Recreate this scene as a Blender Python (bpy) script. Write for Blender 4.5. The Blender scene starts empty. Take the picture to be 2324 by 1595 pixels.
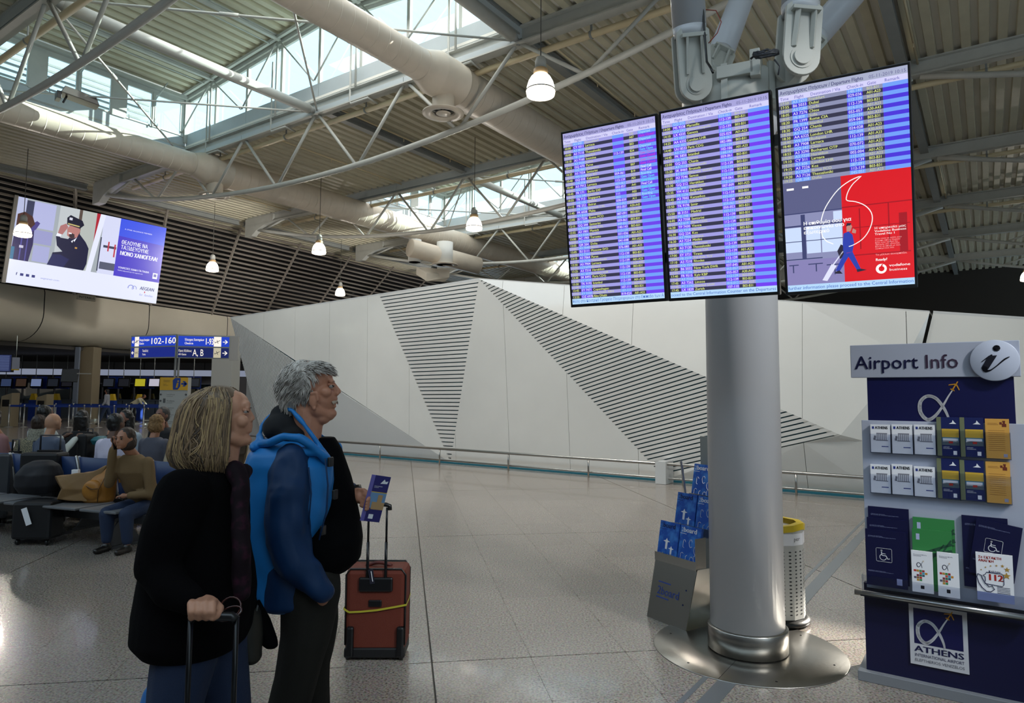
import bpy, bmesh, math, random
import numpy as np
from mathutils import Vector, Matrix

random.seed(7)
SC = bpy.context.scene
COL = SC.collection

# ---------------------------------------------------------------- camera, world, sun, exposure
F = 1540.0; CX = 1162.0; CY = 774.0; EYE = 1.6
_p = math.atan(120 / F); _r = math.radians(0.4)
_f = np.array([0, math.cos(_p), math.sin(_p)]); _rt = np.array([1.0, 0, 0]); _up = np.cross(_rt, _f)
RX = math.cos(_r) * _rt + math.sin(_r) * _up
UX = -math.sin(_r) * _rt + math.cos(_r) * _up
cam = bpy.data.cameras.new('camera'); camo = bpy.data.objects.new('camera', cam); COL.objects.link(camo)
camo.matrix_world = Matrix(((RX[0], UX[0], -_f[0], 0), (RX[1], UX[1], -_f[1], 0), (RX[2], UX[2], -_f[2], EYE), (0, 0, 0, 1)))
cam.sensor_width = 36.0; cam.lens = 36.0 * F / 2324.0; cam.shift_y = -(797.5 - CY) / 2324.0
cam.clip_start = 0.05; cam.clip_end = 400
SC.camera = camo
SC.view_settings.view_transform = 'Standard'; SC.view_settings.look = 'None'
SC.view_settings.exposure = 0.0; SC.view_settings.gamma = 1.0; SC.view_settings.use_curve_mapping = False

w = bpy.data.worlds.new('world'); SC.world = w; w.use_nodes = True
nt = w.node_tree; nt.nodes.clear()
wo = nt.nodes.new('ShaderNodeOutputWorld'); bg = nt.nodes.new('ShaderNodeBackground')
bg.inputs[0].default_value = (0.64, 0.84, 1.0, 1); bg.inputs[1].default_value = 2.5
nt.links.new(bg.outputs[0], wo.inputs[0])

S35 = math.sin(math.radians(35)); C35 = math.cos(math.radians(35))
UU = np.array([S35, C35, 0.0]); VV = np.array([-C35, S35, 0.0])
def W(s, t, z): return UU * s + VV * t + np.array([0, 0, z])

def add_sun():
    L = bpy.data.lights.new('sun', 'SUN'); L.energy = 20.0; L.angle = 0.006; L.color = (1.0, 0.93, 0.82)
    o = bpy.data.objects.new('sun', L); COL.objects.link(o)
    d = W(-0.90, 0.55, 0); d = Vector((d[0], d[1], -0.42)).normalized()
    o.rotation_euler = d.to_track_quat('-Z', 'Y').to_euler(); o.location = (10, 60, 40)
add_sun()
def area(name, c, sx, sy, energy, color, aim=(0, 0, -1)):
    L = bpy.data.lights.new(name, 'AREA'); L.shape = 'RECTANGLE'; L.size = sx; L.size_y = sy; L.energy = energy; L.color = color
    o = bpy.data.objects.new(name, L); COL.objects.link(o); o.location = c
    q = Vector(aim).to_track_quat('-Z', 'Y')
    if abs(aim[2]) > 0.99: o.rotation_euler = (0, 0, math.radians(-35 + 90))
    else: o.rotation_euler = q.to_euler()
    return o
# daylight that falls in through the roof monitors (laid in their openings)
area('skylight_near', W(9.9, 13.6, 12.5), 7, 8, 400, (1.0, 0.98, 0.95))
area('skylight_far', W(25.3, 17.4, 12.5), 7, 15, 600, (1.0, 0.98, 0.95))
area('skylight_third', W(41, 17.4, 12.0), 7, 15, 400, (1.0, 0.98, 0.95))
def wash(name, c, tgt, energy, ang, color=(1.0, 0.965, 0.91), size=0.35):
    L = bpy.data.lights.new(name, 'SPOT'); L.energy = energy; L.spot_size = math.radians(ang); L.spot_blend = 0.6; L.shadow_soft_size = size; L.color = color
    o = bpy.data.objects.new(name, L); COL.objects.link(o); o.location = c
    o.rotation_euler = Vector(np.array(tgt, float) - np.array(c, float)).to_track_quat('-Z', 'Y').to_euler()
# added spots without fixtures, brightening the wall, floor, column and louvres
for t in (17, 12.5, 8, 3.5, -1, -5.5): wash('wall_fill_spot', W(6.6, t, 10.2), W(12.1, t + .3, 1.3), 820, 75, (1.0, 0.985, 0.96))  # added fill for the white wall, no lamp modelled
for s, t in ((9.2, 3.5), (9.2, 9)): wash('fill_spot', W(s, t, 10.2), W(s + .3, t, 0), 850, 80)  # added fill for the open floor
wash('fill_spot', W(2.0, -4.5, 6.0), W(4.4, 1.1, 1.5), 1500, 34, (1.0, 0.985, 0.97))  # added only to lift the column and info stand
for s, t in ((19, 31), (27, 31), (36, 33)): wash('louvre_fill_spot', W(s, t - 7, 8.3), W(s + 1, 38, 7.8), 1700, 64)  # added fill aimed at the louvre wall

# ---------------------------------------------------------------- pixel rays (measuring aids)
def ray(x, y): return _f + RX * (x - CX) / F - UX * (y - CY) / F
def atY(x, y, Y):
    d = ray(x, y); return np.array([0, 0, EYE]) + d * Y / d[1]
def atz(x, y, z):
    d = ray(x, y); return np.array([0, 0, EYE]) + d * (z - EYE) / d[2]
def ats(x, y, s):
    d = ray(x, y); return np.array([0, 0, EYE]) + d * s / (d @ UU)

class Frame:
    """a flat working plane: origin, right axis, up axis; n points to the viewer side"""
    def __init__(s, o, ax, ay):
        s.o = np.array(o, float); s.ax = np.array(ax, float); s.ay = np.array(ay, float)
        s.ax /= np.linalg.norm(s.ax); s.ay /= np.linalg.norm(s.ay)
        s.n = np.cross(s.ax, s.ay)
    def at(s, a, b, c=0.0): return s.o + s.ax * a + s.ay * b + s.n * c
    def px(s, x, y, c=0.0):
        d = ray(x, y); e = np.array([0, 0, EYE]); o = s.o + s.n * c
        k = ((o - e) @ s.n) / (d @ s.n); P = e + d * k - o
        return P @ s.ax, P @ s.ay

# ---------------------------------------------------------------- materials
def lin(c):
    if isinstance(c, str):
        c = tuple(int(c[i:i + 2], 16) / 255 for i in (0, 2, 4))
    return tuple((x / 12.92 if x <= 0.04045 else ((x + 0.055) / 1.055) ** 2.4) for x in c) + (1.0,)
MATS = {}
def mat(name, col, rough=0.5, metal=0.0, coat=0.0, bump=0.0, scale=20.0, var=0.0, spec=0.5, trans=0.0, stretch=None, col2=None, alpha=None, thr=None):
    if name in MATS: return MATS[name]
    m = bpy.data.materials.new(name); m.use_nodes = True; t = m.node_tree; b = t.nodes['Principled BSDF']
    b.inputs['Base Color'].default_value = lin(col); b.inputs['Roughness'].default_value = rough
    b.inputs['Metallic'].default_value = metal; b.inputs['Specular IOR Level'].default_value = spec
    b.inputs['Coat Weight'].default_value = coat; b.inputs['Coat Roughness'].default_value = 0.06
    b.inputs['Transmission Weight'].default_value = trans
    if alpha is not None: b.inputs['Alpha'].default_value = alpha
    if bump or var or col2:
        tc = t.nodes.new('ShaderNodeTexCoord'); mp = t.nodes.new('ShaderNodeMapping')
        nz = t.nodes.new('ShaderNodeTexNoise'); nz.inputs['Scale'].default_value = scale; nz.inputs['Detail'].default_value = 5
        if stretch: mp.inputs['Scale'].default_value = stretch
        t.links.new(tc.outputs['Object'], mp.inputs[0]); t.links.new(mp.outputs[0], nz.inputs['Vector'])
        if var or col2:
            rp = t.nodes.new('ShaderNodeValToRGB'); c = lin(col)
            if col2: c2 = lin(col2)
            else: c2 = tuple(min(1, x * (1 + var)) for x in c[:3]) + (1,); c = tuple(x * (1 - var) for x in c[:3]) + (1,)
            lo, hi = thr if thr else (0.3, 0.7)
            rp.color_ramp.elements[0].position = lo; rp.color_ramp.elements[1].position = hi
            rp.color_ramp.elements[0].color = c; rp.color_ramp.elements[1].color = c2
            t.links.new(nz.outputs['Fac'], rp.inputs[0]); t.links.new(rp.outputs[0], b.inputs['Base Color'])
        if bump:
            bp = t.nodes.new('ShaderNodeBump'); bp.inputs['Strength'].default_value = bump; bp.inputs['Distance'].default_value = 0.01
            t.links.new(nz.outputs['Fac'], bp.inputs['Height']); t.links.new(bp.outputs[0], b.inputs['Normal'])
    MATS[name] = m; return m
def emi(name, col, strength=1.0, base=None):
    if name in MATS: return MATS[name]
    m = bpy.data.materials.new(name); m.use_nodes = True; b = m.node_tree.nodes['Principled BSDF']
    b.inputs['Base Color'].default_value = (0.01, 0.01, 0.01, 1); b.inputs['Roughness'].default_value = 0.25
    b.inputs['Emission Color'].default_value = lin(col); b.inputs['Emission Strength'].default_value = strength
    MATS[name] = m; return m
def glassmat(name, tint, rough=0.0, mixf=0.12):
    if name in MATS: return MATS[name]
    m = bpy.data.materials.new(name); m.use_nodes = True; t = m.node_tree; t.nodes.clear()
    o = t.nodes.new('ShaderNodeOutputMaterial'); mx = t.nodes.new('ShaderNodeMixShader'); tr = t.nodes.new('ShaderNodeBsdfTransparent'); gl = t.nodes.new('ShaderNodeBsdfGlossy')
    tr.inputs[0].default_value = lin(tint); gl.inputs['Roughness'].default_value = rough; mx.inputs[0].default_value = mixf
    t.links.new(tr.outputs[0], mx.inputs[1]); t.links.new(gl.outputs[0], mx.inputs[2]); t.links.new(mx.outputs[0], o.inputs[0])
    MATS[name] = m; return m

STEEL = mat('painted_steel', 'b9bab4', 0.45, var=0.05, scale=3)
STEELD = mat('painted_steel_dark', '8e918e', 0.5, var=0.05, scale=3)
DECK = mat('deck_sheet', 'c4bea6', 0.5, var=0.05, scale=2)
FASC = mat('grey_fascia', 'b4bdc0', 0.4, var=0.03, scale=2)
DUCTM = mat('duct_paint', 'cfc4b4', 0.42, var=0.04, scale=3)
PIPEY = mat('cream_pipe', 'd9c9a4', 0.4)
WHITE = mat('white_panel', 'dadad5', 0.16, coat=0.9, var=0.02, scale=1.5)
WHITEG = mat('white_panel_grey', 'c4c6c5', 0.25, coat=0.5, var=0.02, scale=1.5)  # greyer copy of the white; carries the downward facet's shade in its colour
TEAL = mat('slot_dark', '1b5f6e', 0.5)
LOUV = mat('louvre_paint', '9c948b', 0.5, var=0.04, scale=4)
DARK = mat('dark_void', '16161a', 0.9)
BLACKP = mat('black_plastic', '0c0c0e', 0.35)
STAIN = mat('stainless', 'a7a5a0', 0.28, metal=1.0, bump=0.06, scale=60, stretch=(1, 1, 12))
ALU = mat('aluminium', 'a4a6a8', 0.35, metal=0.9)
GLASS = glassmat('clear_glass', 'e8f4f6')
GREYP = mat('grey_panel', '9b9893', 0.5, var=0.03, scale=2)
NAVY = mat('navy_panel', '14164c', 0.35)
PAPER = mat('white_paper', 'e6e6ea', 0.5)

# ---------------------------------------------------------------- objects
ORG = {}
def setp(o, label=None, cat=None, group=None, kind=None):
    if label: o['label'] = label
    if cat: o['category'] = cat
    if group: o['group'] = group
    if kind: o['kind'] = kind
    return o
def thing(name, label=None, cat=None, loc=(0, 0, 0), group=None, kind=None, rotz=0.0):
    o = bpy.data.objects.new(name, None); COL.objects.link(o); o.location = tuple(loc); o.rotation_euler = (0, 0, rotz)
    o.empty_display_size = 0.1
    ORG[o.name] = np.array(loc, float); setp(o, label, cat, group, kind); return o
def copy_tree(o, loc=None, rotz=None, parent=None, label=None):
    c = o.copy(); COL.objects.link(c)
    if parent is not None: c.parent = parent
    if loc is not None: c.location = tuple(loc)
    if rotz is not None: c.rotation_euler = (0, 0, rotz)
    if label: c['label'] = label
    for ch in o.children: copy_tree(ch, parent=c)
    return c

def frame_of(d):
    d = d / (np.linalg.norm(d) + 1e-12)
    a = np.array([0, 0, 1.0]) if abs(d[2]) < 0.9 else np.array([1.0, 0, 0])
    x = np.cross(a, d); x /= np.linalg.norm(x); return x, np.cross(d, x)

class MB:
    def __init__(s): s.v = []; s.f = []; s.sm = []
    def add(s, vs, fs, sm=False):
        n = len(s.v); s.v.extend([tuple(p) for p in vs]); s.f.extend([tuple(i + n for i in q) for q in fs]); s.sm.extend([sm] * len(fs)); return s
    def hexa(s, P): return s.add(P, [(0, 3, 2, 1), (4, 5, 6, 7), (0, 1, 5, 4), (1, 2, 6, 5), (2, 3, 7, 6), (3, 0, 4, 7)])
    def box(s, x0, x1, y0, y1, z0, z1):
        return s.hexa([(x0, y0, z0), (x1, y0, z0), (x1, y1, z0), (x0, y1, z0), (x0, y0, z1), (x1, y0, z1), (x1, y1, z1), (x0, y1, z1)])
    def obox(s, c, a, b, d):
        c, a, b, d = [np.array(q, float) for q in (c, a, b, d)]
        return s.hexa([c - a - b - d, c + a - b - d, c + a + b - d, c - a + b - d, c - a - b + d, c + a - b + d, c + a + b + d, c - a + b + d])
    def fbox(s, fr, a0, a1, b0, b1, c0, c1):
        return s.hexa([fr.at(a0, b0, c0), fr.at(a1, b0, c0), fr.at(a1, b1, c0), fr.at(a0, b1, c0), fr.at(a0, b0, c1), fr.at(a1, b0, c1), fr.at(a1, b1, c1), fr.at(a0, b1, c1)])
    def bar(s, p0, p1, w, h, up=(0, 0, 1)):
        p0, p1 = np.array(p0, float), np.array(p1, float); d = p1 - p0; L = np.linalg.norm(d); d /= L
        u = np.array(up, float); x = np.cross(d, u); x /= np.linalg.norm(x); u = np.cross(x, d)
        return s.obox((p0 + p1) / 2, d * L / 2, x * w / 2, u * h / 2)
    def tube(s, p0, p1, r0, r1=None, n=10, cap=True):
        if r1 is None: r1 = r0
        p0, p1 = np.array(p0, float), np.array(p1, float); x, y = frame_of(p1 - p0); vs = []
        for p, r in ((p0, r0), (p1, r1)):
            for k in range(n):
                a = 2 * math.pi * k / n; vs.append(p + (x * math.cos(a) + y * math.sin(a)) * r)
        s.add(vs, [(k, (k + 1) % n, n + (k + 1) % n, n + k) for k in range(n)], True)
        if cap: m = len(s.v) - 2 * n; s.f += [tuple(m + k for k in range(n))[::-1], tuple(m + n + k for k in range(n))]; s.sm += [False, False]
        return s
    def path(s, pts, r, n=8, closed=False, flat=1.0, cap=True):
        pts = [np.array(p, float) for p in pts]; N = len(pts)
        rs = r if hasattr(r, '__len__') else [r] * N
        x, y = frame_of(pts[1] - pts[0]); base = len(s.v); 
        for i, p in enumerate(pts):
            a = pts[(i - 1) % N] if closed or i > 0 else pts[0]; b = pts[(i + 1) % N] if closed or i < N - 1 else pts[-1]
            d = b - a; d /= (np.linalg.norm(d) + 1e-12); x = x - d * (x @ d); x /= (np.linalg.norm(x) + 1e-12); y = np.cross(d, x)
            for k in range(n):
                q = 2 * math.pi * k / n; s.v.append(tuple(p + (x * math.cos(q) + y * math.sin(q) * flat) * rs[i]))
        M = N if closed else N - 1
        for i in range(M):
            j = (i + 1) % N
            for k in range(n):
                s.f.append((base + i * n + k, base + i * n + (k + 1) % n, base + j * n + (k + 1) % n, base + j * n + k)); s.sm.append(True)
        if not closed and cap:
            s.f += [tuple(base + k for k in range(n))[::-1], tuple(base + (N - 1) * n + k for k in range(n))]; s.sm += [False, False]
        return s
    def lathe(s, prof, c, n=20, axis=None, cap=True):
        c = np.array(c, float)
        if axis is None: x, y, z = np.array([1., 0, 0]), np.array([0, 1., 0]), np.array([0, 0, 1.])
        else: z = np.array(axis, float); z /= np.linalg.norm(z); x, y = frame_of(z)
        base = len(s.v)
        for r, h in prof:
            for k in range(n):
                a = 2 * math.pi * k / n; s.v.append(tuple(c + z * h + (x * math.cos(a) + y * math.sin(a)) * r))
        for i in range(len(prof) - 1):
            for k in range(n):
                s.f.append((base + i * n + k, base + i * n + (k + 1) % n, base + (i + 1) * n + (k + 1) % n, base + (i + 1) * n + k)); s.sm.append(True)
        for i, rev in ((0, True), (len(prof) - 1, False)):
            if cap and prof[i][0] > 1e-6:
                q = tuple(base + i * n + k for k in range(n)); s.f.append(q[::-1] if rev else q); s.sm.append(False)
        return s
    def poly(s, fr, pts, c0, c1=None):
        """flat polygon (counter-clockwise in the frame), or a slab from depth c0 to c1"""
        n = len(pts)
        if c1 is None: return s.add([fr.at(a, b, c0) for a, b in pts], [tuple(range(n))])
        vs = [fr.at(a, b, c0) for a, b in pts] + [fr.at(a, b, c1) for a, b in pts]
        return s.add(vs, [tuple(range(n))[::-1], tuple(range(n, 2 * n))] + [(k, (k + 1) % n, n + (k + 1) % n, n + k) for k in range(n)])
    def slab(s, P, n, th):
        """polygon of 3-D points, thickened along -n"""
        n = np.array(n, float) * th; N = len(P); P = [np.array(p, float) for p in P]
        return s.add(P + [p - n for p in P], [tuple(range(N)), tuple(range(N, 2 * N))[::-1]] + [(k, N + k, N + (k + 1) % N, (k + 1) % N) for k in range(N)])
    def build(s, name, m, parent=None, smooth=False, bevel=0.0, label=None, local=False, kind=None):
        org = np.zeros(3)
        if parent is not None:
            r = parent
            while r.parent: r = r.parent
            if not local: org = ORG.get(r.name, np.zeros(3))
        me = bpy.data.meshes.new(name)
        V = (np.array(s.v, float).reshape(-1, 3) - org)
        me.from_pydata(V.tolist(), [], s.f)
        me.polygons.foreach_set('use_smooth', [smooth or q for q in s.sm])
        if bevel:
            bm = bmesh.new(); bm.from_mesh(me)
            es = [e for e in bm.edges if len(e.link_faces) == 2 and e.calc_face_angle(0) > 0.5]
            bmesh.ops.bevel(bm, geom=es, offset=bevel, segments=2, profile=0.5, affect='EDGES'); bm.to_mesh(me); bm.free()
        me.materials.append(m); o = bpy.data.objects.new(name, me); COL.objects.link(o)
        if parent is not None: o.parent = parent
        if label: o['label'] = label
        if kind: o['kind'] = kind
        return o

# text ------------------------------------------------------------------------
_TC = {}
def glyphs(body, bold=0.0, space=1.0, align='LEFT', res=2, shear=0.0):
    key = (body, bold, space, align, shear)
    if key in _TC: return _TC[key]
    cu = bpy.data.curves.new('t', 'FONT'); cu.body = body; cu.size = 1.0; cu.resolution_u = res; cu.offset = bold
    cu.space_line = space; cu.align_x = align; cu.fill_mode = 'FRONT'; cu.shear = shear
    o = bpy.data.objects.new('t', cu); COL.objects.link(o)
    me = bpy.data.meshes.new_from_object(o)
    vs = [tuple(v.co) for v in me.vertices]; fs = [tuple(p.vertices) for p in me.polygons]
    bpy.data.objects.remove(o); bpy.data.curves.remove(cu); bpy.data.meshes.remove(me)
    _TC[key] = (vs, fs); return vs, fs
def text(mb, fr, body, a, b, h, c=0.002, sx=1.0, bold=0.0, align='LEFT', space=1.0, width=None, shear=0.0):
    """h = cap height; a,b = left end of the base line; width stretches the text to fit"""
    vs, fs = glyphs(body, 0.0, space, align, shear=shear)
    if not vs: return
    k = h / 0.70
    if width is not None:
        xs = [v[0] for v in vs]; sx = width / ((max(xs) - min(xs)) * k)
    for dx in ((-bold * k * .8, 0.0, bold * k * .8) if bold else (0.0,)):   # heavier strokes: struck three times side by side
        mb.add([fr.at(a + v[0] * k * sx + dx, b + v[1] * k, c + abs(dx) * .02) for v in vs], fs)

# blobs -----------------------------------------------------------------------
class Blob(MB):
    def ell(s, c, r, rot=None, n=14, m=10):
        c = np.array(c, float); r = (r, r, r) if not hasattr(r, '__len__') else r
        vs = []; fs = []
        R = np.eye(3) if rot is None else np.array(Matrix.Rotation(rot[1], 3, rot[0]))
        vs.append(c + R @ np.array([0, 0, r[2]]))
        for i in range(1, m):
            th = math.pi * i / m
            for k in range(n):
                ph = 2 * math.pi * k / n; vs.append(c + R @ np.array([r[0] * math.sin(th) * math.cos(ph), r[1] * math.sin(th) * math.sin(ph), r[2] * math.cos(th)]))
        vs.append(c + R @ np.array([0, 0, -r[2]]))
        for k in range(n): fs.append((0, 1 + k, 1 + (k + 1) % n))
        for i in range(m - 2):
            for k in range(n): a = 1 + i * n; b = a + n; fs.append((a + k, b + k, b + (k + 1) % n, a + (k + 1) % n))
        L = len(vs) - 1; a = 1 + (m - 2) * n
        for k in range(n): fs.append((a + (k + 1) % n, a + k, L))
        return s.add(vs, fs, True)
    def cap(s, p0, r0, p1, r1):
        p0, p1 = np.array(p0, float), np.array(p1, float)
        s.ell(p0, r0, n=10, m=8); s.ell(p1, r1, n=10, m=8); return s.tube(p0, p1, r0, r1, n=12)
    def chain(s, pts):
        for (p, r), (q, e) in zip(pts, pts[1:]): s.cap(p, r, q, e)
        return s
    def loft(s, rings, n=20):
        """rings: (centre, rx, ry) stacked, horizontal ellipses, or (centre, rx, ry, squareness)"""
        base = len(s.v)
        for q in rings:
            c, rx, ry = q[:3]
            for k in range(n):
                a = 2 * math.pi * k / n; ca, sa = math.cos(a), math.sin(a); e = q[3] if len(q) > 3 else 0.85
                s.v.append((c[0] + rx * math.copysign(abs(ca) ** e, ca), c[1] + ry * math.copysign(abs(sa) ** e, sa), c[2]))
        N = len(rings); up = rings[-1][0][2] > rings[0][0][2]
        for i in range(N - 1):
            for k in range(n):
                q = (base + i * n + k, base + i * n + (k + 1) % n, base + (i + 1) * n + (k + 1) % n, base + (i + 1) * n + k)
                s.f.append(q if up else q[::-1]); s.sm.append(True)
        a = tuple(base + k for k in range(n)); b = tuple(base + (N - 1) * n + k for k in range(n))
        s.f += [a[::-1], b] if up else [a, b[::-1]]; s.sm += [False, False]; return s
    def remesh(s, name, m, parent, voxel=0.01, sm=4, local=False, label=None, noise=0.0, nscale=8.0, post=None):
        me = bpy.data.meshes.new('x'); me.from_pydata([tuple(v) for v in s.v], [], s.f)
        o = bpy.data.objects.new('x', me); COL.objects.link(o)
        r = o.modifiers.new('r', 'REMESH'); r.mode = 'VOXEL'; r.voxel_size = voxel
        c = o.modifiers.new('s', 'SMOOTH'); c.factor = 0.6; c.iterations = sm
        dg = bpy.context.evaluated_depsgraph_get(); dg.update()
        me2 = bpy.data.meshes.new_from_object(o.evaluated_get(dg))
        bpy.data.objects.remove(o); bpy.data.meshes.remove(me)
        V = np.empty(len(me2.vertices) * 3); me2.vertices.foreach_get('co', V); V = V.reshape(-1, 3)
        if noise:
            Nn = np.empty(len(V) * 3); me2.vertices.foreach_get('normal', Nn); Nn = Nn.reshape(-1, 3); x, y, z = (V * nscale).T
            d = (np.sin(x * 2.1 + 1.3 * np.sin(z * 1.3 + y)) + np.sin(z * 1.7 + 1.9 * np.sin(x * 1.1 - y * 1.7)) + np.sin(y * 2.6 + x - 0.6 * z)) / 3
            V = V + Nn * (d * noise)[:, None]
        if post is not None: V = post(V)
        if parent is not None and not local:
            q = parent
            while q.parent: q = q.parent
            V = V - ORG.get(q.name, np.zeros(3))
        me2.vertices.foreach_set('co', V.ravel()); me2.materials.clear(); me2.materials.append(m)
        me2.polygons.foreach_set('use_smooth', [True] * len(me2.polygons)); me2.name = name; me2.update()
        o2 = bpy.data.objects.new(name, me2); COL.objects.link(o2)
        if parent is not None: o2.parent = parent
        if label: o2['label'] = label
        return o2

# ================================================================ FLOOR
FLM = mat('terrazzo', 'a39f98', 0.23, var=0.0, bump=0.0, coat=0.25)
def floor_mat():
    t = FLM.node_tree; b = t.nodes['Principled BSDF']
    tc = t.nodes.new('ShaderNodeTexCoord'); oi = t.nodes.new('ShaderNodeObjectInfo')
    vo = t.nodes.new('ShaderNodeTexVoronoi'); vo.inputs['Scale'].default_value = 130
    nz = t.nodes.new('ShaderNodeTexNoise'); nz.inputs['Scale'].default_value = 75; nz.inputs['Detail'].default_value = 3
    t.links.new(tc.outputs['Object'], vo.inputs['Vector']); t.links.new(tc.outputs['Object'], nz.inputs['Vector'])
    r = t.nodes.new('ShaderNodeValToRGB'); e = r.color_ramp.elements
    e[0].position = 0.30; e[0].color = lin('4c433d'); e[1].position = 0.62; e[1].color = lin('9f988e')
    q = e.new(0.45); q.color = lin('887f77')
    t.links.new(nz.outputs['Fac'], r.inputs[0])
    mx = t.nodes.new('ShaderNodeMix'); mx.data_type = 'RGBA'; mx.blend_type = 'MULTIPLY'; mx.inputs[0].default_value = 0.25
    t.links.new(r.outputs[0], mx.inputs[6]); t.links.new(vo.outputs['Color'], mx.inputs[7])
    mx2 = t.nodes.new('ShaderNodeMix'); mx2.data_type = 'RGBA'; mx2.blend_type = 'MULTIPLY'; mx2.inputs[0].default_value = 0.10
    t.links.new(mx.outputs[2], mx2.inputs[6]); t.links.new(oi.outputs['Random'], mx2.inputs[7])
    t.links.new(mx2.outputs[2], b.inputs['Base Color'])
floor_mat()
FA = math.radians(9.0)    # the tile grid is turned a little against the view
fa = np.array([math.cos(FA), math.sin(FA), 0]); fb = np.array([-math.sin(FA), math.cos(FA), 0])
floor = thing('floor', kind='structure')
g = MB(); g.add([(-60, -6, -0.012), (40, -6, -0.012), (40, 75, -0.012), (-60, 75, -0.012)], [(0, 1, 2, 3)])
g.build('grout_bed', mat('grout', '5d5852', 0.7), floor)
T = 0.6; FO = atz(980, 1503, 0)   # a joint line passes here
def jfix(i): return 0.0055 if i % 6 == 0 else 0.0009
me_cache = {}
def tile_at(i, j):
    x0, x1 = i * T + jfix(i), (i + 1) * T - jfix(i + 1); y0, y1 = j * T + jfix(j), (j + 1) * T - jfix(j + 1)
    return x0, x1, y0, y1
cells = []
for i in range(-90, 80):
    for j in range(-14, 110):
        c = FO + fa * (i + 0.5) * T + fb * (j + 0.5) * T
        if not (-59 < c[0] < 39 and -5 < c[1] < 74): continue
        ph = 1162 + c[0] / c[1] * F if c[1] > 0.5 else 1e9
        vis = c[1] > 3.2 and -60 < ph < 2390
        cells.append((math.hypot(c[0], c[1]) if vis else 1e6 + math.hypot(c[0], c[1]), i, j, c))
cells.sort(key=lambda q: q[0])
for n, (dist, i, j, c) in enumerate(cells[:300]):
    key = (i % 6, j % 6)
    x0, x1, y0, y1 = tile_at(i, j); x0 -= (i + .5) * T; x1 -= (i + .5) * T; y0 -= (j + .5) * T; y1 -= (j + .5) * T
    if key not in me_cache:
        m_ = MB(); m_.hexa([fa * a + fb * b + np.array([0, 0, z]) for z in (-0.011, 0) for a, b in ((x0, y0), (x1, y0), (x1, y1), (x0, y1))])
        o = m_.build('tile', FLM, floor, local=True); me_cache[key] = o.data
    else:
        o = bpy.data.objects.new('tile', me_cache[key]); COL.objects.link(o); o.parent = floor
    o.location = (c[0], c[1], 0)
rest = MB()
for dist, i, j, c in cells[300:]:
    x0, x1, y0, y1 = tile_at(i, j)
    rest.add([FO + fa * a + fb * b for a, b in ((x0, y0), (x1, y0), (x1, y1), (x0, y1))], [(0, 1, 2, 3)])
rest.build('tile_field', FLM, floor, kind='stuff')
# steel expansion cover in the floor along the column line
g = MB()
for off, wd in ((0.0, 0.10), (0.12, 0.03)):
    g.obox(W(14, 1.26 + off, 0.0012), UU * 26, VV * wd / 2, (0, 0, 0.0012))
g.build('expansion_joint_cover', mat('joint_metal', '8f9499', 0.3, metal=0.7), floor)

# ================================================================ ROOF
ZD = 10.95; ZB = 10.5
BS = [-1.6, 6.1, 13.8, 21.45, 29.3, 37.1, 44.9, 52.7]
TN = [1.6 + 3.95 * k for k in range(-8, 10)]
ceil = thing('ceiling', kind='structure')
def deck(mb, s0, s1, t0, t1, zf, pitch=0.395, dep=0.13):
    n = max(1, round((t1 - t0) / pitch)); p = (t1 - t0) / n
    for k in range(n):
        a = t0 + k * p
        xs = [(0, 0), (0.50, 0), (0.57, 1), (0.93, 1), (1.0, 0)]
        pts = [(a + p * x, zf(a + p * x) + dep * h) for x, h in xs]
        for (ta, za), (tb, zb) in zip(pts, pts[1:]):
            mb.add([W(s0, ta, za), W(s1, ta, za), W(s1, tb, zb), W(s0, tb, zb)], [(0, 1, 2, 3)])
flat = lambda t: ZD
HS0, HS1, HT0, HT1 = 28.05, 29.15, -14.2, -13.0
SB = BS + [60.5]
for i in range(len(SB) - 1):
    for k in range(len(TN) - 1):
        t0, t1 = TN[k], TN[k + 1]
        if i in (1, 3, 5) and 9.0 < t0 < 25.0: continue
        mb = MB()
        if i == 3 and abs(t0 + 14.2) < .1:      # unseen opening added so the sun makes a patch by the info stand
            deck(mb, SB[i], HS0, t0, t1, flat); deck(mb, HS0, SB[i + 1], HT1, t1, flat); deck(mb, HS1, SB[i + 1], t0, HT1, flat)
        else: deck(mb, SB[i], SB[i + 1], t0, t1, flat)
        mb.build('roof_sheet', DECK, ceil)
# weather skin above the low roof, with the monitor openings left free
skin = MB()
for i in range(len(SB) - 1):
    if i in (1, 3, 5):
        if i == 3:
            for a0, a1, b0, b1 in ((SB[3], SB[4], TN[0], HT0), (SB[3], SB[4], HT1, 9.5), (SB[3], HS0, HT0, HT1), (HS1, SB[4], HT0, HT1), (SB[3], SB[4], 25.3, TN[-1])):
                skin.obox(W((a0 + a1) / 2, (b0 + b1) / 2, ZD + 0.16), UU * (a1 - a0) / 2, VV * (b1 - b0) / 2, (0, 0, 0.04))
            continue
        for t0, t1 in ((TN[0], 9.5), (25.3, TN[-1])): skin.obox(W((SB[i] + SB[i + 1]) / 2, (t0 + t1) / 2, ZD + 0.16), UU * (SB[i + 1] - SB[i]) / 2, VV * (t1 - t0) / 2, (0, 0, 0.04))
    else: skin.obox(W((SB[i] + SB[i + 1]) / 2, (TN[0] + TN[-1]) / 2, ZD + 0.16), UU * (SB[i + 1] - SB[i]) / 2, VV * (TN[-1] - TN[0]) / 2, (0, 0, 0.04))
skin.build('roof_skin', mat('roof_white', 'e9e6dd', .7), ceil)
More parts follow.
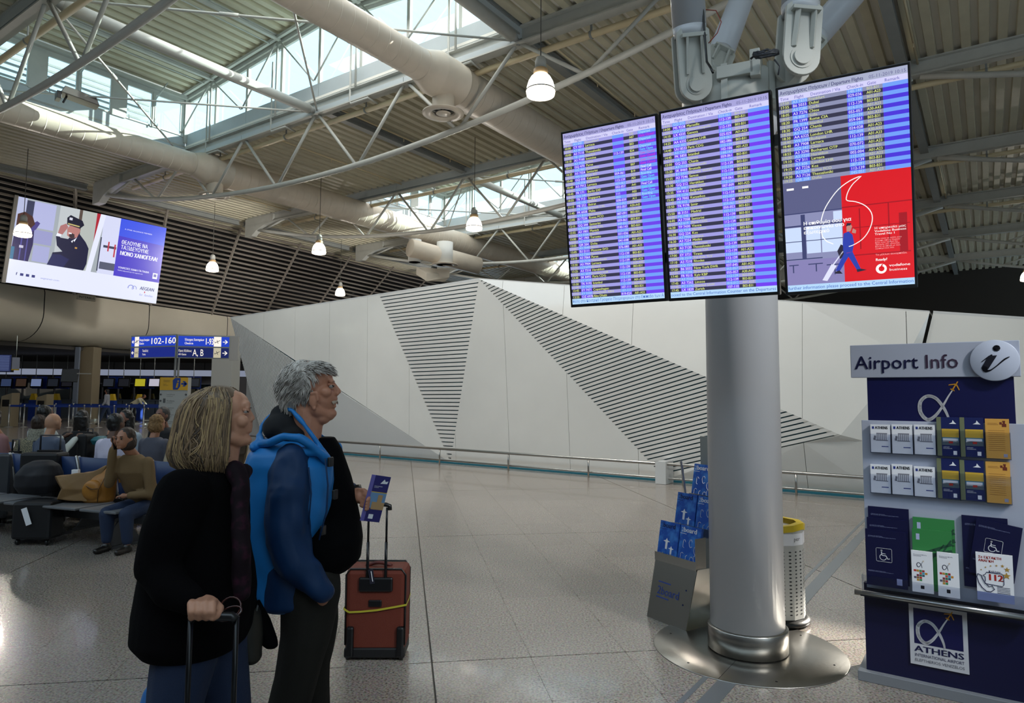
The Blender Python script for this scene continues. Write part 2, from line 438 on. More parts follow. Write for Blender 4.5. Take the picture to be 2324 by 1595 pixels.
def ibeam(mb, p0, p1, d, wd):
    mb.bar(p0 + np.array([0, 0, d - 0.02]), p1 + np.array([0, 0, d - 0.02]), wd, 0.04)
    mb.bar(p0 + np.array([0, 0, 0.02]), p1 + np.array([0, 0, 0.02]), wd, 0.04)
    mb.bar(p0 + np.array([0, 0, d / 2]), p1 + np.array([0, 0, d / 2]), 0.04, d - 0.04)
for s in BS:
    mb = MB(); ibeam(mb, W(s, TN[0], ZB), W(s, 32.5, ZB), ZD - ZB, 0.30); mb.build('main_beam', STEEL, ceil)
for i in range(len(SB) - 1):
    for t in TN[::2][:]:
        if i in (1, 3, 5) and 9.6 < t < 25.2: continue
        mb = MB(); ibeam(mb, W(SB[i] + 0.16, t, ZD - 0.26), W(SB[i + 1] - 0.16, t, ZD - 0.26), 0.26, 0.26); mb.build('cross_beam', STEELD, ceil)

# trusses
def zc(t): return 8.5 + 0.0082 * (t - 17.0) ** 2
TRL = ['nearest bowed roof truss, crossing the top left corner', 'second bowed roof truss, under the first grey fascia and large diffuser', 'third bowed roof truss, in front of the far roof windows',
       'fourth bowed roof truss, above the peak of the white wall', 'fifth bowed roof truss, far behind the twin duct outlets', 'sixth bowed roof truss in the far distance', 'furthest bowed roof truss by the end of the hall']
for i, s in enumerate(BS[1:]):
    for side in (0, 1):
        if side and i < 1: continue
        f = (lambda t: t) if side == 0 else (lambda t: 2.6 - t)
        lab = TRL[i] if side == 0 else TRL[i].split(',')[0].replace('bowed roof truss', 'dark bowed roof truss right of the flight boards') + ', row %s from the front' % ['one', 'two', 'three', 'four', 'five', 'six', 'seven'][i]
        if side == 1: lab = '%s dark bowed roof truss in the unlit roof right of the flight boards' % ['', 'first', 'second', 'third', 'fourth', 'fifth', 'sixth'][i]
        root = thing('roof_truss', lab, 'truss', W(s, f(17), 8.5), 'bowed roof trusses')
        mb = MB(); ts = np.linspace(1.4, 32.0, 26); mb.path([W(s, f(t), zc(t)) for t in ts], 0.085, n=10); mb.build('bottom_chord', STEEL, root)
        for k in range(8):
            tb = 3.6 + 3.95 * k
            for dt in (-1.97, 1.97):
                tt = tb + dt
                if tt < 1.4 or tt > 31.5: continue
                m2 = MB(); m2.tube(W(s, f(tb + dt * 0.03), zc(tb)), W(s, f(tt - dt * 0.05), ZB + 0.02), 0.05, n=8); m2.build('web_member', STEEL, root)
# end haunches at the left
for i, s in enumerate(BS[1:]):
    mb = MB(); P = [(32.6, 9.95), (32.6, ZD - .05), (30.2, ZD - .05), (30.2, ZB), (31.0, 10.4), (31.6, 10.2), (32.0, 9.95)]
    mb.slab([W(s - 0.15, a, b) for a, b in P][::-1], -UU, 0.3); mb.build('haunch', STEEL, ceil)

# monitors -------------------------------------------------------------
def zm(t): return 12.95 + 0.72 * (1 - abs(t - 17.4) / 7.9)
GL0, GL1 = 11.6, None
def monitor(s0, s1, idx, label_side):
    win = thing('window_%d' % idx, kind='structure')
    mb = MB(); deck(mb, s0 - .3, s1 + .3, 9.5, 25.3, lambda t: zm(t) + 0.25); mb.build('roof_sheet', DECK, win)
    sk = MB()
    for a, b in ((9.0, 17.4), (17.4, 25.8)):
        sk.add([W(s0 - .5, a, zm(a) + .4), W(s1 + .5, a, zm(a) + .4), W(s1 + .5, b, zm(b) + .4), W(s0 - .5, b, zm(b) + .4)], [(0, 1, 2, 3)])
    sk.build('roof_skin', STEELD, win)
    for s, sg in ((s1, -1), (s0, 1)):
        # fascia panels, each 3.9 m long, a joint between
        for k in range(4):
            a = 9.5 + 3.95 * k
            f = MB(); f.obox(W(s - sg * 0.06, a + 1.975, 11.12), UU * 0.05, VV * 1.965, (0, 0, 0.48)); f.build('fascia_panel', FASC, win)
            f = MB(); f.obox(W(s + sg * 0.05, a + 1.975, 10.60), UU * 0.09, VV * 1.965, (0, 0, 0.085)); f.build('fascia_foot', FASC, win)
        # eaves beams
        e = MB()
        for a, b in ((9.5, 17.4), (17.4, 25.3)):
            e.bar(W(s, a, zm(a) + .12), W(s, b, zm(b) + .12), 0.16, 0.24); e.bar(W(s + sg * .22, a, zm(a) + .14), W(s + sg * .22, b, zm(b) + .14), 0.10, 0.10)
            e.bar(W(s - sg * .05, a, zm(a) - .06), W(s - sg * .05, b, zm(b) - .06), 0.08, 0.12)
        e.build('eaves_beam', STEEL, win)
        for k in range(9):
            t = 9.5 + 1.975 * k; m = MB(); m.bar(W(s - sg * .06, t, 11.6), W(s - sg * .06, t, zm(t)), 0.09, 0.12, up=VV); m.build('mullion', STEEL, win)
            if k < 8:
                p = MB(); t1 = t + 1.975
                p.slab([W(s - sg * .08, t, 11.6), W(s - sg * .08, t1, 11.6), W(s - sg * .08, t1, zm(t1)), W(s - sg * .08, t, zm(t))], UU, 0.008); p.build('glass_pane', GLASS, win)
        for k in range(4):   # the slim inner truss: tie posts and diagonals
            tb = 11.475 + 3.95 * k
            m = MB(); m.tube(W(s + sg * .18, tb, 10.9), W(s + sg * .18, tb, zm(tb)), 0.035, n=8); m.build('post', STEEL, win)
            for dt in (-1.95, 1.95):
                m = MB(); m.tube(W(s + sg * .18, tb + dt * .06, zm(tb)), W(s + sg * .18, tb + dt, 11.62), 0.03, n=8); m.build('diagonal_tie', STEEL, win)
    for t in (11.475, 15.425, 19.375, 23.325):   # purlins with a conduit below
        m = MB(); ibeam(m, W(s0 + .1, t, zm(t) + .08), W(s1 - .1, t, zm(t) + .08), 0.16, 0.14); m.tube(W(s0 + .1, t + .28, zm(t)), W(s1 - .3, t + .28, zm(t)), 0.025, n=6); m.build('purlin', STEEL, win)
    # end walls
    for t, sg in ((25.3, -1), (9.5, 1)):
        L = s1 - s0
        f = MB(); f.obox(W((s0 + s1) / 2, t - sg * 0.05, 11.05), UU * L / 2, VV * 0.05, (0, 0, 0.45)); f.build('sill_panel', FASC, win)
        f = MB(); f.obox(W((s0 + s1) / 2, t - sg * .05, 12.95), UU * L / 2, VV * 0.06, (0, 0, 0.17)); f.obox(W((s0 + s1) / 2, t + sg * .1, 13.0), UU * L / 2, VV * 0.10, (0, 0, 0.06)); f.build('head_beam', STEEL, win)
        n = 3; bw = L / n
        for k in range(n):
            a = s0 + k * bw
            for q, wd in ((a + .14, .28), (a + bw - .10, .2)):
                m = MB(); m.obox(W(q, t - sg * .02, 12.15), UU * wd / 2, VV * .06, (0, 0, .68)); m.build('wall_post', STEEL, win)
            m = MB(); m.obox(W(a + bw / 2, t, 12.15), UU * .035, VV * .05, (0, 0, .66)); m.tube(W(a + bw / 2, t + sg * .12, 11.5), W(a + bw / 2, t + sg * .12, 12.6), .02, n=6); m.build('mullion', STEEL, win)
            m = MB(); m.tube(W(a + bw / 2, t + sg * .08, 12.5), W(a + bw / 2, t + sg * .95, 12.95), .03, n=6); m.build('brace', STEEL, win)
            for p0, p1 in ((a + .28, a + bw / 2 - .035), (a + bw / 2 + .035, a + bw - .2)):
                fr = MB()
                for x0, x1, z0, z1 in ((p0, p0 + .05, 11.5, 12.8), (p1 - .05, p1, 11.5, 12.8), (p0 + .05, p1 - .05, 11.5, 11.55), (p0 + .05, p1 - .05, 12.75, 12.8)):
                    fr.obox(W((x0 + x1) / 2, t, (z0 + z1) / 2), UU * (x1 - x0) / 2, VV * .03, (0, 0, (z1 - z0) / 2))
                fo = fr.build('casement', STEEL, win)
                p = MB(); p.obox(W((p0 + p1) / 2, t, 12.15), UU * (p1 - p0 - .1) / 2, VV * .004, (0, 0, .6)); p.build('glass_pane', GLASS, fo)
                p = MB(); p.bar(W(p0 + .15, t + sg * .03, 11.52), W(p0 + .12, t + sg * .05, 11.66), .02, .02); p.build('opener_arm', STEELD, fo)
            # louvred sunshade outside
        sh = MB()
        for z in np.arange(11.7, 13.1, .22): sh.obox(W((s0 + s1) / 2, t - sg * 1.3, z), UU * (L / 2 - .8), VV * .03, (0, 0, .035))
        sh.build('sunshade', STEELD, win)
    # corner posts
    m = MB()
    for a in (s0, s1):
        for t in (9.5, 25.3): m.obox(W(a, t, 12.1), UU * .1, VV * .1, (0, 0, .85))
    m.build('corner_post', STEEL, win)
monitor(6.1, 13.8, 1, '')
monitor(21.45, 29.3, 2, '')
monitor(37.1, 44.9, 3, '')

# struts and cross ties over the monitor bays
n_ = 0
ORD = ['first', 'second', 'third', 'fourth', 'fifth', 'sixth', 'seventh', 'eighth', 'ninth', 'tenth', 'eleventh', 'twelfth']
for bi, (s0, s1) in enumerate(((6.1, 13.8), (21.45, 29.3), (37.1, 44.9))):
    where = ['near', 'middle', 'far'][bi]
    for ti, t in enumerate((9.5, 17.4, 25.3)):
        if t == 25.3: continue
        m = MB(); m.tube(W(s0 + .3, t, 10.62), W(s1 - .35, t, 10.62), 0.15, n=16); r = m.build('strut', STEEL, ceil)
        m = MB(); m.tube(W(s1 - .35, t, 10.62), W(s1 - .05, t, 10.62), .15, .05, n=12); m.tube(W(s0 + .05, t, 10.62), W(s0 + .3, t, 10.62), .05, .15, n=12)
        m.lathe([(.0, -.12), (.09, -.09), (.12, 0), (.09, .09), (0, .12)], W(s1 - .05, t, 10.6), n=12); m.build('end_joint', STEELD, r)
    for ti, (ta, tb) in enumerate(((9.5, 17.4), (17.4, 9.5), (17.4, 25.3), (25.3, 17.4))):
        m = MB(); m.tube(W(s1, ta, 10.62), W(s0, tb, 10.62), 0.032, n=8); m.tube(W(s1 + (s0 - s1) * .62, ta + (tb - ta) * .62, 10.62), W(s1 + (s0 - s1) * .66, ta + (tb - ta) * .66, 10.62), .05, n=8)
        m.build('tie_rod', STEEL, ceil)

# sprinkler mains along the beams and small pipes under the sheets
for i, s in enumerate(BS[1:6]):
    r = thing('sprinkler_pipe', 'cream sprinkler main running beside the %s roof beam' % ORD[i], 'pipe', W(s + .35, 0, 10.4), 'cream sprinkler mains')
    m = MB(); m.tube(W(s + .34, -28, 10.36), W(s + .34, 30, 10.36), 0.085, n=12); m.build('main_pipe', PIPEY, r)
    for t in np.arange(-24, 29, 3.95):
        q = MB(); q.bar(W(s + .34, t, 10.42), W(s + .34, t, 10.75), .03, .05, up=VV); q.lathe([(.1, -.03), (.1, .03)], W(s + .34, t, 10.36), 12, axis=VV); q.build('pipe_hanger', STEELD, r)
    for t in (11.475, 15.425, 19.375, 23.325):
        if i in (1, 3):
            q = MB(); q.path([W(s - .12, t + .3, 12.9), W(s - .12, t + .3, 10.55), W(s - .12, t + .25, 10.45), W(s - .12, t - .5, 10.45), W(s + .3, t - .5, 10.40)], .035, n=8); q.build('riser', STEEL, r)
k_ = 0
for bi, (s0, s1) in enumerate(((-1.6, 6.1), (13.8, 21.45), (29.3, 37.1))):
    for t in np.arange(-26.4, 30, 3.95):
        m = MB(); m.tube(W(s0 + .4, t, ZD - .09), W(s1 + .2, t, ZD - .09), 0.028, n=6); 
        for s in np.arange(s0 + 1, s1, 2.6): m.tube(W(s, t, ZD - .09), W(s, t, ZD - .24), .016, n=6)
        m.build('branch_pipe', PIPEY, ceil)

# ================================================================ DUCTS
def duct(label, t, z, sT, r1, r2, s_end):
    root = thing('air_duct', label, 'duct', W(sT, t, z), 'round ventilation ducts')
    def seg(name, prof, a):
        m = MB(); m.lathe(prof, W(a, t, z), n=36, axis=UU); return m.build(name, DUCTM, root, smooth=False)
    def ribbed(a, b, r, st=0.36):
        p = []; x = 0.0
        while x < b - a: p += [(r, x), (r, x + .006), (r, x + st - .036), (r, x + st - .03), (r + .005, x + st - .015), (r, x + st)]; x += st
        return p + [(r, b - a)]
    seg('duct_run', ribbed(-6, sT - .55, r1), -6); seg('reducer', [(r1 + .01, -.05), (r1 + .01, .0), (r2 + .01, .45), (r2 + .02, .47), (r2 + .02, 1.35), (r2 + .035, 1.36), (r2 + .035, 1.4)], sT - .6)
    seg('duct_run', ribbed(sT + .75, s_end, r2), sT + .75)
    return root
def diffuser(root, s, t, z0, z1, rr, big=1.0):
    m = MB(); m.lathe([(rr, z1 - z0), (rr, .05), (rr + .01, 0)], W(s, t, z0), n=28, cap=False); d = m.build('outlet_neck', DUCTM, root)
    m = MB(); R = rr * 1.85 * big; m.lathe([(rr, .06), (R, .0), (R, -.03), (rr * 1.2, -.05), (rr * .98, .03), (rr * .98, .06)], W(s, t, z0), n=32, cap=False)
    m.build('outlet_flange', DUCTM, d)
    m = MB(); m.lathe([(0, .07), (rr * .98, .12)], W(s, t, z0), n=24); m.build('outlet_throat', DARK, d)
    m = MB(); m.lathe([(0, -.03), (rr * .62, -.03), (rr * .66, -.01), (0, -.01)], W(s, t, z0), n=24); m.build('outlet_disc', DUCTM, d)
    m = MB()
    for k in range(8):
        a = math.pi * k / 4; m.bar(W(s, t, z0 + .04), W(s, t, z0 + .04) + np.array([math.cos(a), math.sin(a), 0]) * rr * .95, .008, .04)
    m.build('outlet_vane', STEELD, d)
d1 = duct('large round cream air duct on the left, passing under the left roof windows', 23.8, 10.0, 13.9, 0.42, 0.56, 52)
diffuser(d1, 14.2, 23.8, 9.05, 9.6, 0.30)
d2 = duct('large round cream air duct in the middle, coming down from the top edge', 11.6, 10.0, 13.0, 0.40, 0.56, 52)
diffuser(d2, 13.3, 11.6, 9.05, 9.6, 0.30)
P = atY(930, 562, 33.5); Q = atY(1085, 603, 36.0)
d3 = thing('air_duct', 'short capped cream duct with two white outlets above the white wall', 'duct', P, 'round ventilation ducts')
m = MB(); m.lathe([(0, 0), (.40, 0), (.46, .03), (.46, np.linalg.norm(Q - P))], P, n=28, axis=Q - P); m.build('duct_run', DUCTM, d3)
for px, py, Y, rr in ((941, 595, 34, .33), (1009, 600, 34.5, .42)):
    c = atY(px, py, Y); m = MB(); m.lathe([(rr, 0), (rr, 1.15)], c, 24); n1 = m.build('outlet_neck', mat('white_outlet', 'd8d8d4', .4), d3)
    if rr > .4:
        m = MB(); m.lathe([(rr, .05), (rr * 1.6, 0), (rr * 1.6, -.03), (rr, -.03)], c, 28, cap=False); m.build('outlet_flange', DUCTM, n1)
    m = MB(); m.lathe([(0, -.01), (rr * .9, -.01)], c, 20); m.build('outlet_throat', STEELD, n1)
P = atY(960, 613, 34); 
m = MB(); m.slab([atY(945, 605, 34), atY(1020, 612, 35), atY(1010, 622, 35), atY(968, 620, 34)], (0, 0, 1), .4); setp(m.build('duct_hood', DUCTM), 'pale wedge shaped hood below the short capped duct', 'hood')

# ================================================================ FLOODLIGHTS and PENDANTS
def floodlight(px, py, Y, sc, label):
    c = atY(px, py, Y); r = thing('floodlight', label, 'floodlight', c, 'roof floodlights')
    a = UU * .48 * sc - VV * .1 * sc; b = VV * .22 * sc + UU * .05; 
    m = MB(); top = np.array([0, 0, .18 * sc])
    m.hexa([c - a - b - top * .2, c + a - b - top * .9, c + a + b - top * .9, c - a + b - top * .2, c - a * .8 - b + top, c + a * .8 - b + top * .4, c + a * .8 + b + top * .4, c - a * .8 + b + top])
    m.build('housing', mat('flood_grey', '6a6662', .4, metal=.4), r, bevel=.02)
    m = MB(); m.obox(c - a * 1.05 - top * .6, a * .12, b * .8, top * .6); m.tube(c - a * .8 - top * 1.5, c - a * .6, .03); m.build('control_box', BLACKP, r, bevel=.01)
    m = MB(); m.bar(c - a, c - a + VV * .5 + np.array([0, 0, .2]), .05, .05); m.build('bracket', STEELD, r)
floodlight(180, 222, 20.2, 1.05, 'dark floodlight fixed below the left roof windows')
floodlight(898, 474, 36, 1.2, 'small floodlight below the far roof windows')

LAMPG = emi('lamp_glow', 'fffaf2', 6.0); LAMPW = emi('lamp_glow_warm', 'ffe9cf', 5.0)
def pendant(px, py, z, label, warm=True, dist=None, ener=60):
    c = atz(px, py, z) if dist is None else atY(px, py, dist)
    r = thing('pendant_lamp', label, 'lamp', c, 'glowing bell shaped pendant lamps')
    R = .29
    m = MB(); prof = [(R * math.sin(a) ** .8 if a < 1.57 else R, .36 - .36 * (1 - math.cos(a))) for a in np.linspace(.35, 1.5, 9)]
    prof = [(.10, .36), (.15, .33), (.20, .28), (.25, .19), (.28, .09), (.29, .0)]
    m.lathe([(q[0] - .0, q[1]) for q in prof][::-1], c - np.array([0, 0, .1]), 28); sh = m.build('lamp_shade', LAMPG, r)
    m = MB(); m.lathe([(.295, .0), (.30, -.02), (.285, -.10), (.20, -.13), (0, -.14)], c - np.array([0, 0, .1]), 28); m.build('lens', LAMPW, r)
    m = MB(); m.lathe([(.30, -.015), (.305, 0), (.30, .012)], c - np.array([0, 0, .1]), 28); m.build('rim', STEELD, r)
    m = MB(); m.lathe([(.145, .34), (.15, .36), (.15, .44), (.13, .46), (.13, .44)], c - np.array([0, 0, .1]), 20); m.build('collar', mat('lamp_collar', 'c9a87c', .4), r)
    m = MB(); m.lathe([(.12, .45), (.12, .62), (.09, .70), (.03, .73), (0, .73)], c - np.array([0, 0, .1]), 20); m.build('ballast_housing', STEEL, r)
    m = MB(); m.tube(c + np.array([0, 0, .6]), (c[0], c[1], ZD - .02), .012, n=6); m.build('cord', mat('cord_grey', '5c5a55', .6), r)
    L = bpy.data.lights.new('pendant_bulb', 'POINT'); L.energy = ener * 3.5; L.shadow_soft_size = .12; L.color = (1, .9, .78)
    o = bpy.data.objects.new('pendant_bulb', L); COL.objects.link(o); o.parent = r; o.location = (0, 0, -.35)
for px, py, z, lab in ((1227, 195, 7.9, 'largest pendant lamp, hanging near the top centre'), (724, 565, 7.7, 'pendant lamp hanging in front of the louvres, left of centre'),
                       (1076, 509, 7.7, 'pendant lamp hanging before the far grey fascia, left of the flight boards'), (482, 606, 7.7, 'pendant lamp right of the advert screen'),
                       (52, 524, 7.7, 'pendant lamp hanging in front of the advert screen'), (772, 663, 7.7, 'small pendant lamp just above the white wall')):
    pendant(px, py, z, lab)
pendant(2331, 628, 7.7, 'pendant lamp cut off by the right edge of the picture')

# ================================================================ WHITE FACETED WALL
SW = 12.1
wall = thing('wall_front', kind='structure')
def wp(x, y, ds=0.0): return ats(x, y, SW + ds)
def base(x, ds=0.0):
    for y in range(940, 1300):
        P = ats(x, y, SW + ds)
        if P[2] <= 0.005: return P
A = wp(523, 721, .10); A2 = base(600, .55); B = wp(860, 668, -.05); C = wp(1087, 633, -.35); D = wp(1022, 1057, 0); D[2] = .02
E = wp(1500, 1076, 0.0); Fv = wp(1908, 987, -.25); G = wp(2110, 708, .05); Kb = base(2010, 0.1); G2 = wp(2118, 708, .1); Kb2 = base(2018, .14)
Hh = wp(2400, 727, .2); Hb = base(2420, .25); Eb = base(1500, .0); Mb = wp(670, 822, .05); Mid = wp(1960, 1000, -.15)
def facet(name, P, m, th=.06, kind=None):
    q = MB(); n = np.cross(P[1] - P[0], P[2] - P[0]); n /= np.linalg.norm(n)
    if n @ UU > 0: P = P[::-1]; n = -n
    q.slab(P, n, th); return q.build(name, m, wall, kind=kind)
# solid facets, split by fine vertical joints
def split_facet(P, m, cuts, name='wall_panel'):
    """cut a planar-ish facet by planes of constant t and give each strip its own panel"""
    ts = [p @ VV for p in P]
    lo, hi = min(ts), max(ts)
    edges = [lo - 1] + [c for c in cuts if lo + .1 < c < hi - .1] + [hi + 1]
    for a, b in zip(edges, edges[1:]):
        poly = [np.array(p) for p in P]
        for lim, sgn in ((a + .004, 1), (b - .004, -1)):
            out = []
            for i in range(len(poly)):
                p, q = poly[i], poly[(i + 1) % len(poly)]; dp = (p @ VV - lim) * sgn; dq = (q @ VV - lim) * sgn
                if dp >= 0: out.append(p)
                if dp * dq < 0: out.append(p + (q - p) * dp / (dp - dq))
            poly = out
            if len(poly) < 3: break
        if len(poly) >= 3: facet(name, poly, m)
cuts = list(np.arange(-8, 22, 1.5))
split_facet([A, D, B], WHITE, cuts)
split_facet([C, D, Eb, E], WHITE, cuts)
TR = wp(1785, 683, -.15)
split_facet([C, Fv, Mid, G], WHITE, cuts)
split_facet([Mid, Kb, G], WHITE, cuts)
split_facet([Fv, E, Eb, Kb, Mid], WHITE, cuts)
split_facet([G2, Hh, Hb, Kb2], WHITE, cuts)
# lower-left facet, downward-facing shade put into its grey; fine diagonal ribs at left
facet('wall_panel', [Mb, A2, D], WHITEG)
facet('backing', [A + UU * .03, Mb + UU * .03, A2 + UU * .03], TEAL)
nl = 58
for k in range(nl):
    a0, a1 = k / nl, (k + .68) / nl
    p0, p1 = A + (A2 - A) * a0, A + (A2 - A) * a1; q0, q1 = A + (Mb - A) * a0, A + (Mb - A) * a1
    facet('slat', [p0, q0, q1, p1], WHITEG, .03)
# slit facet one: level slats
facet('backing', [B + UU * .05, C + UU * .05, D + UU * .05], TEAL)
nl = 45
for k in range(nl):
    a0, a1 = k / nl, (k + .75) / nl
    facet('slat', [B + (D - B) * a0, C + (D - C) * a0, C + (D - C) * a1, B + (D - B) * a1], WHITE, .05)
# slit facet two: raking slats
facet('backing', [C + UU * .05, Fv + UU * .05, E + UU * .05], TEAL)
nl = 64
for k in range(nl):
    a0, a1 = k / nl, (k + .72) / nl
    facet('slat', [C + (E - C) * a0, C + (Fv - C) * a0, C + (Fv - C) * a1, C + (E - C) * a1], WHITE, .05)
# body behind the facets, top edge trim
m = MB()
for P, Q in ((A, C), (C, G), (G, Hh)):
    P, Q = [X_ + UU * (SW + .75 - X_ @ UU) - np.array([0, 0, .04]) for X_ in (P, Q)]
    m.slab([P, Q, np.array([Q[0], Q[1], 0]), np.array([P[0], P[1], 0])], -UU, 2.0)
m.build('wall_core', mat('core_grey', '8a8a88', .6), wall)
m = MB()
for P, Q in ((A, B), (B, C), (C, G), (G2, Hh)): m.slab([P + np.array([0, 0, .02]), Q + np.array([0, 0, .02]), Q + UU * 1.2 + np.array([0, 0, .02]), P + UU * 1.2 + np.array([0, 0, .02])], (0, 0, 1), .04)
m.build('coping', WHITEG, wall)
m = MB(); m.obox((base(600) + base(2420)) / 2 - UU * .0, (base(2420) - base(600)) / 2, UU * .03, (0, 0, .035)); m.build('skirting', TEAL, wall)
# low bump rail in front of the wall
r = thing('bump_rail', 'low stainless bump rail running along the foot of the white wall', 'rail', W(SW - .35, 5, 0))
q0, q1 = W(SW - .35, 19.5, .36), W(SW - .35, -6, .36)
m = MB(); m.tube(q0, q1, .028, n=10); m.build('rail_tube', STAIN, r)
for t in np.arange(-5, 19.5, 1.9):
    m = MB(); m.tube(W(SW - .35, t, 0), W(SW - .35, t, .36), .018, n=8); m.build('post', STAIN, r)
m = MB(); m.tube(W(SW - .3, 19.5, .10), W(SW - .3, -6, .10), .02, n=8); m.build('rail_tube', STAIN, r)
for px, py, ww in ((1497, 1072, .0),):
    m = MB(); c = base(1508, -.25); m.obox(c + np.array([0, 0, .2]), UU * .18, VV * .1, (0, 0, .2)); setp(m.build('wall_plinth_box', WHITEG), 'small pale box at the foot of the raking slats', 'box')

# ================================================================ LEFT WALL: louvres above a curved fascia
lw = thing('wall_left', kind='structure')
B0, B1 = np.array([-23.0, 30.9, 6.44]), atY(520, 716, 43.5); B1[2] = 6.44
bd = (B1 - B0) / np.linalg.norm(B1 - B0); bn = np.array([bd[1], -bd[0], 0])
T0 = atY(0, 378, 29.6); T1 = atY(947, 625, 52.0); 
T0[2] = T1[2] = 10.95
T0 = atz(0, 378, 10.95); T1 = atz(947, 620, 10.95)
td = (T1 - T0) / np.linalg.norm(T1 - T0)
def louv(a, k):   # a metres along, k 0 bottom .. 1 top
    return (B0 + bd * a) * (1 - k) + (T0 + td * a) * k
NS = 21; bays = [-6, -1.5, 3.0, 7.5, 12.0, 16.5, 21.0, 25.5, 30.0, 34.5, 39.0]
for a0, a1 in zip(bays, bays[1:]):
    for j in range(NS):
        k = (j + .5) / NS; c0, c1 = louv(a0 + .06, k), louv(a1 - .06, k)
        m = MB(); d = (c1 - c0) / np.linalg.norm(c1 - c0); nn = np.array([d[1], -d[0], 0]); tilt = nn * .05 + np.array([0, 0, -.055])
        m.obox((c0 + c1) / 2, (c1 - c0) / 2, tilt, np.cross(d, tilt) * .22); m.build('louvre_slat', LOUV, lw)
for a in bays:
    m = MB(); m.bar(louv(a, -.01), louv(a, 1.04), .13, .10, up=bn); m.build('post', LOUV, lw)
for a0, a1 in zip([-30, -18] + bays, [-18] + bays + [50]):
    if a1 <= a0: continue
    m = MB(); m.slab([louv(a0, -.02) - bn * 1.3, louv(a1, -.02) - bn * 1.3, louv(a1, 1.06) - bn * 1.3, louv(a0, 1.06) - bn * 1.3], bn, .1); m.build('back_wall', DARK, lw)
# curved fascia panels
FM = mat('fascia_cream', 'c3bdae', .45, var=.03, scale=1)
prof = [(0, 6.44), (.05, 6.3), (.06, 5.3)] + [(.06 - 1.9 * (1 - math.cos(q)), 5.3 - 1.35 * math.sin(q)) for q in np.linspace(.15, 1.5, 9)]
fb_ = [-28, -20, -12, -4, 2.6, 8.9, 15.2, 21.5, 28]
fb_ = [-24, -19, -14, -9, -4, 1.5, 7.4, 13.3, 19.2, 25.1, 31]
for a0, a1 in zip(fb_, fb_[1:]):
    m = MB(); vs = []
    for a in (a0 + .025, a1 - .025):
        for o, z in prof: p = B0 + bd * a + bn * o; vs.append((p[0], p[1], z))
    n = len(prof); m.add(vs, [(k, k + 1, n + k + 1, n + k) for k in range(n - 1)], True); m.build('fascia_panel', FM, lw)
m = MB()
vs = []
for a in (-24, 31):
    for o, z in prof: p = B0 + bd * a + bn * (o - .03); vs.append((p[0], p[1], z - .0))
n = len(prof); m.add(vs, [(k, k + 1, n + k + 1, n + k) for k in range(n - 1)]); m.build('fascia_backing', DARK, lw)
SOFM = mat('soffit_dark', '3c3935', .7)
cl = MB(); P = [B0 + bd * -40 - bn * 1.6, B0 + bd * 45 - bn * 1.6, B0 + bd * 45 - bn * 26, B0 + bd * -40 - bn * 26]
cl.slab([np.array([p[0], p[1], 3.95]) for p in P], (0, 0, -1), -.2); cl.build('check_in_hall_soffit', SOFM, ceil)
sg_ = thing('small_sign', 'small pale sign plate below the big advert screen', 'sign', atY(192, 671, 31.6))
fr = Frame(atY(174, 678, 32.6), bd, (0, 0, 1)); m = MB(); m.fbox(fr, 0, .95, -.02, .24, 0, .05); m.build('plate', FM, sg_)
m = MB(); text(m, fr, 'INTERBUS', .06, .07, .11, c=.053, bold=.02, width=.83); m.build('lettering', BLACKP, sg_)

# ---- far check-in hall
def far(px, py, Y): return atY(px, py, Y)
hd = np.array([.985, .17, 0]); hn = np.array([.17, -.985, 0])   # the counter line
FB = thing('wall_back', kind='structure')
m = MB(); c = far(240, 880, 52); fr = Frame((-62, 49, 0), (1, .04, 0), (0, 0, 1)); m.fbox(fr, 0, 70, 0, 4, -.2, 0); m.build('hall_wall', mat('hall_wall', '55555a', .7), FB)
for k in range(26):
    m = MB(); m.fbox(fr, 4 + 2.2 * k, 6.12 + 2.2 * k, 3.0, 3.85, .0, .05); m.build('wall_panel', mat('hall_panel', '7d7d80', .5), FB)
BLU = mat('blue_divider', '12307c', .4); GLD = glassmat('tinted_glass', '6f9290', .02, .25); COU = mat('counter_grey', '37404a', .5)
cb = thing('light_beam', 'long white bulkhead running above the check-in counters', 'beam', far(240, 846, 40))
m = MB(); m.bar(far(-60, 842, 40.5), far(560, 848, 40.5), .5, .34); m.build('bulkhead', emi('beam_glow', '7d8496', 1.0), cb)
xs = [-20, 14, 48, 82, 120, 152, 212, 246, 281, 318, 350, 440, 500]
cols_ = ['2a3a66', '33405e', '3a2c24', '6d7ba0', '20242c', '1c1c22', '2c3038', '2c3038', '1c1e24', 'b7ae2a', 'c8c4d4', '20242c', '3540d8']
for k, px in enumerate(xs):
    c = far(px, 868, 40)
    fr = Frame(c, (1, 0, 0), (0, .1, 1))
    r = thing('counter_monitor', 'small monitor %s above the check-in counters' % (ORD[k] if k < 12 else 'last') + ', counted from the left', 'monitor', c, 'monitors over the check-in counters')
    m = MB(); m.fbox(fr, -.36, .36, -.28, .28, -.08, 0); m.build('casing', BLACKP, r, bevel=.02)
    m = MB(); m.fbox(fr, -.29, .29, -.21, .21, .0, .01); m.build('display', emi('mon_' + cols_[k], cols_[k], .8), r)
    m = MB(); m.tube(c + np.array([0, -.04, .25]), (c[0], c[1] - .04, 3.95), .02, n=6); m.build('hanger', STEELD, r)
for k, px in enumerate([42, 90, 141, 262, 334, 386, 440]):
    c = far(px, 868, 40.6); m = MB(); m.obox(c, (.42, 0, 0), (0, .05, 0), (0, 0, .36)); m.build('blue_panel', BLU, cb)
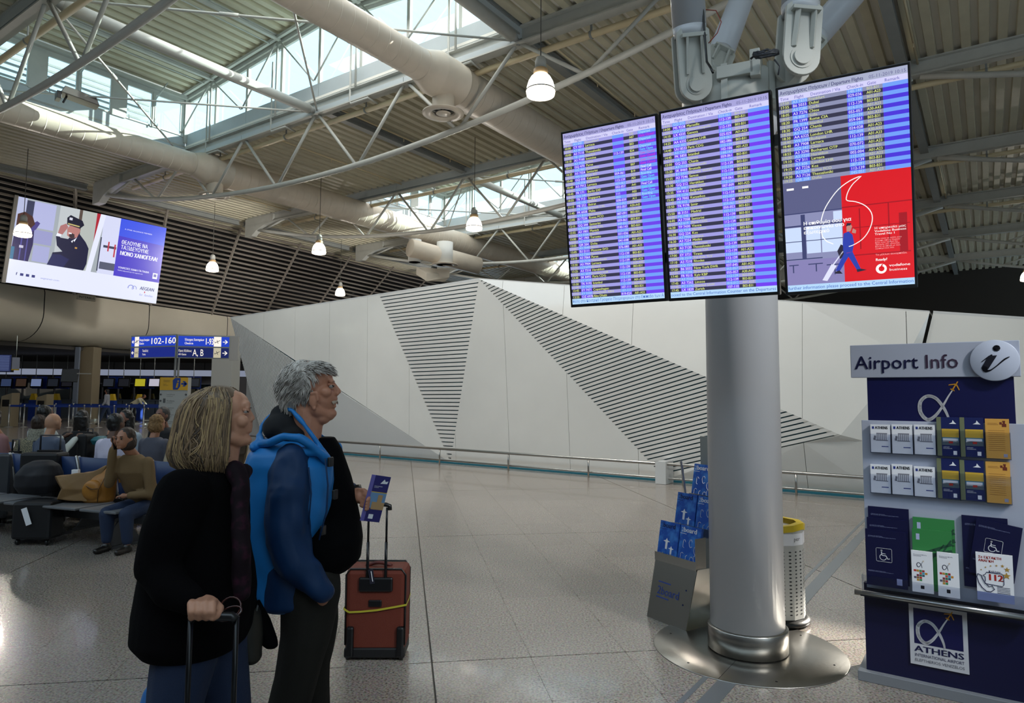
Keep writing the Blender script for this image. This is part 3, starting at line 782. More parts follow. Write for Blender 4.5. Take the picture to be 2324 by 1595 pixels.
for k in range(15):
    px = -30 + 37 * k; c = far(px, 905, 41); x = c[0]; y = c[1]
    r = thing('check_in_desk', '%s check-in desk from the left in the dim hall' % (ORD + ['thirteenth', 'fourteenth', 'fifteenth'])[k], 'desk', (x, y, 0), 'check-in desks in the dim hall')
    m = MB(); m.box(x - .46, x + .46, y - .3, y + .3, 0, 1.05); m.box(x - .5, x + .5, y - .35, y + .1, 1.05, 1.1); m.build('desk_body', COU, r)
    m = MB(); m.box(x - .42, x + .42, y + .9, y + .92, 1.1, 2.05); m.build('glass_screen', GLD, r)
    m = MB(); m.box(x - .48, x - .45, y + .86, y + .94, 0, 2.1); m.box(x - .48, x + .48, y + .88, y + .94, 2.05, 2.1); m.build('screen_frame', ALU, r)
for k, px in enumerate((31, 76, 128, 255, 316)):
    c = far(px, 915, 37); r = thing('bag_scale_post', 'blue post with a yellow top, %s from the left in the check-in hall' % ORD[k], 'post', (c[0], c[1], 0), 'blue posts with yellow tops')
    m = MB(); m.box(c[0] - .17, c[0] + .17, c[1] - .15, c[1] + .15, 0, 1.1); m.build('post_body', BLU, r)
    m = MB(); m.hexa([(c[0] + a, c[1] + b, z) for z, w_ in ((1.1, .17), (1.45, .08)) for a, b in ((-w_, -.1), (w_, -.1), (w_, .1), (-w_, .1))]); m.build('yellow_top', mat('yellow_tag', 'b99a1c', .5), r)
# queue barriers
ORD20 = ORD + ['thirteenth', 'fourteenth', 'fifteenth']
def ON(row, px, x0, st): return ORD20[(px - x0) // st]
k = 0
pp = []
for row, (Y, x0, x1, st) in enumerate(((30, 20, 470, 34), (33.5, 5, 480, 40))):
    prev = None
    for px in range(x0, x1, st):
        c = far(px, 950, Y); k += 1
        r = thing('queue_post', '%s slim steel queue barrier post from the left in the %s row' % (ON(row, px, x0, st), ('near', 'far')[row]), 'post', (c[0], c[1], 0), 'queue barrier posts')
        m = MB(); m.lathe([(.17, 0), (.17, .015), (.03, .04), (.028, .92), (.035, .93), (.035, .99), (0, 1.0)], (c[0], c[1], 0), 12); m.build('post_tube', ALU, r)
        if prev is not None:
            m = MB(); m.bar(prev + np.array([0, 0, .93]), np.array([c[0], c[1], .93]), .008, .09); m.build('belt', BLU, r)
        prev = np.array([c[0], c[1], 0])
# beige column, white column, kiosks
def boxthing(name, label, cat, px0, px1, Y, z0, z1, m_, dep=None, group=None):
    a = far(px0, 900, Y)[0]; b = far(px1, 900, Y)[0]; dep = dep or (b - a)
    r = thing(name, label, cat, ((a + b) / 2, Y, z0), group); m = MB(); m.box(a, b, Y, Y + dep, z0, z1); m.build('shaft', m_, r, bevel=.02)
    m = MB(); m.box(a - .03, b + .03, Y - .03, Y + dep + .03, z0, z0 + .12); m.build('foot', STEELD, r); return r
BEI = mat('beige_paint', '7a6f5a', .6)
boxthing('column', 'beige square column in the check-in hall', 'column', 177, 207, 36, 0, 3.95, BEI)
boxthing('column', 'white square column under the fascia, right of the hanging signs', 'column', 477, 524, 31.5, 0, 4.05, mat('white_column', 'b9bbb8', .5))
r = boxthing('banner_post', 'tall grey information post beside the beige column', 'post', 164, 175, 35.5, 0, 3.9, mat('bluegrey', '6b7484', .5), .1)
for k, (a, b, Y, z) in enumerate(((0, 27, 30, 1.5), (80, 106, 31, 1.45))):
    x0, x1 = far(a, 900, Y)[0], far(b, 900, Y)[0]
    r = thing('kiosk', ['beige check-in kiosk at the far left edge', 'beige check-in kiosk with sloped top, left of the beige column'][k], 'kiosk', (x0, Y, 0), 'beige kiosks')
    m = MB(); m.hexa([(x0, Y, 0), (x1, Y, 0), (x1, Y + .5, 0), (x0, Y + .5, 0), (x0 + .05, Y, z - .15), (x1, Y, z), (x1, Y + .5, z), (x0 + .1, Y + .5, z - .15)]); m.build('cabinet', BEI, r, bevel=.02)
    m = MB(); m.box(x0 + .12, x1 - .1, Y - .012, Y, z - .6, z - .3); m.build('display', BLACKP, r)
r = thing('hanging_monitor', 'black hanging monitor beside the beige column', 'monitor', far(158, 852, 33)); fr = Frame(far(158, 852, 33), (.95, .3, 0), (0, .15, 1))
m = MB(); m.fbox(fr, -.36, .36, -.32, .32, -.1, 0); m.build('casing', BLACKP, r, bevel=.02); m = MB(); m.bar(fr.at(.3, .1), fr.at(.9, .1), .05, .05); m.build('arm', STEELD, r)
r = thing('flight_board', 'dark blue flight board at the left edge in the check-in hall', 'screen', far(8, 822, 30)); fr = Frame(far(-12, 844, 30), (.97, .2, 0), (0, 0, 1))
m = MB(); m.fbox(fr, 0, .72, 0, .8, -.06, 0); m.build('casing', BLACKP, r)
m = MB(); m.fbox(fr, .03, .62, .03, .77, 0, .005); m.build('display', emi('mon_dkblue', '1b2347', 1), r)
m = MB()
for j in range(14): m.fbox(fr, .08, .55, .08 + j * .048, .10 + j * .048, .005, .007)
m.build('lettering', emi('mon_txt', '5a6690', 1), r)
r = thing('hanging_banner', 'pale hanging banner with a yellow foot beside the dark flight board', 'banner', far(35, 820, 29)); fr = Frame(far(26, 840, 29), (1, 0, 0), (0, 0, 1))
m = MB(); m.fbox(fr, 0, .32, 0, .55, -.02, 0); m.build('sheet', mat('banner', '8b90a0', .5), r); m = MB(); m.tube(fr.at(.16, .5, -.01), (fr.at(.16, 0)[0], fr.at(.16, 0)[1] , 3.95), .01, n=5); m.build('cord', STEELD, r)
m = MB(); m.fbox(fr, 0, .32, 0, .05, 0, .01); m.build('yellow_foot', mat('yellow_tag', 'b99a1c', .5), r)

# closing walls so the hall is a room
m = MB(); m.obox(W(-8.5, 4, 5.5), UU * .1, VV * 40, (0, 0, 5.6)); setp(m.build('wall_rear', mat('end_wall', '34312e', .8)), kind='structure')
m = MB(); m.obox((-62, 34, 5.5), (.1, 0, 0), (0, 44, 0), (0, 0, 5.6)); setp(m.build('wall_far_left', mat('end_wall', '34312e', .8)), kind='structure')
m = MB(); m.obox((-45, -3, 5.5), (32, 0, 0), (0, .1, 0), (0, 0, 5.6)); setp(m.build('wall_near_left', mat('end_wall', '34312e', .8)), kind='structure')
m = MB(); m.obox(W(60, 4, 5.5), UU * .1, VV * 40, (0, 0, 5.6)); setp(m.build('wall_end', mat('end_wall', '34312e', .8)), kind='structure')
m = MB(); m.obox(W(26, -34, 5.5), UU * 36, VV * .1, (0, 0, 5.6)); setp(m.build('wall_right', mat('end_wall', '34312e', .8)), kind='structure')

# ================================================================ COLUMN WITH THE FLIGHT BOARDS
CC = atz(1697, 1473, 0.0); CCx, CCy = CC[0], CC[1]
col = thing('screen_column', 'round white steel column with stainless collar and cast head carrying the flight boards', 'column', (CCx, CCy, 0))
CM = mat('column_white', 'c3c4c8', .38, coat=.2, var=.02, scale=2); CAST = mat('cast_white', 'b4b4ac', .5, bump=.05, scale=60)
m = MB(); m.lathe([(.242, .012), (.245, .15), (.240, .155), (.226, .157)], (CCx, CCy, 0), 48); m.build('collar', STAIN, col)
m = MB(); m.lathe([(.226, .01), (.226, 3.30), (.24, 3.34), (.27, 3.38), (.27, 3.52), (.22, 3.56), (0, 3.56)], (CCx, CCy, 0), 48); m.build('shaft', CM, col)
m = MB(); 
for a0 in (0, 1):
    pass
m.lathe([(.245, .006), (.58, .006), (.582, .003), (.582, .0)], (CCx, CCy, 0), 72); m.build('floor_plate', STAIN, col)
m = MB(); m.bar((CCx, CCy - .24, .0075), np.array([CCx, CCy, .0075]) - UU * .58, .006, .002); 
m = MB(); m.obox(np.array([CCx, CCy, .0066]) - UU * .41, UU * .165, VV * .0012, (0, 0, .0004)); m.build('plate_seam', BLACKP, col)
m = MB()
for k in range(6):
    a = k * math.pi / 3 + .5; m.lathe([(.008, 0), (.006, .002), (0, .0025)], (CCx + .5 * math.cos(a), CCy + .5 * math.sin(a), .006), 8)
m.build('screw', BLACKP, col)
# cast head with four pinned arms
def arm(px, py, Y, top, rad, front):
    c = atY(px, py, Y); top = np.array(top, float); d = top - c; d /= np.linalg.norm(d)
    v2 = np.array([c[0], c[1], 0]) - 0 * d; side = np.cross(d, np.array([0, 1.0, 0])); side /= np.linalg.norm(side); nn = np.cross(side, d)
    a = MB(); a.tube(c + d * .30, c + d * .36, rad * .92, rad, n=28); a.tube(c + d * .36, top, rad, rad * 1.25, n=28); at = a.build('branch_tube', CM, col)
    for sg in (-1, 1):   # eye plates
        q = MB(); fr = Frame(c + nn * sg * rad * .55, side, d); w2 = rad * .98
        pts = [(w2 * math.cos(t), w2 * math.sin(t)) for t in np.linspace(math.pi, 2 * math.pi, 14)] + [(w2, .32), (w2 * .55, .36), (-w2 * .55, .36), (-w2, .32)]
        q.poly(fr, pts, -.014, .014); q.build('eye_plate', CAST, at, bevel=.003)
    q = MB(); q.lathe([(rad * .45, -rad * .85), (rad * .45, rad * .85)], c, 20, axis=nn); q.lathe([(rad * .62, rad * .60), (rad * .62, rad * .72)], c, 20, axis=nn); q.lathe([(rad * .62, -rad * .72), (rad * .62, -rad * .60)], c, 20, axis=nn); q.build('pin', CAST, at)
    q = MB()
    for sg in (-1, 1):
        for so in (-1, 1): q.bar(c + nn * sg * rad * .70 + side * so * rad * .48 + d * .06, c + nn * sg * rad * .9 + side * so * rad * .42 + d * .30, .016, .03)
        q.obox(c + nn * sg * rad * .8 + d * .29, side * rad * .75, nn * rad * .25, d * .012)
    q.build('rib', CAST, at, bevel=.002)
    q = MB(); q.bar(c - d * .02, np.array([CCx + (c[0] - CCx) * .4, CCy + (c[1] - CCy) * .4, 3.45]), .05, rad * 1.2); q.build('lug', CAST, at)
    return c
arm(1573, 196, 4.22, (.35, 2.6, 10.4), .105, True)
arm(1808, 143, 3.98, (2.35, 4.05, 10.4), .112, True)
arm(1618, 168, 4.72, (4.6, 10.5, 10.4), .10, False)
arm(1790, 150, 4.62, (7.5, 6.8, 10.4), .10, False)
m = MB(); m.lathe([(.34, 3.42), (.36, 3.46), (.36, 3.64), (.33, 3.67), (0, 3.67)], (CCx, CCy, 0), 32)
for a in (-1.3, -1.0, -2.1): m.obox((CCx + .36 * math.cos(a), CCy + .36 * math.sin(a), 3.56), (.02 * math.cos(a + 1.57), .02 * math.sin(a + 1.57), 0), (.012 * math.cos(a), .012 * math.sin(a), 0), (0, 0, .12))
m.build('cast_head', CAST, col)
m = MB(); fr = Frame(atY(1690, 160, 4.05), (.9, -.43, 0), (0, 0, 1)); m.fbox(fr, -.17, .05, -.02, .06, -.2, 0); m.fbox(fr, .03, .09, -.04, .13, -.2, 0); m.build('mount_bracket', CAST, col, bevel=.004)
# cables
m = MB(); P = lambda x, y, Y: atY(x, y, Y)
m.path([P(1588, -20, 4.05), P(1596, 30, 4.05), P(1600, 90, 4.05), P(1604, 140, 4.04), P(1612, 152, 4.0), P(1618, 165, 3.95)], .007, n=6); setp(m.build('black_cable', BLACKP), 'black cable running down the left branch tube of the column head', 'cable')
m = MB(); m.path([P(1602, 22, 4.06), P(1625, 24, 4.05), P(1637, 50, 4.04), P(1628, 75, 4.05), P(1608, 98, 4.06)], .003, n=6); setp(m.build('red_cable', mat('red_wire', '8c2a1c', .5)), 'thin red cable looping behind the left branch tube', 'cable')
m = MB(); c = P(1738, 122, 3.9); pts = []
for k in range(64):
    a = k * .42; rr = .055 + .006 * math.sin(k * 1.7); pts.append(c + np.array([math.cos(a) * rr * 1.3, math.sin(a) * rr, .018 * math.sin(a * 1.0 + .5) + .012 * math.sin(k * .9)]))
m.path(pts, .006, n=6); m.path([P(1755, 118, 3.9), P(1742, 112, 3.9), P(1720, 120, 3.92), P(1703, 134, 3.95)], .007, n=6); m.path([P(1757, 135, 3.9), P(1770, 150, 3.9), P(1766, 170, 3.9)], .005, n=6)
setp(m.build('coiled_cable', mat('cable_grey', '2c2e34', .5)), 'coil of dark cable lying on the column head', 'cable')

# ================================================================ FLIGHT BOARDS
def fit(cs, w_, h_, Y0):
    cs = np.array(cs, float); L = np.array([[-w_ / 2, 0, h_ / 2], [w_ / 2, 0, h_ / 2], [w_ / 2, 0, -h_ / 2], [-w_ / 2, 0, -h_ / 2]])
    def rod(v):
        t = np.linalg.norm(v)
        if t < 1e-9: return np.eye(3)
        k = v / t; K = np.array([[0, -k[2], k[1]], [k[2], 0, -k[0]], [-k[1], k[0], 0]]); return np.eye(3) + math.sin(t) * K + (1 - math.cos(t)) * K @ K
    def prj(P):
        d = P - np.array([0, 0, EYE]); z = d @ _f; return np.array([CX + F * (d @ RX) / z, CY - F * (d @ UX) / z])
    mm = cs.mean(0); x = np.r_[atY(mm[0], mm[1], Y0), 0, 0, 0.0]
    res = lambda x: np.concatenate([prj(rod(x[3:]) @ l + x[:3]) for l in L]) - cs.ravel()
    for _ in range(50):
        r0 = res(x); J = np.array([(res(x + 1e-5 * e) - r0) / 1e-5 for e in np.eye(6)]).T; x = x - np.linalg.lstsq(J, r0, rcond=None)[0]
    M = rod(x[3:]); return Frame(M @ L[3] + x[:3], M[:, 0], M[:, 2])
R1 = """09:45|A3 840|Dusseldorf||B30|Departed
10:00|CY 4311|Larnaca||A07|Gate Closed
10:00|A3 4010|Munich||B05|Departed
10:00|A3 7110|Thessaloniki||B03|Gate Closed
10:05|TK 1846|Istanbul||A09|Departed
10:10|A3 7160|Ioannina|112-139|B24|Gate Open
10:15|A3 7030|Leros||B20|Gate Closed
10:15|GQ 470|Paros||B16|Gate Closed
10:25|GQ 460|Karpathos||B15|Gate Closed
10:25|A3 7354|Santorini||B07|Gate Closed
10:30|W6 6266|Kyiv IEV|014-016|A31|Final Call
10:40|GQ 030|Kalymnos|059-061|B19|Final Call
10:40|OA 056|Kithira|112-139|B23|Boarding
10:40|A3 7912|Larnaca|112-139|A01|Gate Open
10:40|GQ 310|Samos|059-061|B17|Gate Open
10:45|FR 171|Berlin SXF|055-057|A41|Final Call
10:50|GQ 340|Santorini|059-061|B17|Gate Open
10:55|TR 713|Singapore|111|A03|Gate Open
11:10|OE 135|Vienna|053|A38|Boarding
11:15|ME 252|Beirut|038-039|A11|Gate Open
11:35|FR 1196|Brussels CRL|055-057|A30-A43|
11:45|FR 6028|Malta|055-057|A30-A43|
11:55|VY 8101|Barcelona|027-028|A30-A43|
12:05|JU 7226|Rome FCO|087-091|B03-B31|
12:15|EW 9681|Dusseldorf|005-007|A30-A43|
12:15|GQ 344|Santorini|059-061|B03-B31|
12:15|EJU5938|Berlin TXL|049-052|A30-A43|
12:55|A3 1801|Munich|140-143|B03-B31|
12:55|A3 7206|Rhodes|112-139|B03-B31|
13:00|AC 1901|Toronto|031-036|A01-A23|
13:05|A3 7334|Chania|112-139|B03-B31|
13:05|QR 204|Doha|041-048|A01-A23|
13:05|A3 7048|Skiros|112-139|B03-B31|
13:05|SU 2111|Moscow SVO|076-080|A01-A23|
13:10|A3 7366|Santorini|112-139|B03-B31|
13:15|A3 7064|Paros|112-139|B03-B31|
13:15|A3 7116|Thessaloniki|112-139|B03-B31|
13:20|A3 7904|Larnaca|112-139|A01-A23|
13:25|EZY6092|Bristol|049-052|A30-A43|
13:25|A3 7314|Heraklion|112-139|B03-B31|
13:25|AC 6035|London LHR|112-139|A01-A23|
13:30|SK 8492|Paris CDG|112-139|B03-B31|
13:30|EY 3724|Dubrovnik|112-139|A01-A23|
13:30|TK 9192|Istanbul|112-139|A01-A23|
13:40|TP 7432|Barcelona|112-139|B03-B31|
13:45|EY 7471|Copenhagen|107-111|B03-B31|
13:55|EY 5250|Stockholm ARN|107-111|B03-B31|
13:55|OZ 6978|Abu Dhabi|019-024|A01-A23|"""
R2 = """14:00|GQ 272|Corfu|059-061|B03-B31|
14:00|MS 9238|Marseille|112-139|B03-B31|
14:05|GQ 292|Alexandroupolis|059-061|B03-B31|
14:10|LX 4335|Geneva|112-139|B03-B31|
14:20|A3 1831|Frankfurt|140-143|B03-B31|
14:25|AA 6332|London LHR|025-029|A01-A23|
14:30|GQ 302|Mitilini|059-061|B03-B31|
14:40|UU 8533|Paris CDG|082-086|B03-B31|
14:40|A3 730|Malta|112-139|B03-B31|
14:45|PK 5850|Istanbul|102-106|A01-A23|
14:55|UA 9852|Vienna|144-147|B03-B31|
15:00|GQ 252|Chania|059-061|B03-B31|
15:15|A3 7118|Thessaloniki|112-139|B03-B31|
15:20|SK 8460|Brussels|112-139|B03-B31|
15:20|BT 5432|Warsaw WAW|112-139|B03-B31|
15:25|A3 7246|Samos|112-139|B03-B31|
15:30|ET 1803|Rome FCO|112-139|B03-B31|
15:30|GQ 212|Heraklion|059-061|B03-B31|
15:30|SK 8461|Milan MXP|112-139|B03-B31|
15:35|YM 4131|Belgrade|007-009|A01-A23|
15:35|FR 1236|Santorini|055-057|A30-A43|
15:45|A3 7002|Karpathos|112-139|B03-B31|
15:45|FR 012|London STN|055-057|A30-A43|
15:50|TK 9196|Izmir|112-139|A01-A23|
15:50|GQ 342|Santorini|059-061|B03-B31|
15:50|IB 3151|Madrid|050-053|B03-B31|
16:00|MS 748|Cairo|107-111|A01-A23|
16:05|A3 7358|Santorini|112-139|B03-B31|
16:15|A3 614|Paris CDG|112-139|B03-B31|
16:20|TP 7430|Vienna|112-139|B03-B31|
16:30|A3 7318|Heraklion|112-139|B03-B31|
16:30|GQ 224|Kos|059-061|B03-B31|
16:30|A3 7906|Larnaca|112-139|A01-A23|
16:30|A3 7254|Mitilini|112-139|B03-B31|
16:35|FR 4307|Eindhoven|055-057|A30-A43|
16:45|A3 7120|Thessaloniki|112-139|B03-B31|
16:50|FR 1199|Rome CIA|055-057|A30-A43|
17:00|EY 3721|Tirana|112-139|A01-A23|
17:00|FB 1519|Tel Aviv TLV|112-139|A01-A23|
17:10|A3 7210|Rhodes|112-139|B03-B31|
17:20|KQ 1576|Amsterdam|083-086|B03-B31|
17:20|B6 5032|New York EWR|037-045|A01-A23|
17:35|FR 1246|Bratislava|055-057|A30-A43|
17:40|FR 9515|Kyiv KBP|055-057|A30-A43|
17:45|A3 7336|Chania|112-139|B03-B31|
17:45|A3 7262|Limnos|112-139|B03-B31|
17:45|PC 1192|Istanbul SAW|010-012|A01-A23|
17:45|LX 1839|Zurich|107-110|B03-B31|"""
R3 = """17:50|A3 1833|Frankfurt|140-144|B03-B31|
17:55|B6 5033|Dubai|029-036|A01-A23|
18:00|A3 7286|Corfu|112-139|B03-B31|
18:05|A3 7276|Chios|112-139|B03-B31|
18:05|FB 808|Sofia|014-015|A01-A23|
18:20|FR 1399|Rome CIA|055-057|A30-A43|
18:20|TK 9194|Istanbul|112-139|A01-A23|
18:30|GQ 254|Chania|059-061|B03-B31|
18:30|A3 7154|Kavala|112-139|B03-B31|
18:30|AA 6325|London LHR|024-028|A01-A23|
18:40|W6 2442|Budapest|007-009|A30-A43|
18:40|A3 7908|Larnaca|112-139|A01-A23|
18:45|GQ 242|Chios|059-061|B03-B31|
18:55|A3 3290|Bucharest OTP|070-072|A01-A23|
19:00|A3 7320|Heraklion|112-139|B03-B31|
19:10|CY 311|Larnaca|002-004|A01-A23|
19:10|A3 606|London LHR|112-139|A01-A23|
19:15|A3 7226|Kos|112-139|B03-B31|
19:20|JU 7369|Rome FCO|087-091|B03-B31|
19:20|A3 7126|Thessaloniki|112-139|B03-B31|
19:25|QR 208|Doha|045-051|A01-A23|"""
SX = [.012, .115, .245, .545, .695, .815]; SE = [.105, .245, .545, .665, .815, .998]
def E_(h, st=1.0): return emi('scr_' + h, h, st)
def board(fr, W_, H_, rows, ticker, lab, purple, ad=False):
    r = thing('flight_board', lab, 'screen', fr.at(W_ / 2, H_ / 2), 'column mounted flight boards')
    m = MB(); m.fbox(fr, 0, W_, 0, H_, -.055, 0); m.build('casing', BLACKP, r, bevel=.004)
    m = MB(); m.fbox(fr, W_ * .2, W_ * .8, H_ * .25, H_ * .75, -.10, -.055); m.build('back_box', BLACKP, r)
    bz = .013; a0, b0 = bz, bz + .004; w_, h_ = W_ - 2 * bz, H_ - 2 * bz - .006
    X = lambda q: a0 + q * w_; Z = lambda q: b0 + q * h_
    def quads(name, col_, L, c=.001):
        q = MB()
        for x0, x1, z0, z1 in L: q.add([fr.at(X(x0), Z(z0), c), fr.at(X(x1), Z(z0), c), fr.at(X(x1), Z(z1), c), fr.at(X(x0), Z(z1), c)], [(0, 1, 2, 3)])
        return q.build(name, E_(col_), r, kind='stuff' if len(L) > 2 else None)
    quads('display', 'b9b4f6' if purple else 'b4b6ee', [(0, 1, 0, 1)], .0006)
    quads('title_band', 'a9a6dc' if not ad else 'aab0cc', [(0, 1, .965, 1)])
    quads('heading_band', 'd6d4fb', [(0, 1, .938, .965)])
    tb = .032; quads('ticker_band', 'b8dcff', [(0, 1, 0, tb)])
    rh = (.938 - tb) / 48; n = len(rows)
    odd, even = [], []
    for k in range(n): (odd if k % 2 == 0 else even).append(.938 - (k + 1) * rh)
    quads('pale_stripe', '74a2fb', [(x0, x1, z, z + rh) for z in odd for x0, x1 in ((SX[1] - .008, SE[1] - .012), (SX[3], SE[3]), (SX[5], 1))])
    quads('lilac_stripe', 'a3a0e6' if not ad else '8e92b4', [(x0, x1, z, z + rh) for z in odd for x0, x1 in ((0, SX[1] - .008), (SE[1] - .012, SX[3]), (SE[3], SX[5]))])
    quads('violet_stripe', '6f45ee' if purple else ('7440f4' if not ad else '4c35dc'), [(x0, x1, z, z + rh) for z in even for x0, x1 in ((SX[1] - .008, SE[1] - .012), (SX[3], SE[3]), (SX[5], 1))])
    quads('dark_stripe', '37374e', [(x0, x1, z, z + rh) for z in even for x0, x1 in ((0, SX[1] - .008), (SE[1] - .012, SX[3]), (SE[3], SX[5]))])
    T = {}
    def tx(colr, s, x, z, hh, **k):
        if colr not in T: T[colr] = MB()
        text(T[colr], fr, s, X(x), Z(z), hh, c=.0022, **k)
    rhm = rh * h_
    for k, row in enumerate(rows):
        f = row.split('|'); z = .938 - (k + 1) * rh + rh * .16; hh = rhm * .70; ev = k % 2
        cy, cw = ('e4ee86', 'f2f0ff') if ev else ('c9cf9f', 'b8d4ff')
        tx(cy, f[0], SX[0], z, hh, sx=.95, bold=.012); tx(cw, f[1], SX[1], z, hh, sx=.98, bold=.008); tx(cy, f[2], SX[2], z, hh, bold=.012)
        if f[3]: tx(cw, f[3], SX[3] + .008, z, hh, sx=.93, bold=.008)
        if f[4]: tx(cy, f[4], SX[4] + (.0 if len(f[4]) > 4 else .03), z, hh, sx=.84, bold=.012)
        if f[5]: tx({'Gate Closed': 'd03cc8', 'Gate Open': '5fe4ff', 'Final Call': 'f2f0ff'}.get(f[5], 'a9e0ff'), f[5], SX[5] + .012, z, hh, sx=.88, bold=.012)
    tx('4a4a78', 'Αναχωρήσεις Πτήσεων / Departure Flights', .012, .9715, .0175, width=w_ * .66, bold=.02)
    tx('6a6a98', '05-11-2019 10:15', .715, .9715, .0155, width=w_ * .27)
    for s, x in zip(('Time', 'Flight', 'Destination / Via', 'Check-in', 'Gate', 'Remark'), (.012, .13, .26, .545, .70, .83)): tx('5c54b4', s, x, .9435, .0145, sx=.95)
    tx('3a62c0', ticker, .005, .009, .0165, width=w_ * .985)
    if ad:
        zt = .938 - n * rh
        quads('advert_photo', '8d90b8', [(0, .47, tb, zt)], .0012); quads('advert_red_field', 'dd1420', [(.47, 1, tb, zt)], .0012)
        L = zt - tb; y = lambda q: tb + q * L
        quads('advert_ceiling', '5d6088', [(0, .47, y(.70), y(1))], .0014); quads('advert_floor', '8a84b8', [(0, .47, tb, y(.24))], .0014)
        quads('advert_windows', 'cfe0ff', [(.0, .135, y(.32), y(.56)), (.175, .29, y(.3), y(.56)), (.30, .465, y(.3), y(.56)), (.40, .47, y(.6), y(.68))], .0016)
        quads('advert_window_frame', '3f4470', [(0, .47, y(.565), y(.58)), (0, .47, y(.42), y(.427)), (.135, .17, y(.25), y(.68)), (0, .47, y(.69), y(.70)), (.0, .3, y(.245), y(.255)), (.02, .1, y(.19), y(.2)), (.18, .3, y(.19), y(.2)), (.33, .44, y(.17), y(.18)), (.05, .06, y(.12), y(.2)), (.24, .25, y(.12), y(.2)), (.39, .4, y(.08), y(.18))], .0018)
        quads('advert_red_lines', 'a50c1c', [(.47, 1, y(.70), y(.71)), (.82, .83, y(.3), y(.7)), (.90, .96, y(.25), y(.6)), (.5, .98, y(.24), y(.25)), (.6, .61, y(.3), y(.68)), (.5, .98, y(.5), y(.507))], .0014)
        quads('advert_lights', 'ffffff', [(.03, .09, y(.925), y(.945)), (.16, .21, y(.93), y(.95))], .0018)
        q = MB()   # speech mark outline
        pts = []
        cxm, cym, rr = .47, .47, .27; asp = w_ / h_
        for a in np.linspace(2.4 + 3.4, 2.4, 1): pass
        K = [(.30, .60), (.33, .70), (.38, .79), (.45, .88), (.54, .945), (.63, .975), (.57, .92), (.53, .86), (.51, .80), (.515, .765), (.58, .745), (.65, .70), (.695, .63), (.70, .55), (.67, .46), (.62, .39), (.55, .345), (.50, .33)]
        P_ = []
        for i in range(len(K) - 1):
            p0 = K[max(i - 1, 0)]; p1 = K[i]; p2 = K[i + 1]; p3 = K[min(i + 2, len(K) - 1)]
            for t in (0, .33, .66):
                f_ = lambda j: .5 * (2 * p1[j] + (p2[j] - p0[j]) * t + (2 * p0[j] - 5 * p1[j] + 4 * p2[j] - p3[j]) * t * t + (-p0[j] + 3 * p1[j] - 3 * p2[j] + p3[j]) * t ** 3)
                if i in (5, ): P_.append((p1[0] + (p2[0] - p1[0]) * t, p1[1] + (p2[1] - p1[1]) * t))
                else: P_.append((f_(0), f_(1)))
        q.path([fr.at(X(a), Z(y(b)), .003) for a, b in P_], .0022, n=6)
        P2 = [(.30, .50), (.305, .45), (.34, .40), (.39, .37)]
        q.path([fr.at(X(a), Z(y(b)), .003) for a, b in P2], .0022, n=6); q.build('speech_mark_outline', E_('ffffff'), r)
        tx('ffffff', 'Η επιθυμία σου για\nεπικοινωνία στο\nεξωτερικό', .155, y(.575), .017, bold=.03, space=.92, sx=1.0)
        tx('ffe8e8', 'Η υπηρεσία μας\nVodafone Business\nTravel No 1', .715, y(.47), .0105, bold=.03, space=.95, width=w_ * .235)
        tx('f5a8ac', 'Όταν είσαι σε ταξίδι στην\nΕυρώπη, απλώς δωρεάν\nπρος έναν αριθμό της\nεπιλογής σου μένοντας\nπάντα σε επαφή με τους\nαγαπημένους σου.', .715, y(.375), .0066, space=1.0, width=w_ * .20)
        tx('f8c0c4', 'Το μέλλον συναρπάζει.', .715, y(.225), .0075, width=w_ * .235); tx('ffffff', 'Ready?', .715, y(.175), .0125, bold=.03)
        tx('ffffff', 'vodafone', .815, y(.115), .0125, bold=.02, width=w_ * .155); tx('ffffff', 'business', .815, y(.075), .0115, width=w_ * .13)
        q = MB(); c = fr.at(X(.755), Z(y(.10)), .002); q.lathe([(0, .0), (.0235, .0)], c, 24, axis=fr.n); q.build('round_logo', E_('ffffff'), r)
        q = MB(); q.lathe([(0, .001), (.0125, .001)], c + fr.n * .0006 + fr.ax * .001, 20, axis=fr.n); q.poly(fr, [(X(.75), Z(y(.10)) + .008), (X(.762), Z(y(.10)) + .012), (X(.772), Z(y(.10)) + .023), (X(.757), Z(y(.10)) + .02)], .0032); q.build('logo_drop', E_('dd1420'), r)
        # walking figure and trolley case of the advert photo
        fig = lambda L_: [(X(a), Z(y(b))) for a, b in L_]
        q = MB(); q.poly(fr, fig([(.47, .27), (.54, .28), (.555, .36), (.545, .44), (.515, .475), (.475, .46), (.465, .36)]), .004); q.poly(fr, fig([(.475, .28), (.52, .26), (.43, .10), (.40, .115)]), .004); q.poly(fr, fig([(.49, .27), (.54, .28), (.60, .11), (.57, .10)]), .004); q.poly(fr, fig([(.465, .30), (.49, .30), (.505, .44), (.48, .44)]), .0042); q.build('advert_suit', E_('2e3fae'), r)
        q = MB(); q.poly(fr, fig([(.50, .475), (.53, .475), (.545, .52), (.53, .545), (.50, .54)]), .0042); q.poly(fr, fig([(.54, .46), (.57, .45), (.575, .48), (.55, .50)]), .0042); q.build('advert_skin', E_('c08a80'), r)
        q = MB(); q.poly(fr, fig([(.495, .52), (.505, .555), (.54, .55), (.53, .53), (.51, .53)]), .0045); q.poly(fr, fig([(.395, .10), (.43, .115), (.455, .08), (.40, .085)]), .0045); q.poly(fr, fig([(.565, .11), (.60, .115), (.645, .10), (.57, .085)]), .0045); q.poly(fr, fig([(.44, .22), (.47, .25), (.48, .34), (.45, .36), (.42, .30)]), .0035); q.build('advert_dark_shapes', E_('2a2438'), r)
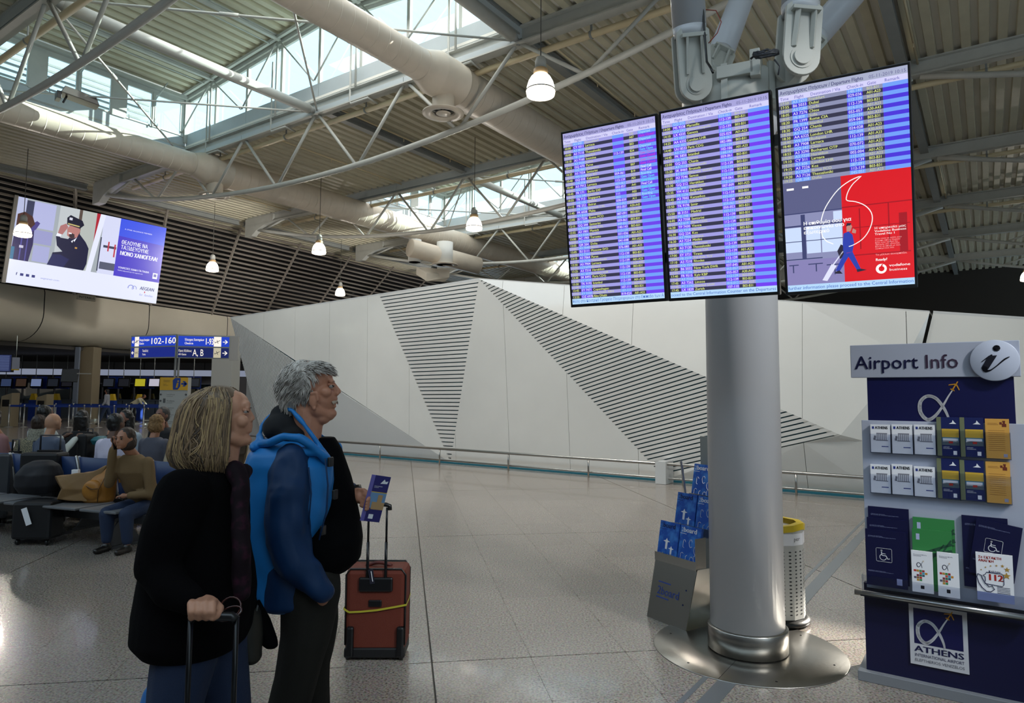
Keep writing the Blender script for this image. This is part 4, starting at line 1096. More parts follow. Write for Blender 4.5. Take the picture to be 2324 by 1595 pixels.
        q = MB(); q.poly(fr, fig([(.29, .03), (.33, .02), (.41, .16), (.37, .18)]), .0035); q.poly(fr, fig([(.375, .17), (.385, .165), (.47, .29), (.462, .295)]), .0035); q.build('advert_case', E_('e4e6ff'), r)
    for cn, mb_ in T.items(): mb_.build('lettering', E_(cn), r, kind='stuff')
    return r
Wd, Hd = .59, 1.05
frs = [fit([(1271, 301), (1494, 255), (1515, 683), (1296, 697)], Wd, Hd, 3.8), fit([(1495, 253), (1750, 202), (1774, 670), (1517, 682)], Wd, Hd, 3.8), fit([(1759, 199), (2067, 138), (2084, 652), (1783, 670)], Wd, Hd, 3.8)]
board(frs[0], Wd - .004, Hd, R1.split('\n'), 'θείτε στο Κεντρικό Γραφείο Πληροφοριών στο Επίπεδο των Α', 'left flight board, smallest in view, with coloured remarks in its last column', True)
board(frs[1], Wd - .004, Hd, R2.split('\n'), 'oceed to the Central Information Counter on the Departures', 'middle flight board, full of flights from 14:00 on', False)
board(frs[2], Wd, Hd, R3.split('\n'), 'further information please proceed to the Central Information', 'right flight board with a red advert filling its lower half', False, True)
fm = frs[1]
r = thing('board_mount', 'grey steel mount holding the flight boards to the column', 'bracket', fm.at(.3, .5, -.3))
m = MB(); m.fbox(fm, -.55, 1.0, .78, .84, -.16, -.10); m.fbox(fm, -.55, 1.0, .22, .28, -.16, -.10); m.build('cross_rail', STEELD, r)
m = MB()
for z in (.81, .25): m.bar(fm.at(.42, z, -.15), np.array([CCx, CCy, fm.at(.42, z, -.15)[2]]), .14, .08)
m.build('stand_off', STEELD, r)

# ================================================================ BIG ADVERT SCREEN
fb = fit([(42, 445), (378, 519), (354, 688), (13, 641)], 6.0, 3.77, 32)
bb = thing('advert_screen', 'big tilted advert screen with a saluting pilot and blue text panel', 'screen', fb.at(3, 1.9))
m = MB(); m.fbox(fb, 0, 6.0, 0, 3.77, -.25, -.02); m.fbox(fb, -.14, 0, -.02, 3.8, -.25, .03); m.build('casing', GREYP, bb)
def bq(name, c_, pts, c=.01, st=1.0):
    q = MB(); q.poly(fb, [(a * 6.0, b * 3.77) for a, b in pts], c); return q.build(name, emi('bb_' + c_, c_, st), bb)
R4 = lambda x0, x1, z0, z1: [(x0, z0), (x1, z0), (x1, z1), (x0, z1)]
bq('display', 'e4e8ff', R4(0, 1, 0, 1), .0); bq('white_band', 'e8ecff', R4(0, 1, 0, .275), .01)
bq('photo_backdrop', 'a5adb4', R4(0, .665, .275, 1), .01)
bq('photo_galley_left', 'b8bede', R4(0, .055, .275, 1), .015); bq('photo_cupboard', 'b4b8e2', R4(.10, .235, .68, .985), .016); bq('photo_cupboard', '9a9ccc', R4(.11, .235, .50, .66), .016); bq('photo_cupboard', 'a8acd8', R4(.13, .23, .29, .48), .016)
bq('photo_dark_gap', '3a3e58', R4(.055, .10, .70, .98), .016); bq('photo_wall', 'c2c8cc', R4(.26, .40, .275, 1), .014); bq('photo_dark_strip', '5a4c44', R4(.385, .405, .275, 1), .017); bq('photo_wall', 'b6bcb8', R4(.405, .50, .275, 1), .015)
bq('photo_red_strap', 'b02436', [(.50, .5), (.515, .5), (.525, 1), (.50, 1)], .018); bq('photo_white_frame', 'e8ecff', [(.475, .275), (.51, .275), (.56, 1), (.525, 1)], .019)
bq('photo_panel', 'd8dcf8', R4(.55, .665, .275, 1), .016); bq('photo_dark_gap', '40445c', R4(.545, .553, .30, .72), .02); bq('photo_dark_gap', '40445c', R4(.57, .66, .60, .63), .02); bq('photo_red_tag', 'c03848', R4(.60, .61, .56, .68), .022); bq('photo_red_tag', 'c03848', R4(.645, .655, .5, .66), .022); bq('photo_dark_gap', '565a70', R4(.56, .665, .33, .42), .02)
# child seen from behind
bq('child_coat', '2c2458', [(.0, .275), (.11, .275), (.125, .48), (.12, .66), (.09, .72), (.03, .70), (.005, .55)], .024); bq('child_arm', '4a4088', [(.09, .60), (.13, .66), (.15, .74), (.13, .76), (.08, .68)], .026)
bq('child_hair', '4a2c26', [(.01, .66), (.03, .62), (.09, .64), (.12, .72), (.10, .80), (.05, .84), (.01, .80)], .028); bq('child_sleeve', '1c6a94', R4(.0, .02, .275, .42), .03)
bq('coat_check', '5450a0', R4(.05, .058, .28, .60), .03); bq('coat_check', '5450a0', R4(.085, .092, .28, .60), .03); bq('coat_buckle', 'c8c4dc', R4(.045, .07, .42, .45), .031)
# pilot
bq('pilot_suit', '14163c', [(.235, .275), (.46, .275), (.475, .36), (.475, .55), (.45, .62), (.395, .72), (.36, .70), (.335, .62), (.285, .62), (.27, .67), (.255, .64), (.27, .52), (.31, .46), (.25, .43)], .026)
bq('pilot_trouser', '22265a', [(.225, .275), (.33, .275), (.36, .38), (.30, .42), (.25, .41)], .028)
bq('pilot_face', 'b87c78', [(.325, .66), (.355, .63), (.39, .66), (.405, .74), (.395, .79), (.34, .80), (.32, .74)], .03); bq('pilot_beard', '3c2c34', [(.335, .66), (.355, .63), (.375, .65), (.37, .69), (.345, .70)], .031); bq('pilot_teeth', 'f4f0f8', R4(.332, .352, .685, .70), .033)
bq('pilot_hand', 'b07474', [(.265, .66), (.295, .66), (.325, .76), (.31, .80), (.275, .76)], .03); bq('pilot_cuff', 'f0f2ff', [(.255, .63), (.285, .63), (.29, .66), (.262, .67)], .031); bq('pilot_shirt', 'f0f2ff', [(.355, .60), (.375, .63), (.39, .66), (.37, .57)], .031); bq('pilot_tie', '101030', [(.36, .55), (.368, .62), (.376, .60), (.37, .52)], .032)
bq('pilot_cap', '14142e', [(.315, .79), (.40, .77), (.425, .82), (.41, .87), (.33, .91), (.31, .87)], .034); bq('cap_badge', 'd8d8e8', R4(.325, .345, .85, .88), .036); bq('cap_braid', 'c8b878', [(.32, .795), (.395, .785), (.397, .80), (.32, .81)], .036); bq('pilot_badge', 'c89a4c', R4(.385, .40, .52, .54), .033)
bq('blue_panel', '4a3cc8', R4(.665, 1, .275, 1), .024); bq('blue_header', '4058e8', [(.665, .78), (1, .76), (1, 1), (.665, 1)], .026)
tm = MB(); text(tm, fb, 'A STAR ALLIANCE MEMBER', 6 * .70, 3.77 * .87, .055, c=.03, width=6 * .20)
text(tm, fb, 'ΘΕΛΟΥΜΕ ΝΑ\nΤΑΞΙΔΕΥΟΥΜΕ', 6 * .69, 3.77 * .685, .185, c=.03, bold=.015, width=6 * .20, space=.92); text(tm, fb, 'ΜΟΝΟ ΧΑΜΟΓΕΛΑ!', 6 * .69, 3.77 * .545, .19, c=.03, bold=.04, width=6 * .27)
text(tm, fb, 'ΥΠΗΡΕΣΙΕΣ ΕΙΔΙΚΑ ΓΙΑ ΠΑΙΔΙΑ', 6 * .69, 3.77 * .375, .085, c=.03, bold=.02, width=6 * .225); text(tm, fb, 'Μάθετε περισσότερα στο aegeanair.com', 6 * .69, 3.77 * .345, .05, c=.03, width=6 * .18); tm.build('lettering', emi('bb_fff', 'f6f6ff', 1), bb)
tm = MB(); text(tm, fb, 'AEGEAN', 6 * .865, 3.77 * .15, .16, c=.03, bold=.02, width=6 * .105, shear=.1); text(tm, fb, 'f', 6 * .05, 3.77 * .10, .13, c=.03, bold=.03)
for a in (.075, .11, .145): tm.poly(fb, [(6 * (a + dx), 3.77 * (.10 + dz)) for dx, dz in ((0, 0), (.02, 0), (.02, .03), (0, .03))], .03)
tm.build('lettering', emi('bb_ink', '3c3f80', 1), bb)
tm = MB(); text(tm, fb, 'aegeanair.com', 6 * .20, 3.77 * .10, .075, c=.03, width=6 * .115); text(tm, fb, 'for  families', 6 * .865, 3.77 * .075, .10, c=.03, width=6 * .10, shear=.3)
tm.path([fb.at(6 * (.80 + .02 * math.cos(q)), 3.77 * (.155 + .035 * math.sin(q)), .03) for q in np.linspace(-.3, 3.4, 12)], .02, n=5); tm.path([fb.at(6 * (.825 + .015 * math.cos(q)), 3.77 * (.155 + .03 * math.sin(q)), .03) for q in np.linspace(-.3, 3.8, 12)], .015, n=5)
tm.build('lettering', emi('bb_lilac', '8f98dc', 1), bb); bq('red_dot', 'd03050', R4(.90, .907, .115, .135), .031)
bq('code_plate', 'e8ecff', R4(.945, .98, .315, .39), .03); bq('code_mark', '5a58b0', R4(.952, .972, .34, .375), .032)
# hanger struts
m = MB(); m.bar(fb.at(1, 3.0, -.25), fb.at(1, 3.0, -.9), .08, .08); m.bar(fb.at(5, 3.0, -.25), fb.at(5, 3.0, -.9), .08, .08); m.bar(fb.at(1, .4, -.25), fb.at(1, .4, -.6), .08, .08); m.bar(fb.at(5, .4, -.25), fb.at(5, .4, -.6), .08, .08); m.build('wall_bracket', STEELD, bb)

# ================================================================ HANGING DIRECTION SIGNS + TOTEM
def quadframe(x0, y0, x1, y1, Y0, Y1):
    """frame from bottom-left pixel to bottom-right pixel, vertical plane"""
    P, Q = atY(x0, y0, Y0), atY(x1, y1, Y1); Q[2] = P[2]
    f = Frame(P, Q - P, (0, 0, 1)); f.w = np.linalg.norm(Q - P); return f
SB_ = emi('sign_blue', '1a2a86', .9); SBL = emi('sign_blue_lit', '2040c0', 1.0); SBD = emi('sign_blue_dim', '15215e', .9); SW_ = emi('sign_white', 'fff6ea', 1.0); SWD = emi('sign_cream', 'c9c0a4', .9)
def arrow(mb, fr, cx, cz, L, c, left=False, k=.016):
    sg = -1 if left else 1; h = L / 2; a = L * .42; q = k * 1.5
    for P in ([(-h, -k / 2), (h - q * .6, -k / 2), (h - q * .6, k / 2), (-h, k / 2)], [(h, 0), (h - a, a), (h - a - q, a), (h - q, 0)], [(h, 0), (h - a, -a), (h - a - q, -a), (h - q, 0)]):
        mb.add([fr.at(cx + sg * x, cz + z, c) for x, z in P], [(0, 1, 2, 3)])
def plane_icon(mb, fr, cx, cz, s, c, up=True):
    mb.path([fr.at(cx - s * .5, cz - s * .22 * (1 if up else -1), c), fr.at(cx + s * .5, cz + s * .32 * (1 if up else -1), c)], s * .06, n=5)
    mb.path([fr.at(cx, cz, c), fr.at(cx - s * .12, cz + s * .38, c)], s * .05, n=5); mb.path([fr.at(cx, cz, c), fr.at(cx + s * .14, cz - s * .34, c)], s * .05, n=5); mb.path([fr.at(cx - s * .42, cz - s * .17, c), fr.at(cx - s * .52, cz + s * .05, c)], s * .04, n=5)
sr = thing('direction_sign', 'lit blue and white direction signs with arrows on a steel pole', 'sign', (atY(404, 780, 14.0)[0], 14.0, 0))
fl = quadframe(296, 812, 397, 808, 14.5, 14.0); fr2 = quadframe(402, 811, 520, 811, 14.0, 14.25)
HH = .455
for f_, nm in ((fl, 0), (fr2, 1)):
    m = MB(); m.fbox(f_, -.01, f_.w + .01, -.01, HH + .02, -.12, -.004); m.build('sign_case', STEELD, sr)
    w2 = f_.w
    for row in (0, 1):
        z0 = .0 + row * (HH / 2 + .006); z1 = z0 + HH / 2 - .014
        m = MB(); m.fbox(f_, .01, w2 - .01, z0 + .008, z1, -.004, 0); m.build('sign_face', (SBL if row else SB_) if nm == 0 or row else SBD, sr)
        ia = (.11, .235) if nm == 0 else (w2 - .31, w2 - .165)
        m = MB(); m.fbox(f_, ia[0], ia[1], z0 + .008, z1, 0, .002); m.build('icon_field', SW_ if row else SWD, sr)
        m = MB(); plane_icon(m, f_, sum(ia) / 2, (z0 + z1) / 2, .10, .004, row == 1 or nm == 1) if not (nm == 0 and row == 0) else text(m, f_, 'WC', ia[0] + .02, z0 + .08, .05, c=.004); m.build('icon', emi('sign_ink', '141a40', .6), sr)
        m = MB(); arrow(m, f_, .06 if nm == 0 else w2 - .085, (z0 + z1) / 2, .075 if nm == 0 else .10, .003, left=(nm == 0))
        if nm == 0 and row: text(m, f_, 'Έλεγχος Εισιτηρίων', .25, z0 + .12, .042, c=.002, width=.29, bold=.02); text(m, f_, 'Check-in', .25, z0 + .045, .045, c=.002, width=.13, bold=.02); text(m, f_, '102-160', .56, z0 + .05, .13, c=.002, width=w2 - .60, bold=.02)
        if nm == 0 and not row: text(m, f_, 'Τουαλέτες', .35, z0 + .12, .05, c=.002, width=.17); text(m, f_, 'Toilets', .35, z0 + .05, .04, c=.002, width=.10)
        if nm == 1 and row: text(m, f_, 'Έλεγχος Εισιτηρίων', .13, z0 + .12, .045, c=.002, width=.37, bold=.02); text(m, f_, 'Check-in', .13, z0 + .045, .045, c=.002, width=.16, bold=.02); text(m, f_, '1-93', .52, z0 + .045, .135, c=.002, width=w2 - .315 - .54, bold=.02)
        if nm == 1 and not row: text(m, f_, 'Προς Εξόδους', .02, z0 + .12, .045, c=.002, width=.25); text(m, f_, 'All Gates', .02, z0 + .05, .04, c=.002, width=.15); text(m, f_, 'A, B', .29, z0 + .04, .14, c=.002, width=.21)
        m.build('lettering', SW_, sr)
m = MB(); m.fbox(fr2, fr2.w, fr2.w + .17, -.04, HH + .02, -.12, -.01); m.build('sign_case', GREYP, sr)
pc = atY(404, 780, 14.06); m = MB()
for dx in (-.035, .03): m.tube((pc[0] + dx, pc[1], 1.88), (pc[0] + dx, pc[1], 2.78), .022, n=10)
m.build('pole', ALU, sr)
ft = quadframe(357, 1000, 421, 1000, 13.9, 13.9); ft.o[2] = 0.0
tz = atY(360, 856, 13.9)[2]
m = MB(); m.fbox(ft, 0, ft.w, 0, tz, -.14, 0); m.build('totem_body', mat('totem_white', '9fa09c', .5), sr)
m = MB(); m.fbox(ft, .0, ft.w, tz - .26, tz, 0, .004); m.build('yellow_head', mat('sign_yellow', 'c99a28', .5), sr)
m = MB(); m.poly(ft, [(.27, tz - .25), (.37, tz - .25), (.42, tz - .18), (.42, tz - .01), (.31, tz - .01), (.26, tz - .06)], .005); arrow(m, ft, .50, tz - .13, .13, .006, k=.035); m.build('blue_mark', mat('sign_blue_flat', '1c3c86', .5), sr)
m = MB(); text(m, ft, 'i', .32, tz - .21, .16, c=.007, bold=.04, shear=.2); m.build('lettering', mat('sign_yellow', 'c99a28', .5), sr)
m = MB()
text(m, ft, 'Πληροφορίες\nΑεροδρομίου\n\nAirport\nInformation', .07, tz - .07, .018, c=.005, width=.14)
for k, (s1_, z) in enumerate((('Lost & Found', .36), ('Toilets', .49), ('Telephones', .63), ('Baby Care', .77), ('Shops', .91), ('Chapel', 1.04))):
    text(m, ft, s1_, .15, tz - z, .022, c=.004, width=.16); text(m, ft, s1_.lower(), .15, tz - z - .035, .016, c=.004, width=.12)
arrow(m, ft, .03, tz - .35, .05, .005, left=True, k=.012); arrow(m, ft, .03, tz - .48, .05, .005, left=True, k=.012); arrow(m, ft, .54, tz - .35, .05, .005, k=.012); arrow(m, ft, .54, tz - .62, .05, .005, k=.012)
m.fbox(ft, .085, .10, tz - .52, tz - .43, .0, .004); m.fbox(ft, .11, .125, tz - .52, tz - .43, 0, .004)
m.build('lettering', mat('sign_text', '26282c', .6), sr)
m = MB(); m.fbox(ft, .43, .51, tz - 1.10, tz - .70, 0, .004); m.fbox(ft, .38, .43, tz - .80, tz - .72, 0, .004); m.build('dark_poster', BLACKP, sr)

# ================================================================ AIRPORT INFO STAND
PL = atz(1953, 1541, 0.0); fi = Frame(PL, -VV, (0, 0, 1))
def ip(x, y): return fi.px(x, y)
SL = mat('stand_silver', 'a8adbd', .4, metal=.1, var=.02, scale=3); SN = mat('stand_navy', '101244', .35, var=.02); 
st = thing('info_stand', 'tall silver and navy brochure stand headed Airport Info', 'stand', fi.at(.37, 0, -.1))
zt0, zt1 = ip(1953, 857)[1], ip(1953, 783)[1]; wr = ip(2316, 820)[0]
m = MB(); m.fbox(fi, 0, wr, zt0, zt1, -.04, 0); m.build('header_board', SL, st, bevel=.003)
cx_, cz_ = ip(2257, 818); rd = (ip(2314, 818)[0] - ip(2200, 818)[0]) / 2 * 1.0
m = MB(); m.lathe([(rd, 0), (rd, .018), (rd - .003, .02), (0, .02)], fi.at(cx_, cz_, 0), 64, axis=fi.n); hd_ = m.build('round_badge', mat('badge_silver', 'b4bacb', .35), st)
m = MB(); z0_, x0_ = zt0 + .05, .024
text(m, fi, 'Airport', x0_, z0_, .076, c=.003, bold=.012, width=ip(2085, 820)[0] - x0_ - .003); m.build('lettering', mat('ink_navy', '181a48', .5), st)
m = MB(); text(m, fi, 'Info', ip(2097, 820)[0], z0_, .076, c=.003, bold=.012, width=ip(2170, 820)[0] - ip(2097, 820)[0]); m.build('lettering', mat('ink_plum', '4b3a52', .5), st)
# the cursive i
def ribbon(mb, fr, pts, ws, c):
    """calligraphic stroke: centre points and half widths along the horizontal"""
    for (a, b), (a2, b2), w0, w1 in zip(pts, pts[1:], ws, ws[1:]):
        mb.add([fr.at(a - w0, b, c), fr.at(a + w0, b, c), fr.at(a2 + w1, b2, c), fr.at(a2 - w1, b2, c)], [(0, 1, 2, 3)])
def smoothpts(K, n=6):
    out = []
    for i in range(len(K) - 1):
        p0, p1, p2, p3 = [np.array(K[max(0, min(len(K) - 1, i + d))], float) for d in (-1, 0, 1, 2)]
        for t in np.linspace(0, 1, n, endpoint=False): out.append(.5 * (2 * p1 + (p2 - p0) * t + (2 * p0 - 5 * p1 + 4 * p2 - p3) * t * t + (-p0 + 3 * p1 - 3 * p2 + p3) * t ** 3))
    return out + [np.array(K[-1], float)]
def stroke(mb, fr, K, c, n=6):
    """K: (a, b, half width); swept flat ribbon perpendicular to the path"""
    P = smoothpts(K, n)
    for p, q in zip(P, P[1:]):
        d = q[:2] - p[:2]; L = np.linalg.norm(d)
        if L < 1e-9: continue
        nrm = np.array([-d[1], d[0]]) / L
        v_ = [p[:2] - nrm * p[2], q[:2] - nrm * q[2], q[:2] + nrm * q[2], p[:2] + nrm * p[2]]
        mb.add([fr.at(x, y, c) for x, y in v_], [(0, 1, 2, 3)])
        mb.add([fr.at(q[0] + q[2] * math.cos(t), q[1] + q[2] * math.sin(t), c) for t in np.linspace(0, 2 * math.pi, 9)[:-1]], [tuple(range(8))])
m = MB(); k = rd / .115; J = lambda L: [(cx_ + a * k, cz_ + b * k, w_ * k) for a, b, w_ in L]
stroke(m, fi, J([(-.060, -.008, .002), (-.035, .014, .003), (-.012, .030, .004)]), .0225); m.poly(fi, [(cx_ - .027 * k, cz_ + .026 * k), (cx_ + .013 * k, cz_ + .028 * k), (cx_ - .03 * k, cz_ - .048 * k), (cx_ - .062 * k, cz_ - .040 * k)][::-1], .0226)
stroke(m, fi, J([(-.047, -.040, .015), (-.044, -.054, .012), (-.034, -.058, .006), (-.018, -.053, .0035), (.01, -.030, .003), (.045, .004, .004), (.068, .018, .002)]), .0227)
m.lathe([(.017 * k, 0), (0, .0)], fi.at(cx_ + .012 * k, cz_ + .068 * k, .0225), 24, axis=fi.n); m.build('cursive_letter', mat('ink_black', '0e0e1c', .4), hd_)
# navy panel with the ribbon alpha emblem
a0, b0 = ip(1970, 958); a1, b1 = ip(2301, 858)
m = MB(); m.fbox(fi, a0, a1, b0 - .12, zt0 + .02, -.05, -.012); m.build('navy_panel', SN, st)
WHT = mat('emblem_white', 'd6d6da', .5); YEL = mat('emblem_yellow', 'c4881c', .5)
def emblem(parent, fr, cx, cz, s, c, colr=WHT, yel=YEL, lw=1.0):
    """open ribbon alpha whose long stroke ends in a small aircraft; s = overall height"""
    K = [(.30, -.50, .022), (.27, -.30, .030), (.16, -.02, .040), (-.02, .24, .045), (-.24, .30, .045), (-.42, .12, .048), (-.42, -.20, .050), (-.25, -.40, .050), (-.05, -.28, .040), (.14, .0, .030), (.30, .30, .020), (.42, .50, .015)]
    q = MB(); stroke(q, fr, [(cx + a * s, cz + b * s, w_ * s * lw) for a, b, w_ in K], c, 7); e = q.build('alpha_emblem', colr, parent)
    q = MB(); d = np.array([.5, .87]); n_2 = np.array([-.87, .5]); o = np.array([cx + .47 * s, cz + .60 * s]); 
    def L(u_, v_): p = o + d * u_ * s + n_2 * v_ * s; return (p[0], p[1])
    q.poly(fr, [L(-.14, -.018), L(.14, -.014), L(.17, 0), L(.14, .014), L(-.14, .018)], c + .0004)
    q.poly(fr, [L(.05, .0), L(-.06, .15), L(-.03, .15), L(.09, .0)], c + .0004); q.poly(fr, [L(.05, 0), L(.09, 0), L(-.03, -.15), L(-.06, -.15)], c + .0004)
    q.poly(fr, [L(-.12, -.06), L(-.09, .0), L(-.12, .06), L(-.14, .06), L(-.13, 0), L(-.14, -.06)], c + .0004)
    q.build('aircraft_mark', yel, parent); return e
ex, ez = ip(2126, 922); emblem(st, fi, ex, ez, .185, -.010, lw=1.0)
# silver pocket board
g0, g1 = ip(1955, 953); h0, h1 = ip(1953, 1330)
m = MB(); m.fbox(fi, g0, wr + .012, h1 - .0, g1, -.012, .0); m.build('pocket_board', SL, st, bevel=.002)
m = MB(); m.fbox(fi, .03, wr - .02, .0, h1 + .02, -.06, -.02); m.build('lower_panel', mat('stand_navy_dark', '0a0c34', .4), st)
m = MB(); m.fbox(fi, -.01, wr + .02, 0, .055, -.28, .02); m.build('plinth', mat('plinth_grey', '76797e', .4), st, bevel=.003)
m = MB(); c0, c1 = ip(1951, 1338); m.tube(fi.at(-.01, c1 - .005, .035), fi.at(wr + .01, c1 - .005, .035), .017, n=20); m.build('tube_rail', STAIN, st)
m = MB(); m.fbox(fi, .02, wr - .01, c1 - .02, c1 - .008, .0, .05); m.build('tray', mat('tray_black', '14141a', .3), st)
lx0, lz0 = ip(2067, 1522); lx1, lz1 = ip(2194, 1391)[0], ip(2067, 1371)[1]
lz0 = lz1 - (lx1 - lx0) * 1.19
m = MB(); m.fbox(fi, lx0, lx1, lz0, lz1, -.02, -.012); pl = m.build('emblem_plate', mat('plate_white', 'bdbdc2', .5), st)
LW = lx1 - lx0
m = MB(); m.fbox(fi, lx0 + LW * .08, lx1 - LW * .08, lz0 + LW * .42, lz1 - LW * .07, -.012, -.0112); m.build('navy_square', SN, pl)
K_ = emblem(pl, fi, lx0 + LW * .42, lz0 + LW * .70, LW * .62, -.0105, lw=1.1)
m = MB(); text(m, fi, 'ATHENS', lx0 + LW * .08, lz0 + LW * .265, LW * .115, c=-.0105, bold=.05, width=LW * .84); text(m, fi, 'INTERNATIONAL AIRPORT', lx0 + LW * .08, lz0 + LW * .165, LW * .06, c=-.0105, width=LW * .84); m.build('lettering', mat('ink_navy', '181a48', .5), pl)
m = MB(); text(m, fi, 'ELEFTHERIOS VENIZELOS', lx0 + LW * .08, lz0 + LW * .07, LW * .055, c=-.0105, width=LW * .84); m.build('lettering', mat('ink_grey', '5c5c66', .5), pl)
ACR = glassmat('acrylic', 'f0f2f6', .05, .035)
def pocket(x0, x1, z0, z1, d=.03):
    q = MB(); q.fbox(fi, x0, x1, z0, z1, d, d + .002); q.fbox(fi, x0, x0 + .002, z0, z1, 0, d); q.fbox(fi, x1 - .002, x1, z0, z1, 0, d); q.fbox(fi, x0, x1, z0 - .002, z0, 0, d + .002); q.build('acrylic_pocket', ACR, st)
def leaflet(kind, x0, z0, x1, z1, label, group, c=.004, th=.018, tilt=0.0):
    W_, H_ = x1 - x0, z1 - z0
    fr = Frame(fi.at(x0, z0, c + th), fi.ax * math.cos(tilt) + fi.ay * math.sin(tilt), fi.ay * math.cos(tilt) - fi.ax * math.sin(tilt))
    r = thing('brochure', label, 'brochure', fi.at((x0 + x1) / 2, z0, c), group)
    base_ = {'athens': PAPER, 'guide': mat('leaf_navy', '1a2358', .35), 'yellow': mat('leaf_yellow', 'd29c48', .45), 'navy': mat('leaf_navy2', '0e1038', .35), 'green': mat('leaf_green', '357f44', .4), 'sust': PAPER, 'call': PAPER}[kind]
    q = MB(); q.fbox(fr, 0, W_, 0, H_, -th, 0); q.build('paper_block', base_, r)
    def T_(name, m_, body, a, b, h, **k): q = MB(); text(q, fr, body, a * W_, b * H_, h, c=.0008, **k); return q.build(name, m_, r)
    def rc(name, m_, L, cc=.0005):
        q = MB()
        for a, b, c_, d in L: q.add([fr.at(a * W_, c_ * H_, cc), fr.at(b * W_, c_ * H_, cc), fr.at(b * W_, d * H_, cc), fr.at(a * W_, d * H_, cc)], [(0, 1, 2, 3)])
        return q.build(name, m_, r)
    INK = mat('ink_black', '0e0e1c', .4); GR = mat('ink_midgrey', '7a7a84', .6)
    if kind == 'athens':
        T_('lettering', INK, 'ATHENS', .24, .84, H_ * .10, bold=.04, width=W_ * .64); rc('code_mark', mat('ink_blue', '2a3a86', .5), [(.08, .19, .84, .93)])
        L = [(.30, .85, .66, .70), (.26, .88, .42, .45)] + [(.32 + .09 * k, .36 + .09 * k, .45, .66) for k in range(6)] + [(.14, .26, .44, .52), (.17, .28, .52, .60)]
        rc('temple_drawing', GR, L); rc('footer_line', mat('ink_blue', '2a3a86', .5), [(.55, .90, .20, .23)])
    elif kind == 'guide':
        rc('green_spine', mat('olive', '6d7356', .5), [(0, .20, 0, 1)]); rc('yellow_sky', mat('leaf_sky', 'c9a436', .5), [(.22, .97, .48, .70)]); rc('road', mat('leaf_road', '4e5a62', .5), [(.22, .97, .28, .40)])
        rc('white_gantry', PAPER, [(.24, .95, .37, .47)]); rc('blue_frame', mat('leaf_teal', '4f7f92', .5), [(.22, .97, .46, .485), (.22, .26, .40, .48), (.92, .97, .40, .48)], .0008); rc('red_car', mat('leaf_red', 'a82820', .5), [(.52, .70, .33, .385)], .001)
        T_('lettering', PAPER, 'AIRPORT\nHANDBOOK', .26, .22, .005); rc('code_mark', PAPER, [(.70, .86, .04, .14)]); 
        q = MB(); q.poly(fr, [(.55 * W_, .83 * H_), (.88 * W_, .83 * H_), (.80 * W_, .87 * H_), (.72 * W_, .93 * H_), (.69 * W_, .87 * H_)], .0008); q.build('white_mark', PAPER, r)
    elif kind == 'yellow':
        BR = mat('leaf_brown', '6a2a1a', .5)
        rc('officer_drawing', BR, [(.70, .88, .80, .88), (.74, .83, .88, .94), (.60, .70, .86, .92), (.72, .84, .93, .955)]); rc('text_lines', mat('leaf_tan', 'a87432', .5), [(.1, .55, .85, .862), (.1, .50, .88, .892)] + [(.12, .80, .2 + .05 * k, .21 + .05 * k) for k in range(11)]); rc('code_mark', mat('leaf_code', '9a9ab0', .5), [(.72, .88, .04, .12)])
    elif kind == 'navy':
        LI = mat('leaf_lineblue', '8a90b8', .5)
        T_('lettering', LI, 'ΑΤΟΜΑ ΜΕ ΑΝΑΠΗΡΙΑ\nΚΑΙ ΑΤΟΜΑ ΜΕ ΜΕΙΩΜΕΝΗ ΚΙΝΗΤΙΚΟΤΗΤΑ', .07, .88, .0035, width=W_ * .68)
        T_('lettering', LI, 'DISABLED PERSONS AND\nPERSONS WITH REDUCED MOBILITY', .05, .26, .003, width=W_ * .62); rc('code_mark', LI, [(.74, .87, .06, .17)])
        q = MB(); cx, cz, s_ = .45 * W_, .56 * H_, W_ * .19
        q.path([fr.at(cx + a * s_, cz + b * s_, .001) for a, b in ((-.9, -.95), (.9, -.95), (1, -.85), (1, .85), (.9, .95), (-.9, .95), (-1, .85), (-1, -.85))], .0007, n=4, closed=True)
        q.lathe([(s_ * .14, 0), (0, 0)], fr.at(cx - .3 * s_, cz + .62 * s_, .001), 14, axis=fr.n)
        stroke(q, fr, [(cx - .3 * s_, cz + .45 * s_, .05 * s_), (cx - .25 * s_, cz - .05 * s_, .05 * s_), (cx + .25 * s_, cz - .08 * s_, .05 * s_), (cx + .45 * s_, cz - .5 * s_, .05 * s_), (cx + .7 * s_, cz - .45 * s_, .05 * s_)], .001, 2); stroke(q, fr, [(cx - .27 * s_, cz + .2 * s_, .035 * s_), (cx + .2 * s_, cz + .18 * s_, .035 * s_)], .001, 1)
        stroke(q, fr, [(cx - .12 * s_ + .42 * s_ * math.cos(t), cz - .3 * s_ + .42 * s_ * math.sin(t), .045 * s_) for t in np.linspace(2.1, 5.9, 9)], .001, 2); q.build('wheelchair_symbol', PAPER, r)
    elif kind == 'green':
        q = MB(); DG = mat('leaf_darkgreen', '1e4a34', .5)
        for a, b, a2, b2, w_ in ((.25, .60, 1.0, .80, .012), (.3, .55, 1.0, .68, .02), (.45, .50, .8, .78, .006), (.6, .50, .98, .86, .008), (.5, .68, .98, .60, .006)): q.bar(fr.at(a * W_, b * H_, .0008), fr.at(a2 * W_, b2 * H_, .0008), w_, .0008, up=fr.n)
        q.build('crane_drawing', DG, r); rc('code_mark', mat('leaf_code2', 'aab0d0', .5), [(.10, .19, .82, .92)])
    elif kind == 'sust':
        T_('lettering', mat('ink_navy', '181a48', .5), 'Βιώσιμη Ανάπτυξη\nSustainability', .10, .90, .0045, width=W_ * .62)
